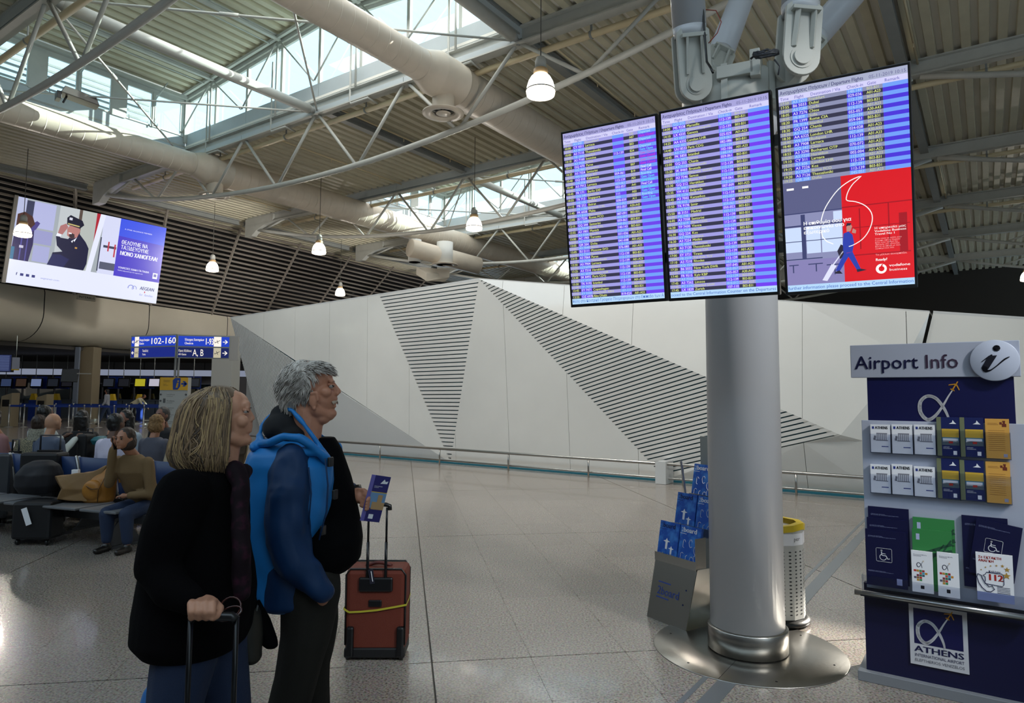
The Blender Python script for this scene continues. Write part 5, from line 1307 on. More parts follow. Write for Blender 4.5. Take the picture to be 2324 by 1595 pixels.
        emblem(r, fr, .40 * W_, .67 * H_, H_ * .15, .0008, mat('ink_navy', '181a48', .5), mat('emblem_gold', 'b58a30', .5))
        cs = ['b8312c', 'b98c34', '3f8a4c', '9a2430', 'c9503a', '46a0b8', 'c9862e', '7e2a3e', '3a6c50', '24566e', '5a5468', '8c6a3c']
        for k, (i_, j_) in enumerate([(0, 3), (1, 3), (2, 3), (3, 3), (2, 2), (3, 2), (4, 2), (1, 1), (2, 1), (3, 1), (0, 0), (1, 0), (2, 0), (1, -1), (2, -1)]):
            rc('goal_tile', mat('tile_' + cs[k % 12], cs[k % 12], .5), [(.10 + .13 * i_, .215 + .13 * i_, .33 + .055 * j_, .378 + .055 * j_)])
        rc('code_mark', INK, [(.40, .57, .09, .17)])
    elif kind == 'call':
        RD = mat('ink_red', 'a8231e', .5); NV = mat('ink_navy', '181a48', .5)
        T_('lettering', RD, 'Σε ΕΚΤΑΚΤΗ\nΑΝΑΓΚΗ', .07, .885, H_ * .05, bold=.04, width=W_ * .62); T_('lettering', NV, 'Καλέστε', .34, .60, H_ * .045, bold=.03, width=W_ * .32)
        T_('lettering', RD, '112', .30, .44, H_ * .13, bold=.06, width=W_ * .36)
        q = MB(); q.path([fr.at(a * W_, b * H_, .0012) for a, b in ((.22, .36), (.70, .34), (.74, .38), (.74, .56), (.70, .60), (.28, .60), (.24, .55), (.18, .53), (.24, .50), (.24, .42))], .0016, n=4, closed=True)
        q.path([fr.at(a * W_, b * H_, .0012) for a, b in ((.04, .55), (.01, .48), (.06, .36), (.14, .27), (.26, .20), (.38, .20), (.48, .26), (.42, .33), (.34, .30), (.22, .38), (.16, .46), (.14, .52))], .002, n=4, closed=True); q.build('handset_drawing', NV, r)
        q = MB(); ST = mat('star_gold', 'b08a3c', .5)
        for a, b, s_ in ((.14, .64, .03), (.26, .70, .035), (.40, .74, .035), (.56, .76, .04), (.72, .765, .06), (.84, .70, .09), (.82, .57, .12)):
            q.poly(fr, [(a * W_ + s_ * W_ * (1 if k % 2 == 0 else .4) * math.sin(k * math.pi / 5), b * H_ + s_ * W_ * (1 if k % 2 == 0 else .4) * math.cos(k * math.pi / 5)) for k in range(10)][::-1], .0012)
        q.build('star', ST, r); rc('blue_foot', mat('leaf_pale', '8c96c0', .5), [(0, 1, 0, .18)]); rc('text_lines', NV, [(.55, .90, .32 - .03 * k, .31 - .03 * k) for k in range(5)], .0008)
    return r
CR = lambda x, y: (1930 + x / 3.891, 750 + y / 3.891)
def box_px(x0, y0, x1, y1, conv):
    X0, Y1_ = conv(x0, y0); X1, Y0_ = conv(x1, y1); xm = (X0 + X1) / 2
    a = fi.px(X0, (Y1_ + Y0_) / 2, .02)[0]; b = fi.px(X1, (Y1_ + Y0_) / 2, .02)[0]; c = fi.px(xm, Y0_, .02)[1]; d = fi.px(xm, Y1_, .02)[1]; return a, c, b, d
rows_ = [[(180, 830, 352, 1075, 'athens'), (368, 830, 548, 1087, 'athens'), (565, 832, 750, 1094, 'athens'), (765, 765, 965, 1108, 'guide'), (970, 768, 1180, 1116, 'guide'), (1195, 780, 1408, 1130, 'yellow')],
         [(180, 1185, 354, 1433, 'athens'), (368, 1183, 550, 1448, 'athens'), (565, 1203, 750, 1466, 'athens'), (768, 1130, 965, 1484, 'guide'), (970, 1146, 1184, 1500, 'guide'), (1200, 1160, 1416, 1524, 'yellow')]]
nm_ = {'athens': 'white ATHENS city brochure', 'guide': 'navy brochure with yellow sky', 'yellow': 'ochre yellow leaflet'}
for ri, row in enumerate(rows_):
    for k, (x0, y0, x1, y1, kd) in enumerate(row):
        a, c, b, d = box_px(x0, y0, x1, y1, CR)
        pos = {0: 'leftmost', 1: 'second from the left', 2: 'third from the left', 3: 'fourth from the left', 4: 'fifth from the left', 5: 'rightmost'}[k]
        leaflet(kd, a, c, b, d, '%s, %s in the %s row of the stand' % (nm_[kd], pos, 'upper' if ri == 0 else 'second'), 'brochures in the upper pockets'); pocket(a - .003, b + .003, c - .003, c + (d - c) * .66)
CR2 = lambda x, y: (1930 + x / 3.708, 1130 + y / 3.708)
low = [(158, 80, 500, 620, 'navy', 'navy accessibility brochure at the back of the left stack', .004, 0), (148, 175, 490, 715, 'navy', 'navy accessibility brochure in the middle of the left stack', .018, 0), (133, 272, 478, 745, 'navy', 'navy wheelchair brochure at the front of the left stack', .032, 0),
       (535, 172, 885, 700, 'green', 'green magazine at the back, behind the white leaflets', .004, 0), (528, 268, 862, 780, 'green', 'green magazine in front of the other green one', .018, 0),
       (518, 445, 697, 792, 'sust', 'left white leaflet with coloured squares in front of the green magazines', .034, 0), (735, 460, 916, 830, 'sust', 'right white leaflet with coloured squares in front of the green magazines', .034, 0),
       (948, 158, 1335, 760, 'navy', 'navy brochure mostly hidden at the back of the right stack', .004, 0), (985, 170, 1370, 640, 'navy', 'tilted navy accessibility brochure in the right stack', .020, -.16),
       (1062, 468, 1372, 870, 'call', 'white emergency leaflet with a big red 112', .036, 0)]
for x0, y0, x1, y1, kd, lab, c_, tl in low:
    X0, Y1_ = CR2(x0, y0); X1, Y0_ = CR2(x1, y1)
    a = fi.px(X0, (Y0_ + Y1_) / 2, c_)[0]; b = fi.px(X1, (Y0_ + Y1_) / 2, c_)[0]; xm = (X0 + X1) / 2; c = fi.px(xm, Y0_, c_)[1]; d = fi.px(xm, Y1_, c_)[1]
    if d - c < (b - a) * 1.2 and kd in ('navy', 'green'): c = d - (b - a) * 1.38
    leaflet(kd, a, max(c, c1 - .006 if False else c), b, d, lab, 'brochures in the lower tray', c=c_, th=.010, tilt=tl)
pocket(.03, wr - .02, c1 + .0, c1 + .10, .05)

# ================================================================ MAGAZINE STAND
BL_ = atz(1468, 1398, 0); BR_ = atz(1556, 1434, 0); fx = (BR_ - BL_); fw = np.linalg.norm(fx); fx /= fw; fdp = np.array([-fx[1], fx[0], 0])   # into depth
ms = thing('magazine_stand', 'brushed steel stepped magazine stand marked 2board, left of the column', 'stand', BL_)
zf = .40; lean = .035
TOP = lambda a, dd, z: BL_ + fx * a + fdp * dd + np.array([0, 0, z])
m = MB(); m.hexa([TOP(0, -.0, 0), TOP(fw, 0, 0), TOP(fw, .006, 0), TOP(0, .006, 0), TOP(-.01, .10, zf), TOP(fw + .02, .10, zf), TOP(fw + .02, .106, zf), TOP(-.01, .106, zf)]); m.build('front_panel', STAIN, ms)
ffp = Frame(TOP(0, 0, 0), fx, TOP(0, .10, zf) - TOP(0, 0, 0))
m = MB(); text(m, ffp, '2board', .06, .18, .055, c=.002, width=fw * .55); m.fbox(ffp, .06, .18, .26, .268, .0, .002); m.fbox(ffp, .06, .18, .155, .163, .0, .002)
for a, b in ((.33, .26), (.32, .16)): m.lathe([(.006, 0), (0, 0)], ffp.at(a, b, .002), 10, axis=ffp.n)
m.build('lettering', mat('brand_blue', '24418f', .4), ms)
m = MB(); m.hexa([TOP(fw + .0, 0, 0), TOP(fw + .006, 0, 0), TOP(fw + .006, .34, 0), TOP(fw, .34, 0), TOP(fw + .015, .10, zf), TOP(fw + .02, .10, zf), TOP(fw + .02, .36, zf), TOP(fw + .015, .36, zf)]); m.build('side_panel', mat('mirror_steel', 'b9b8b2', .12, metal=1.0), ms)
m = MB(); m.bar(TOP(0, .005, .003), TOP(fw, .34, .003), .01, .01); m.bar(TOP(0, .55, 0), TOP(0, .36, 1.1), .012, .012); m.bar(TOP(fw, .55, 0), TOP(fw, .36, 1.1), .012, .012); m.bar(TOP(0, .1, .4), TOP(fw, .5, .02), .006, .006); m.bar(TOP(fw, .1, .4), TOP(0, .5, .02), .006, .006); m.build('wire_frame', ALU, ms)
m = MB(); m.add([TOP(-.01, .60, 0), TOP(fw + .01, .60, 0), TOP(fw + .01, .58, 1.28), TOP(-.01, .58, 1.28), TOP(-.01, .61, 0), TOP(fw + .01, .61, 0), TOP(fw + .01, .59, 1.28), TOP(-.01, .59, 1.28)], [(0, 1, 2, 3), (4, 7, 6, 5), (0, 4, 5, 1), (3, 2, 6, 7), (0, 3, 7, 4), (1, 5, 6, 2)]); m.build('back_board', STEELD, ms)
MGC = mat('magazine_blue', '1f51ac', .3, col2='3f7fce', scale=14, thr=(.45, .6)); MGD = mat('magazine_ink', '101a50', .4)
def magazine(a, dd, z, pale, label):
    fr = Frame(TOP(a, dd, z), fx, np.array([0, 0, 1.0]) * .98 + fdp * .18); W_, H_ = .195, .275
    r = thing('magazine', label, 'magazine', fr.at(W_ / 2, 0), 'blue 2board magazines')
    q = MB(); q.fbox(fr, 0, W_, 0, H_, -.02, 0); q.build('cover', MGC, r)
    ink = PAPER if pale else MGD
    q = MB(); text(q, fr, '2', .012, H_ * .84, .03, c=.001, width=.013); text(q, fr, 'board', .030, H_ * .84, .034, c=.001, bold=.04, width=.12); q.fbox(fr, .0, .06, H_ * .79, H_ * .80, 0, .001); q.build('lettering', ink, r)
    q = MB(); rr = random.Random(3 if pale else 5)
    if pale:
        for cx, cz in ((.05, .15), (.11, .16), (.16, .12), (.04, .06), (.09, .05), (.13, .045), (.165, .06)):
            q.path([fr.at(cx + .018 * math.cos(t) * rr.uniform(.6, 1.1), cz + .028 * math.sin(t), .0012) for t in np.linspace(rr.uniform(0, 2), rr.uniform(4, 5.5), 7)], .002, n=4)
    else:
        for cx, cz, s_ in ((.085, .13, .05), (.135, .085, .04)): q.poly(fr, [(cx - s_ * .2, cz - s_), (cx + s_ * .2, cz - s_), (cx + s_ * .22, cz), (cx + s_ * .7, cz + s_ * .1), (cx + s_ * .2, cz + s_ * .25), (cx, cz + s_ * .6), (cx - s_ * .2, cz + s_ * .25), (cx - s_ * .7, cz + s_ * .1), (cx - s_ * .22, cz)], .0012)
        for k in range(6): q.lathe([(.010, 0), (0, 0)], fr.at(.03 + .026 * k, .04 + .004 * math.sin(k * 2), .0012), 8, axis=fr.n)
        q.path([fr.at(.012 + .17 * t, .022 - .006 * math.sin(3.1 * t), .0012) for t in np.linspace(0, 1, 8)], .0025, n=4)
    q.build('cover_drawing', PAPER, r)
    return r
for tier, (dd, z) in enumerate(((.11, .40), (.29, .595), (.47, .80))):
    q = MB(); q.obox(TOP(fw / 2, dd + .03, z - .006), fx * (fw / 2 + .015), fdp * .045, (0, 0, .004)); q.obox(TOP(fw / 2, dd - .01, z + .02), fx * (fw / 2 + .015), fdp * .003, (0, 0, .03)); q.obox(TOP(fw + .012, dd + .03, z + .1), fx * .003, fdp * .05, (0, 0, .11)); q.build('shelf', STAIN, ms)
    tn = ['bottom', 'middle', 'top'][tier]
    magazine(-.012, dd, z, tier == 2, 'blue magazine with %s title, left on the %s step' % ('white' if tier == 2 else 'dark', tn))
    magazine(.195, dd, z, True, 'blue magazine with white title, right on the %s step' % tn)

# ================================================================ WASTE BIN
bc = atz(1766, 1407, 0)
bn_ = thing('recycling_bin', 'perforated white paper bin with yellow liner, behind the column', 'bin', (bc[0], bc[1], 0))
m = MB(); m.lathe([(.16, 0), (.215, .012), (.215, .035), (.19, .05), (.16, .055)], (bc[0], bc[1], 0), 32); m.build('rubber_base', BLACKP, bn_)
BW = mat('bin_white', 'b6b6b2', .4); SH = mat('bin_hole', '24262a', .8)
tri = [(bc[0] + .185 * math.cos(a), bc[1] + .185 * math.sin(a)) for a in [math.radians(q) for q in (-75, -45, -15, 15, 75, 135, 165, 195, 255)]]
m = MB(); N = len(tri)
m.add([(x, y, z) for z in (.055, .66) for x, y in tri], [(k, (k + 1) % N, N + (k + 1) % N, N + k) for k in range(N)] + [tuple(range(N, 2 * N))]); m.build('bin_body', BW, bn_)
m = MB(); hs = MB()
for k in range(N):
    p, q = np.array([*tri[k], 0]), np.array([*tri[(k + 1) % N], 0]); L = np.linalg.norm(q - p); fr = Frame(p, q - p, (0, 0, 1)); nn_ = max(1, int(L / .035))
    for i in range(nn_):
        for j in range(18):
            cx = (i + .5) * L / nn_; cz = .09 + j * .025
            hs.poly(fr, [(cx + .010 * math.cos(t), cz + .005 * math.sin(t)) for t in np.linspace(0, 2 * math.pi, 9)[:-1]], .0008)
hs.build('perforation', SH, bn_, kind='stuff')
m = MB(); m.add([(bc[0] + (x - bc[0]) * s_, bc[1] + (y - bc[1]) * s_, z + .012 * math.sin(k * 2.1)) for z, s_ in ((.655, 1.04), (.70, 1.05), (.70, .8)) for k, (x, y) in enumerate(tri)], [(r_ * N + k, r_ * N + (k + 1) % N, (r_ + 1) * N + (k + 1) % N, (r_ + 1) * N + k) for r_ in (0, 1) for k in range(N)]); m.build('yellow_liner', mat('liner', 'd0b428', .4), bn_)
fr = Frame((*tri[0], 0), np.array([*tri[2], 0]) - np.array([*tri[0], 0]), (0, 0, 1)); 
pA = np.array([*tri[8], 0]); pB = np.array([*tri[0], 0]); fr = Frame(pA, pB - pA, (0, 0, 1)); m = MB(); m.fbox(fr, .0, np.linalg.norm(pB - pA), .56, .64, .001, .002); m.build('label_plate', PAPER, bn_)
for k_i in (0, 1):
    pA, pB = np.array([*tri[k_i], 0]), np.array([*tri[k_i + 1], 0]); fr = Frame(pA, pB - pA, (0, 0, 1)); Lk = np.linalg.norm(pB - pA)
    m = MB(); m.fbox(fr, .0, Lk, .56, .64, .001, .0022); m.build('label_plate', PAPER, bn_)
    if k_i == 0: m = MB(); text(m, fr, 'per', .005, .59, .028, c=.003, width=.06); m.build('lettering', BLACKP, bn_)
pA, pB = np.array([*tri[2], 0]), np.array([*tri[3], 0]); fr = Frame(pA, pB - pA, (0, 0, 1)); m = MB(); m.fbox(fr, .02, .07, .56, .64, .001, .002); m.build('yellow_sticker', mat('liner', 'd0b428', .4), bn_)

# ================================================================ RED SUITCASE
sc_ = atz(848, 1500, 0); rs = thing('suitcase', 'orange red cabin suitcase with raised handle and yellow band, behind the blue jacket', 'suitcase', (sc_[0], sc_[1] + .1, 0))
fs = Frame((sc_[0] - .185, sc_[1], 0), (1, 0.02, 0), (0, 0, 1)); RED = mat('case_red', '5c1f0a', .75, bump=.3, scale=350, var=.08)
B = Blob()
bm_ = bmesh.new(); 
m = MB(); m.fbox(fs, .004, .368, .05, .535, -.22, -.005); m.build('case_body', RED, rs, bevel=.028)
m = MB(); m.path([fs.at(a, b, -.012) for a, b in ((.008, .09), (.006, .5), (.03, .535), (.34, .535), (.366, .5), (.364, .09))], .006, n=8); m.path([fs.at(a, b, -.20) for a, b in ((.008, .09), (.006, .5), (.03, .54), (.34, .54), (.366, .5), (.364, .09))], .006, n=8); m.build('piping', BLACKP, rs)
m = MB(); m.fbox(fs, .085, .29, .405, .49, -.01, .012); m.build('handle_housing', BLACKP, rs, bevel=.01)
m = MB(); m.fbox(fs, .145, .225, .315, .355, -.008, .004); m.build('carry_patch', BLACKP, rs, bevel=.006)
m = MB()
for x in (.018, .318): m.fbox(fs, x, x + .044, .02, .20, -.03, .016)
m.build('skid_guard', BLACKP, rs, bevel=.012)
m = MB(); m.fbox(fs, .004, .368, .015, .075, -.215, .002); m.build('base_tray', mat('tray_black2', '101012', .5), rs, bevel=.01)
for x in (.028, .345):
    m = MB(); m.lathe([(.0, -.012), (.022, -.012), (.024, 0), (.022, .012), (0, .012)], fs.at(x, .024, -.02), 16, axis=fs.ax); m.build('wheel', BLACKP, rs)
    m = MB(); m.fbox(fs, x - .01, x + .01, .012, .03, -.2, -.17); m.build('foot', BLACKP, rs)
hd2 = None
m = MB()
for x in (.135, .245): m.tube(fs.at(x, .42, .0), fs.at(x, .70, .0), .009, n=10); m.tube(fs.at(x, .70, .0), fs.at(x, .905, .0), .0068, n=10)
m.build('telescopic_rod', mat('rod_black', '17181a', .3, metal=.5), rs)
m = MB(); m.path([fs.at(a, b, 0) for a, b in ((.12, .912), (.14, .922), (.19, .926), (.24, .922), (.262, .914), (.263, .89))], .0135, n=10); m.build('grip', BLACKP, rs)
m = MB(); m.path([fs.at(.11 + .16 * t, .535 + .02 * math.sin(3.14 * t), -.09) for t in np.linspace(0, 1, 9)], .011, n=8); m.build('carry_handle', mat('case_dark_red', '4c1710', .6), rs)
m = MB(); m.bar(fs.at(.155, .54, .012), fs.at(.17, .455, .018), .03, .0015, up=fs.n); m.build('luggage_tag', mat('tag_dark', '1c1c28', .4), rs); m = MB(); ftg = Frame(fs.at(.182, .47, .0205), (0, 0, 1), (-1, 0, 0)); text(m, ftg, 'FREITAG', 0, 0, .008, c=.001, width=.05) if False else m.bar(fs.at(.160, .53, .0195), fs.at(.172, .47, .0205), .004, .0008, up=fs.n); m.build('tag_print', PAPER, rs)
m = MB(); YB = mat('yellow_band', 'a8a02c', .5)
pts = [fs.at(a, b, c) for a, b, c in ((-.002, .305, .003), (.03, .285, .005), (.10, .288, .005), (.2, .298, .007), (.3, .315, .006), (.374, .328, .003), (.375, .33, -.11), (.37, .33, -.226), (.0, .31, -.226), (-.003, .305, -.11))]
for p, q in zip(pts, pts[1:] + pts[:1]): m.bar(p, q, .0015, .011, up=(0, 0, 1))
m.build('elastic_band', YB, rs)

# ================================================================ BENCHES
SEATB = mat('bench_blue', '16305c', .5); SEATG = mat('bench_seat', '74767a', .4, metal=.3); BSTL = mat('bench_steel', '4e5054', .4, metal=.6)
def bench(org, ang, n, label, back=True, seatcol=SEATG, hide=()):
    r = thing('bench', label, 'bench', (org[0], org[1], 0), 'waiting hall benches')
    ax = np.array([math.cos(ang), math.sin(ang), 0]); ay = np.array([-ax[1], ax[0], 0]); o = np.array([org[0], org[1], 0.0])
    Pt = lambda a, b, z: o + ax * a + ay * b + np.array([0, 0, z])
    m = MB(); m.bar(Pt(-.1, .0, .30), Pt(n * .56 + .1, .0, .30), .06, .09); m.build('beam', BSTL, r)
    for a in ([.28, (n - 1) * .56 + .28] if n < 4 else [.28, n * .28, (n - 1) * .56 + .28]):
        m = MB(); m.add([Pt(a, -.26, .0), Pt(a, .26, .0), Pt(a, .05, .27), Pt(a, -.05, .27), Pt(a + .02, -.26, .0), Pt(a + .02, .26, .0), Pt(a + .02, .05, .27), Pt(a + .02, -.05, .27)], [(0, 1, 2, 3), (4, 7, 6, 5), (0, 4, 5, 1), (1, 5, 6, 2), (2, 6, 7, 3), (3, 7, 4, 0)]); m.bar(Pt(a + .01, -.3, .015), Pt(a + .01, .3, .015), .05, .03); m.build('leg', BSTL, r)
    for k in range(n):
        a = k * .56 + .28
        m = MB(); m.obox(Pt(a, -.06, .40), ax * .25, ay * .23, (0, 0, .014)); s_ = m.build('seat', seatcol, r, bevel=.01)
        m = MB(); m.bar(Pt(a, 0, .33), Pt(a, 0, .39), .2, .05); m.build('seat_bracket', BSTL, s_)
        if back and k not in hide:
            m = MB(); vs = []
            for (b, z) in ((.17, .44), (.20, .60), (.25, .84)):
                for t in np.linspace(-1, 1, 7): vs.append(Pt(a + .245 * t, b - .03 * (1 - t * t) * -1, z))
            for (b, z) in ((.19, .44), (.22, .60), (.27, .84)):
                for t in np.linspace(-1, 1, 7): vs.append(Pt(a + .245 * t, b - .03 * (1 - t * t) * -1 + .012, z))
            fcs = [(i * 7 + k2, i * 7 + k2 + 1, (i + 1) * 7 + k2 + 1, (i + 1) * 7 + k2) for i in range(2) for k2 in range(6)]; fcs += [tuple(21 + q for q in f_[::-1]) for f_ in fcs]
            fcs += [(14 + k2, 14 + k2 + 1, 35 + k2 + 1, 35 + k2) for k2 in range(6)] + [(0, 7, 28, 21), (7, 14, 35, 28), (27, 34, 13, 6), (34, 41, 20, 13)]
            m.add(vs, fcs, True); m.build('backrest', SEATB, r)
            for sg in (-1, 1): m = MB(); m.path([Pt(a + sg * .255, .10, .36), Pt(a + sg * .255, .18, .44), Pt(a + sg * .255, .27, .85)], .012, n=6); m.build('back_post', ALU, r)
    return Pt
AB = math.radians(-20)
PtA = bench((-6.40, 8.02), AB, 5, 'near bench with pale seat plates carrying the shopping bags', back=False)
PtB = bench((-1.75 - .56 * 0, 0), 0, 1, 'x', back=False) if False else None
AB2 = AB + math.pi
PtC = bench((-3.35, 7.62), AB2, 6, 'blue backed bench in the second row, facing away', back=True)
PtD = bench((-7.9, 10.0), AB, 6, 'blue backed bench in the third row, facing the viewer', back=True)

# ================================================================ PEOPLE
def skin(n, c): return mat('skin_' + n, c, .5, var=.06, scale=30, spec=.35)
def strands(name, parent, m_, roots, length, fall, r=.0024, seg=5, curl=.35, rng=None, kind=None):
    """thin hair locks: roots = [(p, n, t)] point, outward normal, combing direction"""
    q = MB(); rng = rng or random.Random(2)
    for p, n, t in roots:
        p = np.array(p, float); t = np.array(t, float); n = np.array(n, float); L = length * rng.uniform(.7, 1.2); pts = []; d = t * 1.0 + n * .25; side = np.cross(n, t); ph = rng.uniform(0, 6)
        c = p.copy()
        for k in range(seg):
            pts.append(c.copy()); d = d + np.array([0, 0, -fall / seg]) + side * curl * .4 * math.sin(ph + k * 1.3) - n * .10; d /= np.linalg.norm(d); c = c + d * L / (seg - 1)
        q.path(pts, [r, r * 1.15, r, r * .8, r * .35][:seg] if seg == 5 else [r * (1 - .6 * k / (seg - 1)) for k in range(seg)], n=3, cap=False)
    return q.build(name, m_, parent, smooth=True, local=False, kind=kind)
def on_ell(c, r, N, rng, ok):
    out = []
    while len(out) < N:
        a = rng.gauss(0, 1), rng.gauss(0, 1), rng.gauss(0, 1); v = np.array(a) / np.linalg.norm(a)
        if not ok(v): continue
        p = c + v * r; n = v / r; n /= np.linalg.norm(n); out.append((p, n))
    return out
GM = {}
# ---------------- man in the blue jacket
YM = 2.75; px_ = YM / F
def M(x, y, dy=0.0): return atY(x, y, YM + dy)
man = thing('person', 'grey haired man in a blue jacket and dark trousers, looking up, leaflet in hand', 'person', (M(690, 900)[0], YM, 0))
SK = skin('man', 'b07a60')
b = Blob()
b.ell(M(694, 868), (.094, .079, .088)); b.ell(M(718, 862), (.060, .066, .060)); b.ell(M(731, 900), (.058, .060, .072)); b.ell(M(715, 905), (.062, .066, .070))
b.cap(M(744, 858, -.02), .020, M(744, 858, .02), .020); b.cap(M(753, 866, -.030), .0105, M(753, 866, .030), .0105)
b.cap(M(757, 871), .0085, M(768, 888), .0115); b.ell(M(765, 893, -.010), .009); b.ell(M(765, 893, .010), .009); b.ell(M(770, 889), .0085)
b.ell(M(754, 905), (.022, .026, .016)); b.ell(M(757, 914), (.014, .021, .0075)); b.ell(M(756, 922), (.013, .019, .008)); b.ell(M(752, 938), (.022, .024, .019))
b.cap(M(748, 942, 0), .022, M(716, 930, -.045), .026); b.cap(M(748, 942, 0), .022, M(716, 930, .045), .026); b.ell(M(728, 948), (.040, .045, .028)); b.ell(M(738, 890, -.044), (.026, .02, .022)); b.ell(M(738, 890, .044), (.026, .02, .022))
b.cap(M(700, 930), .066, M(688, 1010), .068); b.ell(M(712, 962), (.035, .05, .03))
for sg in (-1, 1):   # ears
    b.ell(M(711, 908, sg * .078), (.018, .010, .031)); b.cap(M(706, 893, sg * .084), .006, M(718, 890, sg * .084), .006); b.cap(M(719, 892, sg * .085), .0055, M(722, 908, sg * .083), .0055); b.ell(M(713, 926, sg * .080), (.009, .006, .009))
b.loft([(M(690, 1020), .07, .10), (M(672, 1150), .09, .11), (M(672, 1300), .08, .10)])
for sg, K in ((-1, ((665, 1050, -.12), (655, 1200, -.18), (722, 1325, -.20))), (1, ((690, 1040, .17), (745, 1190, .24), (800, 1120, .12)))):
    b.chain([(M(*K[0]), .045), (M(*K[1]), .04), (M(*K[2]), .028)])
def hand_fingers(B, W_, pts4, thumb, rr=.0088):
    for ch in pts4: B.chain([(p, rr * (1 - .08 * i)) for i, p in enumerate(ch)])
    B.chain([(p, rr * 1.12) for p in thumb])
# left hand round the leaflet
b.chain([(M(800, 1118, .10), .026), (M(812, 1122, .07), .028), (M(818, 1128, .05), .027)])
hand_fingers(b, None, [[M(820, 1120 + 9 * k, .045 - .008 * k), M(831, 1123 + 9 * k, .02 - .004 * k), M(838 - 1.0 * k, 1130 + 8 * k, .008), M(833 - k, 1135 + 7 * k, -.006)] for k in range(4)], [M(815, 1112, .05), M(827, 1113, .035), M(838, 1122, .028)])
# right hand in the trouser pocket, legs inside the trousers
b.chain([(M(725, 1328, -.19), .028), (M(733, 1348, -.165), .032), (M(722, 1375, -.125), .025)])
foot1, foot2 = np.array([M(640, 1600)[0], YM - .10, .05]), np.array([M(700, 1600)[0], YM + .12, .05])
for hp, kn, ft_ in (((705, 1330, -.09), (690, 1500, -.10), foot1), ((700, 1330, .09), (705, 1490, .11), foot2)):
    b.chain([(M(*hp), .085), (M(*kn), .058), (ft_ + np.array([0, 0, .05]), .038)])
mb_ = b.remesh('body', SK, man, voxel=.004, sm=3)
# eyes, brows, moustache
q = MB()
for sg in (-1, 1): q.lathe([(.0, -.0105), (.0075, -.0075), (.0105, 0), (.0075, .0075), (0, .0105)], M(751.5, 877, sg * .030), 12)
q.build('eye', mat('eye_white', '8a7f78', .3), man)
q = MB()
for sg in (-1, 1): q.lathe([(.006, 0), (.005, .003), (0, .004)], M(751.5, 877, sg * .030) + np.array([.0082, sg * .002, .003]), 12, axis=(.85, sg * .2, .45))
q.build('iris', mat('iris_dark', '1c1612', .2), man)
q = Blob()
for sg in (-1, 1): q.cap(M(747, 872.5, sg * .034), .0062, M(756.5, 873.5, sg * .030), .0055); q.cap(M(748, 882.5, sg * .033), .005, M(755, 881.5, sg * .030), .004)
q.build('eyelid', SK, man, smooth=True)
GRY = mat('hair_grey', 'a0978f', .55, col2='cdc5bc', scale=25, thr=(.35, .65), bump=.3)
rng = random.Random(4)
R_ = []
for k in range(160): x = rng.uniform(-.03, .03); R_.append((M(762 - abs(x) * 150, 904 + abs(x) * 250, 0) + np.array([0, x, 0]), (1, 0, 0), (.5, x * 12, -.6)))
strands('moustache', man, mat('hair_sandy', 'b09c8a', .6), R_, .014, .3, r=.0013)
R_ = []
for k in range(70): x = rng.uniform(-1, 1); sg = rng.choice((-1, 1)); R_.append((M(756, 866.5, sg * (.03 + .012 * x)), (1, 0, .3), (.4, sg * .8, .4)))
strands('eyebrow', man, GRY, R_, .010, .2, r=.0010)
hc = M(687, 866); hr = np.array([.093, .086, .090])
h = Blob(); h.ell(hc, tuple(hr)); h.ell(M(711, 846), (.062, .070, .046)); h.ell(M(672, 900), (.060, .070, .066)); h.ell(M(700, 885, 0), (.040, .083, .052)); h.ell(M(734, 838), (.028, .045, .018)); h.ell(M(668, 925), (.045, .060, .04))
h.remesh('hair', GRY, man, voxel=.005, sm=3, noise=.004, nscale=55)
R_ = []
for p, n in on_ell(hc, hr * 1.0, 900, rng, lambda v: (v[2] > -.75 and v[0] < .55 + v[2] * .5)): R_.append((p, n, (-.55 if p[0] < hc[0] + .03 else .5, .25 * n[1], -.55 + .6 * n[2] * 0)))
for p, n in on_ell(M(711, 846), np.array([.062, .070, .046]), 420, rng, lambda v: v[2] > -.1): R_.append((p, n, (.6, .3 * n[1], .15)))
for p, n in on_ell(M(672, 900), np.array([.062, .072, .07]), 420, rng, lambda v: v[0] < .4): R_.append((p, n, (-.1, .1, -.9)))
for p, n in on_ell(M(704, 885), np.array([.040, .085, .05]), 200, rng, lambda v: abs(v[1]) > .6): R_.append((p, n, (-.2, .0, -.9)))
strands('hair_tuft', man, mat('hair_grey_light', 'd2c9bf', .5, col2='8c847c', scale=28, thr=(.4, .62)), R_, .036, .7, r=.0022, curl=.9, rng=rng, kind='stuff')
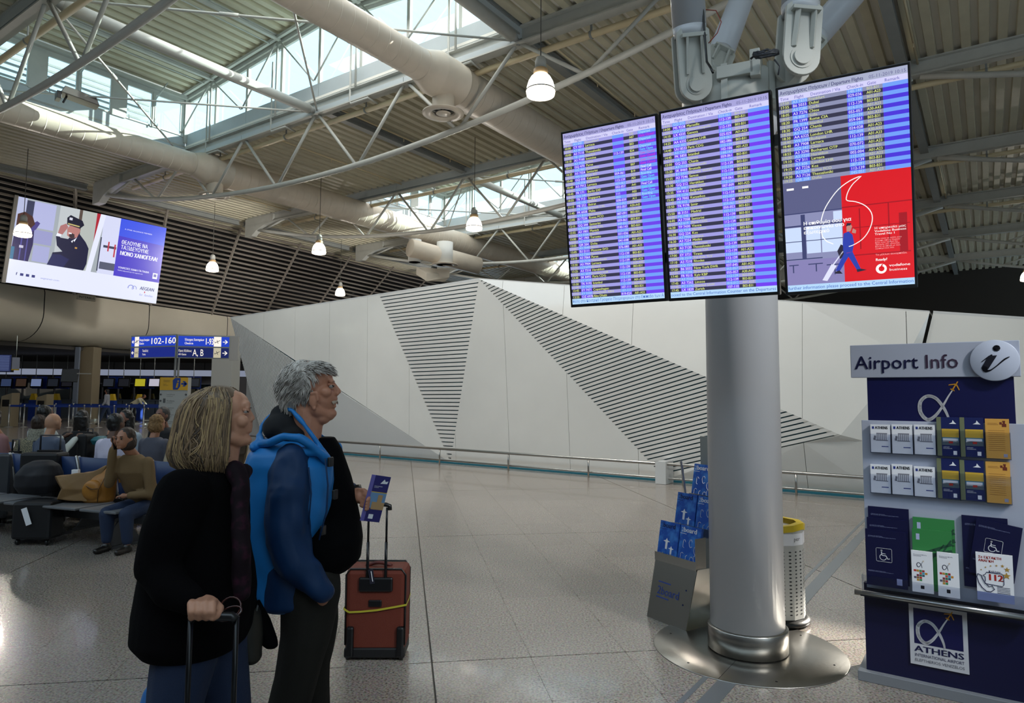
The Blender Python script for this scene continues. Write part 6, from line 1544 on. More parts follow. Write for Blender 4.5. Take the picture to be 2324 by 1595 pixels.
# clothes
BLUJ = mat('jacket_blue', '1c6fb0', .5, var=.05, scale=6, spec=.3); NAVJ = mat('jacket_navy', '0d2c50', .55, var=.05, scale=6, spec=.25)
def ring(y, xl, xr, ry, dy=0.0, f_=M, yc=None, e=.85):
    a, c = f_(xl, y, dy), f_(xr, y, dy); return ((a + c) / 2, (c[0] - a[0]) / 2, ry, e)
b = Blob(); b.loft([ring(y, xl, xr, ry, e=.58) for y, xl, xr, ry in ((1360, 588, 733, .17), (1352, 580, 742, .19), (1300, 566, 738, .195), (1262, 558, 724, .195), (1200, 556, 740, .19), (1140, 561, 762, .19), (1085, 571, 768, .19), (1050, 577, 764, .19), (1025, 584, 748, .17), (1004, 604, 722, .12), (992, 640, 705, .08))], n=28)
b.remesh('jacket', BLUJ, man, voxel=.009, sm=3, noise=.008, nscale=20)
b = Blob(); b.chain([(M(664, 1052, -.150), .076), (M(654, 1120, -.19), .083), (M(650, 1215, -.20), .080), (M(672, 1280, -.205), .070), (M(716, 1322, -.20), .050), (M(734, 1340, -.19), .043)]); b.ell(M(655, 1070, -.13), (.085, .08, .06)); b.cap(M(640, 1290, -.15), .05, M(625, 1335, -.13), .05)
b.remesh('sleeve', NAVJ, man, voxel=.008, sm=3, noise=.009, nscale=24)
b = Blob(); b.loft([ring(y, xl, xr, ry) for y, xl, xr, ry in ((1359, 594, 742, .185), (1350, 592, 748, .20), (1310, 598, 742, .205), (1270, 612, 728, .205), (1250, 640, 715, .19))], n=28); b.remesh('jacket_skirt', NAVJ, man, voxel=.009, sm=3, noise=.006, nscale=20)
b = Blob(); b.chain([(M(690, 1050, .15), .08), (M(752, 1185, .23), .068), (M(794, 1118, .125), .043)]); b.remesh('sleeve', NAVJ, man, voxel=.01, sm=4, noise=.005, nscale=17)
q = MB(); q.path([M(800, 1106, .10) + np.array([.002, .0, 0]), M(805, 1118, .095), M(803, 1130, .10)], .034, n=12); q.build('cuff', BLACKP, man, smooth=True)
CLB = mat('black_fleece', '060607', .95, bump=.2, scale=200, spec=.08)
b = Blob(); b.loft([ring(y, xl, xr, ry * (.72 if y < 1200 else 1.0), .035 if y < 1200 else .0) for y, xl, xr, ry in ((1302, 690, 762, .10), (1292, 660, 790, .13), (1268, 640, 817, .15), (1220, 640, 821, .155), (1170, 650, 816, .155), (1115, 660, 805, .15), (1060, 670, 786, .14), (1015, 680, 774, .10), (990, 690, 760, .07))], n=28)
b.remesh('sweater', CLB, man, voxel=.009, sm=4, noise=.004, nscale=12)
b = Blob(); b.ell(M(646, 970), (.082, .115, .066)); b.ell(M(668, 985), (.075, .12, .050)); b.cap(M(640, 945), .05, M(690, 990), .05); b.remesh('hood_lining', mat('lining_black', '08080c', .9), man, voxel=.008, sm=4)
RIM = [(589, 990, -.03), (592, 1006, -.10), (612, 1004, -.155), (645, 990, -.175), (680, 994, -.178), (706, 1010, -.165), (728, 1030, -.14), (744, 1046, -.11)]
RIM2 = [(589, 990, -.03), (594, 966, .0), (612, 946, .02), (644, 923, -.01), (664, 932, -.075), (690, 962, -.10), (712, 992, -.115), (728, 1015, -.12), (742, 1036, -.11)]
b = Blob(); b.chain([(M(x, y, d), .017) for x, y, d in RIM]); b.chain([(M(x, y, d), .0105) for x, y, d in RIM2]); b.chain([(M(644, 923, -.01), .01), (M(664, 932, .06), .01), (M(700, 970, .10), .012), (M(745, 1005, .09), .014), (M(768, 1012, .06), .014), (M(770, 1040, .05), .016)])
b.ell(M(600, 1010, 0), (.03, .14, .03)); b.ell(M(745, 1016, .07), (.035, .04, .03)); b.ell(M(700, 1025, -.14), (.05, .03, .02)); b.remesh('hood', BLUJ, man, voxel=.006, sm=3, noise=.003, nscale=25)
for x, y, d in ((750, 1048, -.145), (760, 1122, -.145), (733, 1203, -.175)): q = MB(); q.obox(M(x, y, d), (.006, 0, 0), (.004, .012, 0), (0, 0, .018)); q.build('button', BLACKP, man, bevel=.003)
q = MB(); q.path([M(x, y, d) for x, y, d in ((738, 1040, -.165), (744, 1100, -.172), (741, 1160, -.182), (724, 1225, -.19))], .0035, n=5); q.path([M(x, y, d) for x, y, d in ((700, 1060, -.19), (706, 1120, -.195), (700, 1190, -.20))], .003, n=5); q.build('seam', NAVJ, man)
q = MB(); q.bar(M(628, 1285, -.232), M(624, 1292, -.235), .006, .003); q.build('zip_pull', YB, man)
TRM = mat('trouser_brown', '24221e', .85, bump=.2, scale=150, spec=.15)
b = Blob()
b.chain([(M(700, 1290, -.05), .12), (M(704, 1340, -.09), .112), (M(694, 1440, -.10), .096), (M(672, 1540, -.10), .080), (foot1 + np.array([0, 0, .10]), .060)]); b.chain([(M(705, 1290, .05), .12), (M(712, 1400, .10), .10), (M(705, 1500, .11), .08), (foot2 + np.array([0, 0, .10]), .06)])
b.remesh('trousers', TRM, man, voxel=.010, sm=4, noise=.008, nscale=9)
SHO = mat('shoe_dark', '17130f', .4)
for ft_ in (foot1, foot2):
    b = Blob(); b.cap(ft_ + np.array([-.04, 0, .0]), .042, ft_ + np.array([.16, 0, -.012]), .036); b.ell(ft_ + np.array([0, 0, .03]), (.05, .04, .04)); b.remesh('shoe', SHO, man, voxel=.007, sm=2, post=lambda V: np.column_stack([V[:, 0], V[:, 1], np.maximum(V[:, 2], 0.0)]))
# leaflet in his hand
lf = Frame(M(817, 1183, -.004), M(843, 1090, -.004) * 0 + (M(850, 1192, .045) - M(817, 1183, -.004)), M(843, 1084, .0) - M(817, 1183, -.004))
lf = Frame(M(817, 1181, .0), np.array([.80, .60, -.28]), M(843, 1083, .0) - M(817, 1181, .0))
lf = Frame(lf.o, lf.ax - lf.ay * (lf.ax @ lf.ay), lf.ay)
r = thing('leaflet', 'folded navy travel leaflet with a small picture, held in the man\'s left hand', 'leaflet', lf.at(0, 0))
Lh = .187; Lw = .085
m = MB(); m.fbox(lf, 0, Lw, 0, Lh, -.002, 0); m.build('cover', mat('leaflet_navy', '221f66', .35), r)
m = MB(); m.fbox(lf, -.001, .016, .0, Lh, 0, .0008); m.build('spine', mat('leaflet_lilac', '655fa6', .4), r)
m = MB(); m.fbox(lf, .016, Lw, .055, .12, 0, .001); m.build('picture', mat('leaflet_pic', '6a8fb4', .4), r)
m = MB(); m.fbox(lf, .03, Lw, .05, .08, .001, .0016); m.fbox(lf, .05, .07, .06, .11, .0016, .002); m.build('picture_ground', mat('leaflet_sand', 'b08c60', .5), r)
m = MB(); m.fbox(lf, .016, Lw, .118, .121, 0, .0014); m.build('yellow_line', mat('leaflet_yellow', 'c8a83c', .5), r)
m = MB(); m.poly(lf, [(.045, .155), (.075, .157), (.078, .168), (.066, .165), (.06, .174)], .001); text(m, lf, 'YOUR OPINION\nCOUNTS', .022, .142, .0035, c=.001); m.fbox(lf, .03, .05, .012, .03, 0, .001); m.build('white_mark', PAPER, r)

# ---------------- woman in black
YWm = 2.3
def Wm(x, y, dy=0.0): return atY(x, y, YWm + dy)
wo_ = thing('person', 'blonde woman in a black coat and jeans, gripping a trolley handle', 'person', (Wm(480, 900)[0], YWm, 0))
SW2 = skin('woman', 'b5846a')
b = Blob()
b.ell(Wm(502, 935), (.090, .076, .086)); b.ell(Wm(534, 925), (.044, .062, .056)); b.ell(Wm(541, 958), (.044, .056, .066)); b.cap(Wm(559, 918, -.02), .014, Wm(559, 918, .02), .014); b.cap(Wm(562, 927, -.026), .0085, Wm(562, 927, .026), .0085)
b.cap(Wm(566, 933), .0065, Wm(573, 949), .0088); b.ell(Wm(571, 952, -.008), .0068); b.ell(Wm(571, 952, .008), .0068)
b.ell(Wm(562, 964), (.016, .022, .013)); b.ell(Wm(566, 970), (.0105, .018, .006)); b.ell(Wm(565, 978), (.0105, .016, .0065)); b.ell(Wm(560, 998), (.0165, .02, .016)); b.cap(Wm(557, 1000, 0), .017, Wm(524, 992, -.04), .022); b.cap(Wm(557, 1000, 0), .017, Wm(524, 992, .04), .022); b.ell(Wm(540, 1000), (.035, .04, .022)); b.ell(Wm(548, 955, -.04), (.024, .018, .022)); b.ell(Wm(548, 955, .04), (.024, .018, .022))
b.cap(Wm(512, 990), .052, Wm(495, 1090), .056)
b.loft([(Wm(470, 1110), .06, .10), (Wm(455, 1250), .10, .12), (Wm(455, 1400), .11, .12)])
b.chain([(Wm(420, 1135, -.15), .038), (Wm(362, 1278, -.215), .030), (Wm(440, 1368, -.265), .023)]); b.chain([(Wm(470, 1130, .17), .045), (Wm(500, 1290, .20), .036), (Wm(545, 1375, .15), .024)])
for k, x in enumerate((433, 450, 467, 483)):
    e = (.0, -.002, -.001, .003)[k]
    b.chain([(Wm(x + 4, 1362 + 2 * abs(k - 1.5), -.275), .0115), (Wm(x, 1370, -.318 + e), .0108), (Wm(x, 1388, -.332 + e), .0098), (Wm(x + 1, 1402, -.318), .0090), (Wm(x + 2, 1403, -.300), .0085)])
b.ell(Wm(456, 1366, -.262), (.046, .042, .019)); b.chain([(Wm(484, 1368, -.265), .0145), (Wm(499, 1380, -.29), .0125), (Wm(494, 1396, -.31), .0105), (Wm(482, 1402, -.322), .0095)])
b.chain([(Wm(548, 1385, .17), .024), (Wm(556, 1400, .17), .020), (Wm(556, 1415, .17), .015)])
fw1, fw2 = np.array([Wm(440, 1548)[0] - .05, YWm - .09, .045]), np.array([Wm(500, 1548)[0] - .02, YWm + .10, .045])
for hp, ft_ in (((430, 1440, -.08), fw1), ((490, 1440, .08), fw2)): b.chain([(Wm(*hp), .075), (np.array([(Wm(*hp)[0] + ft_[0]) / 2, ft_[1], .48]), .052), (ft_ + np.array([0, 0, .05]), .034)])
b.remesh('body', SW2, wo_, voxel=.004, sm=3)
q = MB()
for sg in (-1, 1): q.lathe([(.0, -.009), (.0065, -.0065), (.009, 0), (.0065, .0065), (0, .009)], Wm(558, 934, sg * .027), 12)
q.build('eye', mat('eye_white', '8a7f78', .3), wo_)
q = MB()
for sg in (-1, 1): q.lathe([(.0055, 0), (0, .003)], Wm(558, 934, sg * .027) + np.array([.007, sg * .002, .0025]), 12, axis=(.85, sg * .2, .35))
q.build('iris', mat('iris_dark', '1c1612', .2), wo_)
q = Blob()
for sg in (-1, 1): q.cap(Wm(554, 930, sg * .031), .0055, Wm(562.5, 931, sg * .028), .0048); q.cap(Wm(554, 939, sg * .031), .0045, Wm(561, 938, sg * .028), .0038)
q.build('eyelid', SW2, wo_, smooth=True)
R_ = []
for k in range(70): x = rng.uniform(-1, 1); sg = rng.choice((-1, 1)); R_.append((Wm(565.5, 926.5, sg * (.027 + .011 * x)), (1, 0, .3), (.4, sg * .8, .3)))
strands('eyebrow', wo_, mat('brow_brown', '4a3626', .6), R_, .009, .2, r=.0009)
HB = mat('hair_blonde', '5e4c3a', .5)
rg = [(1084, 470, 520, .05), (1074, 440, 533, .075), (1055, 408, 540, .095), (1025, 402, 543, .105), (990, 409, 545, .103), (960, 415, 547, .098), (930, 422, 550, .094), (905, 436, 549, .085), (890, 452, 540, .07), (879, 474, 524, .045), (875, 488, 512, .02)]
esq = lambda y: 1.0 - .48 * max(0, min(1, (y - 884) / 25)) + .30 * max(0, min(1, (y - 1040) / 40))
hb = Blob(); hb.loft([ring(y, xl, xr, ry, f_=Wm, e=esq(y)) for y, xl, xr, ry in rg], n=40)
def carve(V):
    """open the hair in front so that the face shows: pull the middle of the front back"""
    X0 = Wm(553, 960)[0]; Zt = Wm(550, 902)[2]
    V = V.copy(); d = V[:, 0] - (X0 - .055); k = (V[:, 2] < Zt) & (d > 0) & (np.abs(V[:, 1] - YWm) < .062)
    V[k, 0] = X0 - .055 - .01 * d[k]; return V
hb.remesh('hair', HB, wo_, voxel=.006, sm=3, noise=.002, nscale=30, post=carve)
# long locks combed from the parting
def rgat(y):
    for (y1, a1, b1, r1), (y0, a0, b0, r0) in zip(rg, rg[1:]):
        if y0 <= y <= y1: t = (y - y0) / (y1 - y0); return a0 + (a1 - a0) * t, b0 + (b1 - b0) * t, r0 + (r1 - r0) * t
    return rg[0][1:] if y > rg[0][0] else rg[-1][1:]
for nm_c, cA, cB, N_, seed in (('hair_lock', 'a58a62', 'b39c78', 360, 5), ('hair_lock', '6d5840', '7c6850', 330, 9), ('hair_lock', '846b50', '', 400, 11), ('hair_lock', '45382c', '', 120, 13)):
    q = MB(); rr = random.Random(seed)
    for k in range(N_):
        ang = rr.uniform(-math.pi * .82, math.pi * .82) + math.pi   # avoid the face (ang 0 = front)
        y = rr.uniform(877, 960) if rr.random() < .75 else rr.uniform(900, 1000); end = rr.uniform(1030, 1088); pts = []; w0 = rr.uniform(0, 6); off = rr.uniform(.0, .0045)
        n_s = 10
        for i in range(n_s):
            yy = y + (end - y) * i / (n_s - 1); xl, xr, ry = rgat(min(yy, 1074)); c0, c1 = Wm(xl, yy), Wm(xr, yy); cx = (c0 + c1) / 2; rx = (c1[0] - c0[0]) / 2
            a = ang + .10 * math.sin(w0 + i * .55) * (i / n_s)
            g_ = 1.0 + (.03 * math.sin(w0 * 3 + i * .8)) * i / n_s
            e_ = esq(yy); ca, sa = math.cos(a), math.sin(a); pts.append(cx + np.array([math.copysign(abs(ca) ** e_, ca) * (rx * g_ + off), math.copysign(abs(sa) ** e_, sa) * (ry * g_ + off), 0]))
        q.path(pts, [.0026] * (n_s - 3) + [.002, .0015, .0006], n=3, cap=False)
    for k in range(14 if seed == 5 else 0):   # the loose strand falling forward over the back
        P0 = Wm(418 + k * .8, 1000 + k); q.path([P0, Wm(408 + k, 1022, -.02), Wm(392 + k * 1.5, 1040 + k * .5, -.04), Wm(384 + k * 2, 1056 - k * .5, -.05)], .0016, n=3, cap=False)
    q.build(nm_c, mat('hair_' + cA, cA, .5), wo_, smooth=True, kind='stuff')
COATB = mat('coat_black', '060506', .95, bump=.2, scale=180, spec=.08)
b = Blob(); b.loft([ring(y, xl, xr, ry, f_=Wm) for y, xl, xr, ry in ((1470, 378, 528, .15), (1462, 345, 545, .18), (1435, 317, 558, .20), (1380, 322, 566, .20), (1340, 330, 569, .19), (1290, 340, 566, .185), (1230, 350, 556, .18), (1170, 356, 552, .18), (1125, 372, 548, .175), (1095, 392, 545, .15), (1072, 425, 538, .11), (1055, 455, 528, .08))], n=28)
b.chain([(Wm(416, 1122, -.15), .085), (Wm(385, 1205, -.19), .078), (Wm(358, 1285, -.215), .064), (Wm(390, 1335, -.24), .058), (Wm(436, 1366, -.262), .042)]); b.chain([(Wm(480, 1120, .13), .075), (Wm(520, 1280, .17), .065), (Wm(552, 1372, .15), .045)])
b.remesh('coat', COATB, wo_, voxel=.009, sm=4, noise=.005, nscale=13)
b = Blob(); b.chain([(Wm(532, 1068, -.05), .034), (Wm(546, 1100, -.07), .030), (Wm(546, 1170, -.10), .028), (Wm(548, 1260, -.13), .030), (Wm(548, 1345, -.13), .028)]); b.ell(Wm(556, 1072, .0), (.018, .05, .03)); b.remesh('scarf', mat('scarf_plum', '12050c', .8, col2='301020', scale=30, thr=(.5, .7), spec=.2), wo_, voxel=.008, sm=3, noise=.005, nscale=30)
JE = mat('jeans', '142440', .85, bump=.2, scale=180)
b = Blob(); b.chain([(Wm(428, 1440, -.07), .105), (np.array([fw1[0] + .02, fw1[1], .5]), .078), (fw1 + np.array([0, 0, .08]), .060)]); b.chain([(Wm(488, 1440, .08), .105), (np.array([fw2[0] + .01, fw2[1], .5]), .078), (fw2 + np.array([0, 0, .08]), .060)]); b.remesh('jeans', JE, wo_, voxel=.010, sm=3, noise=.005, nscale=12)
for ft_ in (fw1, fw2):
    b = Blob(); b.cap(ft_ + np.array([-.03, 0, 0]), .036, ft_ + np.array([.14, 0, -.01]), .032); b.ell(ft_ + np.array([0, 0, .03]), (.045, .036, .04)); b.remesh('shoe', SHO, wo_, voxel=.007, sm=2, post=lambda V: np.column_stack([V[:, 0], V[:, 1], np.maximum(V[:, 2], 0.0)]))
# her trolley case
gz = Wm(485, 1398, -.30); ts_ = thing('suitcase', 'dark trolley case whose raised handle the blonde woman grips', 'suitcase', (gz[0], gz[1], 0))
m = MB(); xa, xb = Wm(433, 1400, -.30)[0], Wm(537, 1400, -.30)[0]
for x in (xa, xb): m.tube((x, gz[1], .50), (x, gz[1], gz[2]), .0075, n=10)
m.build('telescopic_rod', mat('rod_black', '17181a', .3, metal=.5), ts_)
m = MB(); m.path([(xa, gz[1], gz[2] - .01), (xa + .012, gz[1], gz[2]), (xb - .012, gz[1], gz[2]), (xb, gz[1], gz[2] - .01)], .013, n=10); m.build('grip', BLACKP, ts_)
cx = (xa + xb) / 2; m = MB(); m.box(cx - .18, cx + .18, gz[1] - .03, gz[1] + .0, .05, .52) if False else m.box(cx - .18, cx + .18, gz[1] - .25, gz[1] - .015, .05, .53); m.build('case_body', mat('case_charcoal', '1a1a1f', .7), ts_, bevel=.025)
for x in (cx - .14, cx + .14):
    for y in (gz[1] - .22, gz[1] - .04): m = MB(); m.lathe([(0, -.012), (.024, -.01), (.024, .01), (0, .012)], (x, y, .024), 14, axis=(1, 0, 0)); m.build('wheel', BLACKP, ts_)
# bangle / sunglasses hanging at the wrist, handbag, blue carrier
m = MB(); m.path([Wm(523, 1378, -.26) + np.array([.030 * math.cos(a), .012 * math.sin(a), .026 * math.sin(a)]) for a in np.linspace(0, 6.1, 18)], .0028, n=6, closed=True); m.path([Wm(521, 1392, -.27) + np.array([.034 * math.cos(a), .012 * math.sin(a), .018 * math.sin(a + .5)]) for a in np.linspace(0, 6.1, 18)], .0028, n=6, closed=True)
setp(m.build('trolley_charm', mat('tortoise', '3a120c', .2, coat=.5)), 'glossy dark red loops hanging at the trolley grip', 'charm')
bg_ = thing('handbag', 'dark olive handbag hanging at the woman\'s left side', 'bag', Wm(560, 1430, .12))
b = Blob(); b.loft([ring(y, xl, xr, ry, .16, f_=Wm) for y, xl, xr, ry in ((1502, 560, 585, .03), (1492, 548, 592, .05), (1440, 535, 592, .06), (1390, 535, 588, .05), (1362, 540, 580, .02))]); b.remesh('bag_body', mat('bag_olive', '18170f', .6), bg_, voxel=.007, sm=3, noise=.003, nscale=20)
m = MB(); m.path([Wm(x, y, .16) for x, y in ((545, 1370), (556, 1250), (560, 1232), (572, 1300), (578, 1370))], .006, n=6); m.build('strap', BLACKP, bg_)
m = MB(); m.bar(Wm(585, 1374, .05), Wm(583, 1386, .05), .004, .004); m.build('buckle', ALU, bg_)
b = Blob(); b.loft([ring(y, xl, xr, ry, .22, f_=Wm) for y, xl, xr, ry in ((1470, 605, 630, .025), (1455, 590, 628, .035), (1410, 580, 612, .04), (1375, 578, 594, .03), (1360, 580, 588, .02))]); setp(b.remesh('folded_cloth', COATB, None, voxel=.007, sm=3, noise=.003, nscale=20), 'black folded cloth hanging between the woman and the man', 'cloth')
cbz = Wm(385, 1560, .30); r = thing('carrier_bag', 'bright blue plastic carrier bag low behind the woman', 'bag', (cbz[0], cbz[1], 0))
b = Blob(); b.loft([((cbz[0] - .03, cbz[1], .02), .14, .07), ((cbz[0] - .03, cbz[1], .25), .13, .07), ((cbz[0], cbz[1], .50), .09, .04), ((cbz[0] + .03, cbz[1], .64), .02, .01)]); b.remesh('bag_body', mat('carrier_blue', '2a6fb4', .35, coat=.3), r, voxel=.008, sm=2, noise=.008, nscale=25)
m = MB(); m.path([(cbz[0] + .03, cbz[1], .62), (cbz[0] + .05, cbz[1], .72), (cbz[0] + .07, cbz[1], .62)], .006, n=6); m.build('handle', mat('carrier_blue', '2a6fb4', .35), r)

# ---------------- seated and standing people in the hall
HM = {'black': mat('hair_black', '0c0a0a', .4, bump=.4, scale=60), 'brown': mat('hair_brown', '2a1b12', .5, bump=.4, scale=60), 'curly': mat('hair_curly', '6b4f2c', .7, col2='8a6a40', scale=60, bump=.8, thr=(.4, .6)), 'greyd': mat('hair_greydark', '3a3836', .6)}
def seated(pos, rz, label, top, trou, hair='black', hl='short', head=(0, 0), skc='9c6b50', lean=.0, arms='lap', sleeve=True, collar=None, extra=None, seatz=.41, sc=1.0):
    r = thing('person', label, 'person', (pos[0], pos[1], 0), rotz=rz)
    sk = mat('skin_' + skc, skc, .5, var=.05, scale=30)
    L = lambda x, y, z: np.array([x, y, z])
    z0 = seatz
    ln = lambda z: -lean * (z - .5)      # forward is -y
    hc = L(head[0] * .03, ln(1.17) - .03, z0 + .80)
    b = Blob(); b.ell(hc, (.075, .092, .105)); b.ell(hc + L(0, -.045, -.035), (.055, .05, .062)); b.cap(hc + L(0, -.088, .01), .009, hc + L(0, -.104, -.022), .012); b.ell(hc + L(0, -.075, -.082), (.026, .024, .02)); b.ell(hc + L(0, -.092, -.052), (.024, .012, .009)); b.cap(hc + L(-.03, -.083, .022), .010, hc + L(.03, -.083, .022), .010)
    for sg in (-1, 1): b.ell(hc + L(sg * .076, .0, -.012), (.008, .018, .028))
    b.cap(hc + L(0, .01, -.07), .05, L(0, ln(1.0) + .02, z0 + .60), .058)
    b.loft([(L(0, 0, z0 + .05), .13, .10), (L(0, ln(.8), z0 + .35), .12, .09), (L(0, ln(1.0), z0 + .58), .13, .08)])
    sh = [L(sg * .17, ln(1.0) + .0, z0 + .55) for sg in (-1, 1)]
    if arms == 'lap': el = [L(sg * .24, ln(.8) - .02, z0 + .26) for sg in (-1, 1)]; hd = [L(sg * .07, -.30, z0 + .20) for sg in (-1, 1)]
    elif arms == 'phone': el = [L(-.23, ln(.8) - .16, z0 + .34), L(.23, ln(.8) - .10, z0 + .24)]; hd = [hc + L(-.10, -.03, -.06), L(.0, -.33, z0 + .22)]
    elif arms == 'read': el = [L(sg * .24, ln(.8) - .12, z0 + .30) for sg in (-1, 1)]; hd = [L(sg * .12, -.40, z0 + .48) for sg in (-1, 1)]
    elif arms == 'hold': el = [L(-.25, -.08, z0 + .30), L(.24, -.02, z0 + .26)]; hd = [L(-.22, -.36, z0 + .55), L(.07, -.30, z0 + .20)]
    for s_, e_, h_ in zip(sh, el, hd):
        b.chain([(s_, .045), (e_, .036), (h_, .024)]); d = h_ - e_; d /= np.linalg.norm(d); pc_ = h_ + d * .04; b.ell(pc_, .030)
        sx_ = np.cross(d, L(0, 0, 1)); sx_ /= np.linalg.norm(sx_) + 1e-9
        for k in range(4): q0 = pc_ + d * .02 + sx_ * (k - 1.5) * .016; b.chain([(q0, .0088), (q0 + d * .032, .0082), (q0 + d * .042 - L(0, 0, .022), .0075)])
        b.cap(pc_ + sx_ * .03, .010, pc_ + sx_ * .034 + d * .035, .009)
    kn = [L(sg * .11, -.46, z0 + .06) for sg in (-1, 1)]; an = [L(sg * .12, -.44, .09) for sg in (-1, 1)]
    for sg, k_, a_ in zip((-1, 1), kn, an): b.chain([(L(sg * .09, -.02, z0 + .09), .07), (k_, .05), (a_, .035)])
    b.remesh('body', sk, r, voxel=.009, sm=3, local=True)
    b = Blob(); b.loft([(L(0, .02, z0 + .02), .175, .14), (L(0, ln(.75), z0 + .25), .165, .125), (L(0, ln(.95), z0 + .45), .185, .12), (L(0, ln(1.0), z0 + .57), .175, .095), (L(0, ln(1.05) + .01, z0 + .63), .085, .07)])
    for s_, e_, h_ in zip(sh, el, hd):
        if sleeve: b.chain([(s_, .065), (e_, .053), (e_ + (h_ - e_) * .88, .038)])
        else: b.cap(s_, .068, s_ + (e_ - s_) * .55, .062)
    b.remesh('top', top, r, voxel=.012, sm=3, noise=.005, nscale=16, local=True)
    b = Blob()
    for sg, k_, a_ in zip((-1, 1), kn, an): b.chain([(L(sg * .08, 0, z0 + .09), .095), (k_, .072), (a_ + L(0, 0, .03), .052)])
    b.remesh('trousers', trou, r, voxel=.012, sm=3, noise=.004, nscale=14, local=True)
    for a_ in an: b = Blob(); b.cap(L(a_[0], a_[1] + .03, .035), .034, L(a_[0], a_[1] - .13, .028), .028); b.ell(L(a_[0], a_[1], .06), (.036, .04, .04)); b.remesh('shoe', SHO, r, voxel=.01, sm=2, local=True)
    m = MB()
    for sg in (-1, 1):
        m.lathe([(0, -.006), (.008, -.003), (.011, 0)], hc + L(sg * .031, -.088, .006), 8, axis=(0, 1, 0)); m.bar(hc + L(sg * .018, -.094, .026), hc + L(sg * .046, -.086, .027), .006, .005)
    m.build('eye', mat('eye_dark', '1a1210', .3), r, local=True)
    hm = HM.get(hair)
    if hm is not None:
        b = Blob(); b.ell(hc + L(0, .018, .022), (.084, .092, .098)); b.ell(hc + L(0, .03, -.02), (.08, .075, .085))
        if hl == 'long': b.loft([(hc + L(0, .035, .02), .09, .08), (hc + L(0, .035, -.10), .10, .075), (hc + L(0, .035, -.20), .10, .06), (hc + L(0, .04, -.25), .06, .04)])
        if hl == 'bob': b.ell(hc + L(0, .03, -.04), (.095, .085, .09))
        if hl == 'bun': b.ell(hc + L(0, .06, .09), .045)
        b.remesh('hair', hm, r, voxel=.009, sm=2, noise=.006 if hair == 'curly' else .003, nscale=60, local=True)
    if extra: extra(r, hc, L, hd)
    return r
def glasses(r, hc, L, hd):
    m = MB()
    for sg in (-1, 1): m.path([hc + L(sg * .032, -.098, .004) + L(.020 * math.cos(a), 0, .014 * math.sin(a)) for a in np.linspace(0, 6, 12)], .0025, n=5, closed=True)
    m.bar(hc + L(-.012, -.1, .006), hc + L(.012, -.1, .006), .004, .004); m.build('glasses', BLACKP, r, local=True)
def phone(r, hc, L, hd):
    m = MB(); m.obox(hc + L(-.088, -.03, -.045), (.006, 0, 0), (0, .032, .0), (0, -.02, .065)); m.build('phone', BLACKP, r, local=True, bevel=.003)
def fab(n, c, **k): return mat('cloth_' + n, c, .8, bump=.15, scale=120, **k)
JN = fab('denim', '1d2c48'); DK = fab('dark', '141418'); 
fwd = lambda Y, px: (atY(px, 900, Y)[0], Y)
seated(fwd(7.35, 352), AB + .15, 'woman in a tan coat holding a phone to her ear beside the mustard bag', fab('tan', '6f5838'), JN, 'brown', 'bob', lean=.55, arms='phone', extra=phone, seatz=.32)
seated(fwd(7.95, 262), AB2, 'man with black hair in a white t-shirt, seen from behind', fab('white', 'c4bfd2'), DK, 'black', 'short', arms='lap', sleeve=False, seatz=.43, skc='5a3c2c')
seated(fwd(8.35, 118), AB2, 'bald man in a grey blue shirt, seen from behind', fab('greyblue', '4a5468'), DK, None, skc='b08468', seatz=.42)
seated(fwd(8.9, 100), AB2, 'black haired person in a pale top reading a newspaper, left of the bald man', fab('pale', 'aab4b4'), DK, 'black', 'short', arms='read', seatz=.5, skc='5a3c2c')
seated(fwd(8.6, 60), AB2 + .2, 'person in a cream floral jacket at the left edge', fab('floral', '8f8468', col2='2b3a36', thr=(.50, .54)), DK, 'brown', 'short', seatz=.38, lean=.3)
seated(fwd(8.9, 24), AB - .2, 'woman with glasses and pinned up hair in a pink top at the left edge', fab('pink', '8a6262'), DK, 'brown', 'bun', extra=glasses, lean=.25, seatz=.42)
seated(fwd(9.6, 188), AB2 + .5, 'person with long black hair in black raising a phone', fab('black2', '0c0c10'), DK, 'black', 'long', arms='hold', seatz=.42, extra=lambda r, hc, L, hd: MB().obox(hd[0] + L(-.02, -.05, .05), (.03, 0, 0), (0, .006, 0), (0, 0, .06)).build('phone', BLACKP, r, local=True))
seated(fwd(9.3, 312), AB - .1, 'dark haired woman in a white shirt looking down, facing the viewer', fab('white2', '98a4ae'), DK, 'black', 'long', lean=.2, seatz=.44, skc='8a5c48')
seated(fwd(8.6, 356), AB2, 'person with curly light brown hair seen from behind', fab('greyjumper', '4a4c58'), DK, 'curly', 'bob', seatz=.40)
seated(fwd(9.4, 382), AB + .1, 'man with short grey hair and glasses facing the viewer', DK, DK, 'greyd', 'short', extra=glasses, lean=.1, seatz=.48, skc='7c5444')
seated(fwd(7.9, 392), AB2 - .3, 'person in a cream coat partly hidden behind the blonde woman', fab('cream', 'a89a80'), DK, 'brown', 'short', lean=.2, seatz=.36)
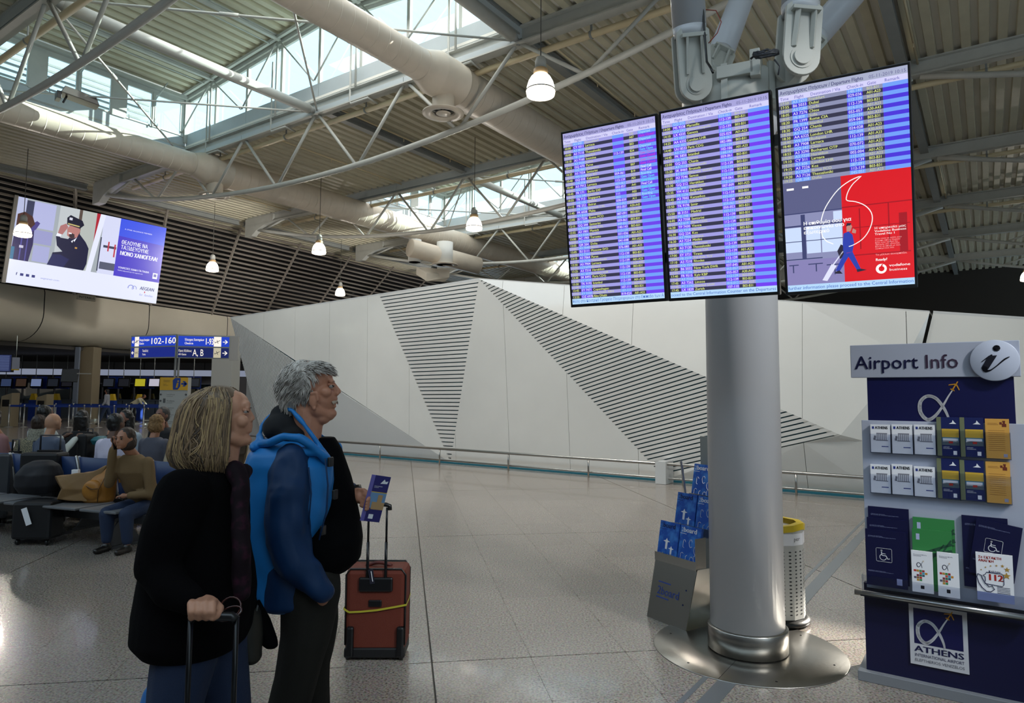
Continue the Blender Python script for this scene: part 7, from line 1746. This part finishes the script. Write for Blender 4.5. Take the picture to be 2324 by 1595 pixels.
def standing(pos, rz, label, top, trou, hair='black', hl='short', bend=0.0, stride=.12, skc='8a5c48', H_=1.66):
    r = thing('person', label, 'person', (pos[0], pos[1], 0), rotz=rz); L = lambda x, y, z: np.array([x, y, z]); k = H_ / 1.7
    sk = mat('skin_' + skc, skc, .5, var=.05, scale=30); hip = L(0, 0, .92 * k); sh = hip + L(0, -math.sin(bend) * .5, math.cos(bend) * .5) * k; hc = sh + L(0, -math.sin(bend) * .22 - .02, math.cos(bend) * .22) * k
    b = Blob(); b.ell(hc, (.075, .09, .105)); b.cap(hc + L(0, -.085, .01), .009, hc + L(0, -.1, -.02), .011); b.cap(hc, .05, sh, .06); b.cap(hip, .11, sh, .11)
    hands = []
    for sg in (-1, 1):
        s_ = sh + L(sg * .17, 0, -.02); e_ = s_ + L(sg * .05, -.02 - bend * .2, -.27); h_ = e_ + L(-sg * .01, -.12, -.20); hands.append((s_, e_, h_)); b.chain([(s_, .045), (e_, .036), (h_, .025)]); b.ell(h_ + L(0, -.02, -.04), (.02, .035, .04))
        for q in range(4): b.chain([(h_ + L(0, -.045 + q * .016, -.06), .008), (h_ + L(0, -.05 + q * .016, -.10), .007)])
        b.chain([(hip + L(sg * .09, 0, 0), .08), (L(sg * .10, -sg * stride * .5 - .02, .48), .055), (L(sg * .10, -sg * stride + .02, .09), .035)])
    b.remesh('body', sk, r, voxel=.012, sm=3, local=True)
    b = Blob(); b.cap(hip + L(0, 0, .02), .135, sh + L(0, 0, -.03), .13); 
    for s_, e_, h_ in hands: b.chain([(s_, .062), (e_, .05), (h_, .036)])
    b.remesh('top', top, r, voxel=.014, sm=3, local=True)
    b = Blob()
    for sg in (-1, 1): b.chain([(hip + L(sg * .07, 0, 0), .105), (L(sg * .10, -sg * stride * .5 - .02, .48), .075), (L(sg * .10, -sg * stride + .02, .10), .055)])
    b.remesh('trousers', trou, r, voxel=.014, sm=3, local=True)
    for sg in (-1, 1): b = Blob(); b.cap(L(sg * .10, -sg * stride + .05, .035), .034, L(sg * .10, -sg * stride - .12, .028), .028); b.remesh('shoe', SHO, r, voxel=.012, sm=1, local=True)
    b = Blob(); b.ell(hc + L(0, .02, .02), (.085, .09, .098))
    if hl == 'long': b.ell(hc + L(0, .05, -.10), (.08, .05, .14))
    b.remesh('hair', HM[hair], r, voxel=.012, sm=2, local=True); return r
standing(fwd(33, 243), math.radians(-75), 'woman in a grey top walking past the queue barriers in the far hall', fab('grey3', '8b8e98'), JN, 'black', 'long', stride=.28)
standing(fwd(36.2, 302), math.radians(95), 'person in a pale top bending over a check-in desk far behind', fab('pale2', 'b8b49c'), DK, 'brown', 'short', bend=.9)

# ---------------- luggage around the benches
def softbag(name, label, cat, rings, m_, group=None, voxel=.009, noise=.006, ns=16):
    c = rings[0][0]; r = thing(name, label, cat, c, group); b = Blob(); b.loft(rings); b.remesh('bag_body', m_, r, voxel=voxel, sm=2, noise=noise, nscale=ns); return r
KR = mat('kraft', '7c5e38', .7, var=.06, scale=8); MU = mat('mustard', 'a06a24', .5, var=.05, scale=8)
YB_ = 7.45; Q = lambda x, y, dy=0.0: atY(x, y, YB_ + dy)
r = thing('paper_bag', 'large brown paper bag lying on the bench seat', 'bag', Q(165, 1130))
b = Blob()
b.add([Q(130, 1133, -.15), Q(196, 1139, -.15), Q(212, 1110, -.12), Q(243, 1056, -.05), Q(210, 1070, -.08), Q(125, 1081, -.12), Q(140, 1110, -.17),
       Q(130, 1133, .18), Q(196, 1139, .18), Q(212, 1110, .2), Q(243, 1056, .02), Q(210, 1070, .1), Q(125, 1081, .0), Q(140, 1110, .2)],
      [(0, 1, 2, 6), (6, 2, 4, 5), (2, 3, 4), (7, 13, 9, 8), (13, 12, 11, 9), (9, 11, 10), (0, 7, 8, 1), (1, 8, 9, 2), (2, 9, 10, 3), (3, 10, 11, 4), (4, 11, 12, 5), (5, 12, 13, 6), (6, 13, 7, 0)])
b.remesh('bag_body', KR, r, voxel=.008, sm=1, noise=.008, nscale=14)
m = MB(); m.obox(Q(172, 1072, -.02), (.035, 0, 0), (0, .02, 0), (0, 0, .03)); m.build('white_tissue', PAPER, r)
r = thing('shoulder_bag', 'mustard leather bag with a front pocket, beside the paper bag', 'bag', Q(228, 1136))
b = Blob(); b.loft([ring(y, xl, xr, ry, 0, f_=Q, e=.8) for y, xl, xr, ry in ((1141, 196, 252, .10), (1133, 192, 256, .14), (1110, 192, 258, .14), (1085, 208, 262, .11), (1068, 228, 264, .07), (1060, 240, 262, .04))]); b.ell(Q(208, 1112, -.13), (.10, .05, .11)); b.remesh('bag_body', MU, r, voxel=.008, sm=2, noise=.007, nscale=15)
m = MB(); m.path([Q(196, 1103, -.19), Q(208, 1110, -.20), Q(222, 1109, -.19)], .006, n=6); m.path([Q(221, 1140, -.16), Q(223, 1112, -.18), Q(240, 1080, -.14)], .005, n=5); m.build('seam', mat('mustard_dark', '5a3a14', .6), r)
m = MB(); m.path([Q(262, 1066, 0), Q(270, 1075, -.02), Q(272, 1095, -.05)], .012, n=6); m.build('strap', MU, r)
softbag('handbag', 'dark red handbag on the lap of the woman in the tan coat', 'bag', [ring(y, xl, xr, ry, -.32, f_=Q) for y, xl, xr, ry in ((1106, 292, 335, .05), (1098, 286, 340, .07), (1088, 290, 336, .05), (1080, 305, 325, .03))], mat('bag_red', '4c1018', .4))
r = thing('duffel_bag', 'black duffel bag piled on the bench in front of the upright suitcase', 'bag', Q(90, 1110))
b = Blob(); b.loft([ring(y, xl, xr, ry, .1, f_=Q) for y, xl, xr, ry in ((1117, 50, 128, .16), (1100, 42, 134, .2), (1075, 45, 135, .2), (1055, 60, 130, .15), (1045, 75, 118, .08))]); b.remesh('bag_body', mat('duffel_black', '101018', .7), r, voxel=.01, sm=2, noise=.008, nscale=14)
def trolley(px0, px1, ytop, yh, Y, label, colr, zb=.06, zt=None, tag=False):
    a, b_ = atY(px0, 900, Y)[0], atY(px1, 900, Y)[0]; z1 = atY((px0 + px1) / 2, ytop, Y)[2]; r = thing('suitcase', label, 'suitcase', ((a + b_) / 2, Y, 0))
    m = MB(); m.box(a, b_, Y, Y + .24, zb, z1); m.build('case_body', colr, r, bevel=.03)
    if yh is not None:
        zh = atY((px0 + px1) / 2, yh, Y)[2]; c = (a + b_) / 2; w_ = (b_ - a) * .27; m = MB(); m.path([(c - w_, Y + .2, z1 - .03), (c - w_, Y + .2, zh), (c + w_, Y + .2, zh), (c + w_, Y + .2, z1 - .03)], .011, n=8); m.build('telescopic_handle', mat('handle_grey', '3c3e44', .4, metal=.4), r)
        m = MB(); m.box(c - w_ - .02, c + w_ + .02, Y + .17, Y + .23, z1 - .02, z1 + .02); m.build('handle_housing', BLACKP, r, bevel=.005)
    for x in (a + .05, b_ - .05): m = MB(); m.lathe([(0, -.015), (.03, -.012), (.03, .012), (0, .015)], (x, Y + .05, .03), 12, axis=(1, 0, 0)); m.build('wheel', BLACKP, r)
    return r
trolley(52, 137, 1028, 990, 7.9, 'black upright suitcase with a raised handle in front of the bald man', mat('case_black', '0e0e12', .6))
r = trolley(42, 130, 1140, None, 7.15, 'black case on the floor under the bench, with a pale luggage tag', mat('case_black', '0e0e12', .6))
m = MB(); fr = Frame(atY(60, 1172, 7.12), (.35, 0, -.94), (.94, 0, .35)); m.fbox(fr, -.09, .09, -.03, .03, 0, .003); m.build('luggage_tag', PAPER, r)
trolley(2, 30, 1030, 1000, 8.3, 'grey ribbed case at the left edge', mat('case_greyrib', '3a3c40', .4))
trolley(178, 200, 985, 975, 9.2, 'dark case with a raised handle behind the bench, left of the white t-shirt', mat('case_black', '0e0e12', .6))
softbag('backpack', 'teal bag on the far bench, left of the man in white', 'bag', [ring(y, xl, xr, ry, 1.9, f_=Q) for y, xl, xr, ry in ((1008, 215, 240, .12), (998, 212, 243, .14), (990, 218, 238, .08))], mat('teal_bag', '1b5a64', .5))
c = atY(78, 985, 8.35); r = thing('newspaper', 'open pale newspaper held up at the left', 'newspaper', c)
m = MB(); 
for sg in (-1, 1):
    fr = Frame(c, (sg * .95, .25, .05), (0, .1, 1)); m.fbox(fr, 0, .10, -.08, .06, 0, .003)
m.build('sheet', mat('newsprint', '8f8c7c', .8, col2='6f6c60', scale=50, thr=(.45, .6)), r)
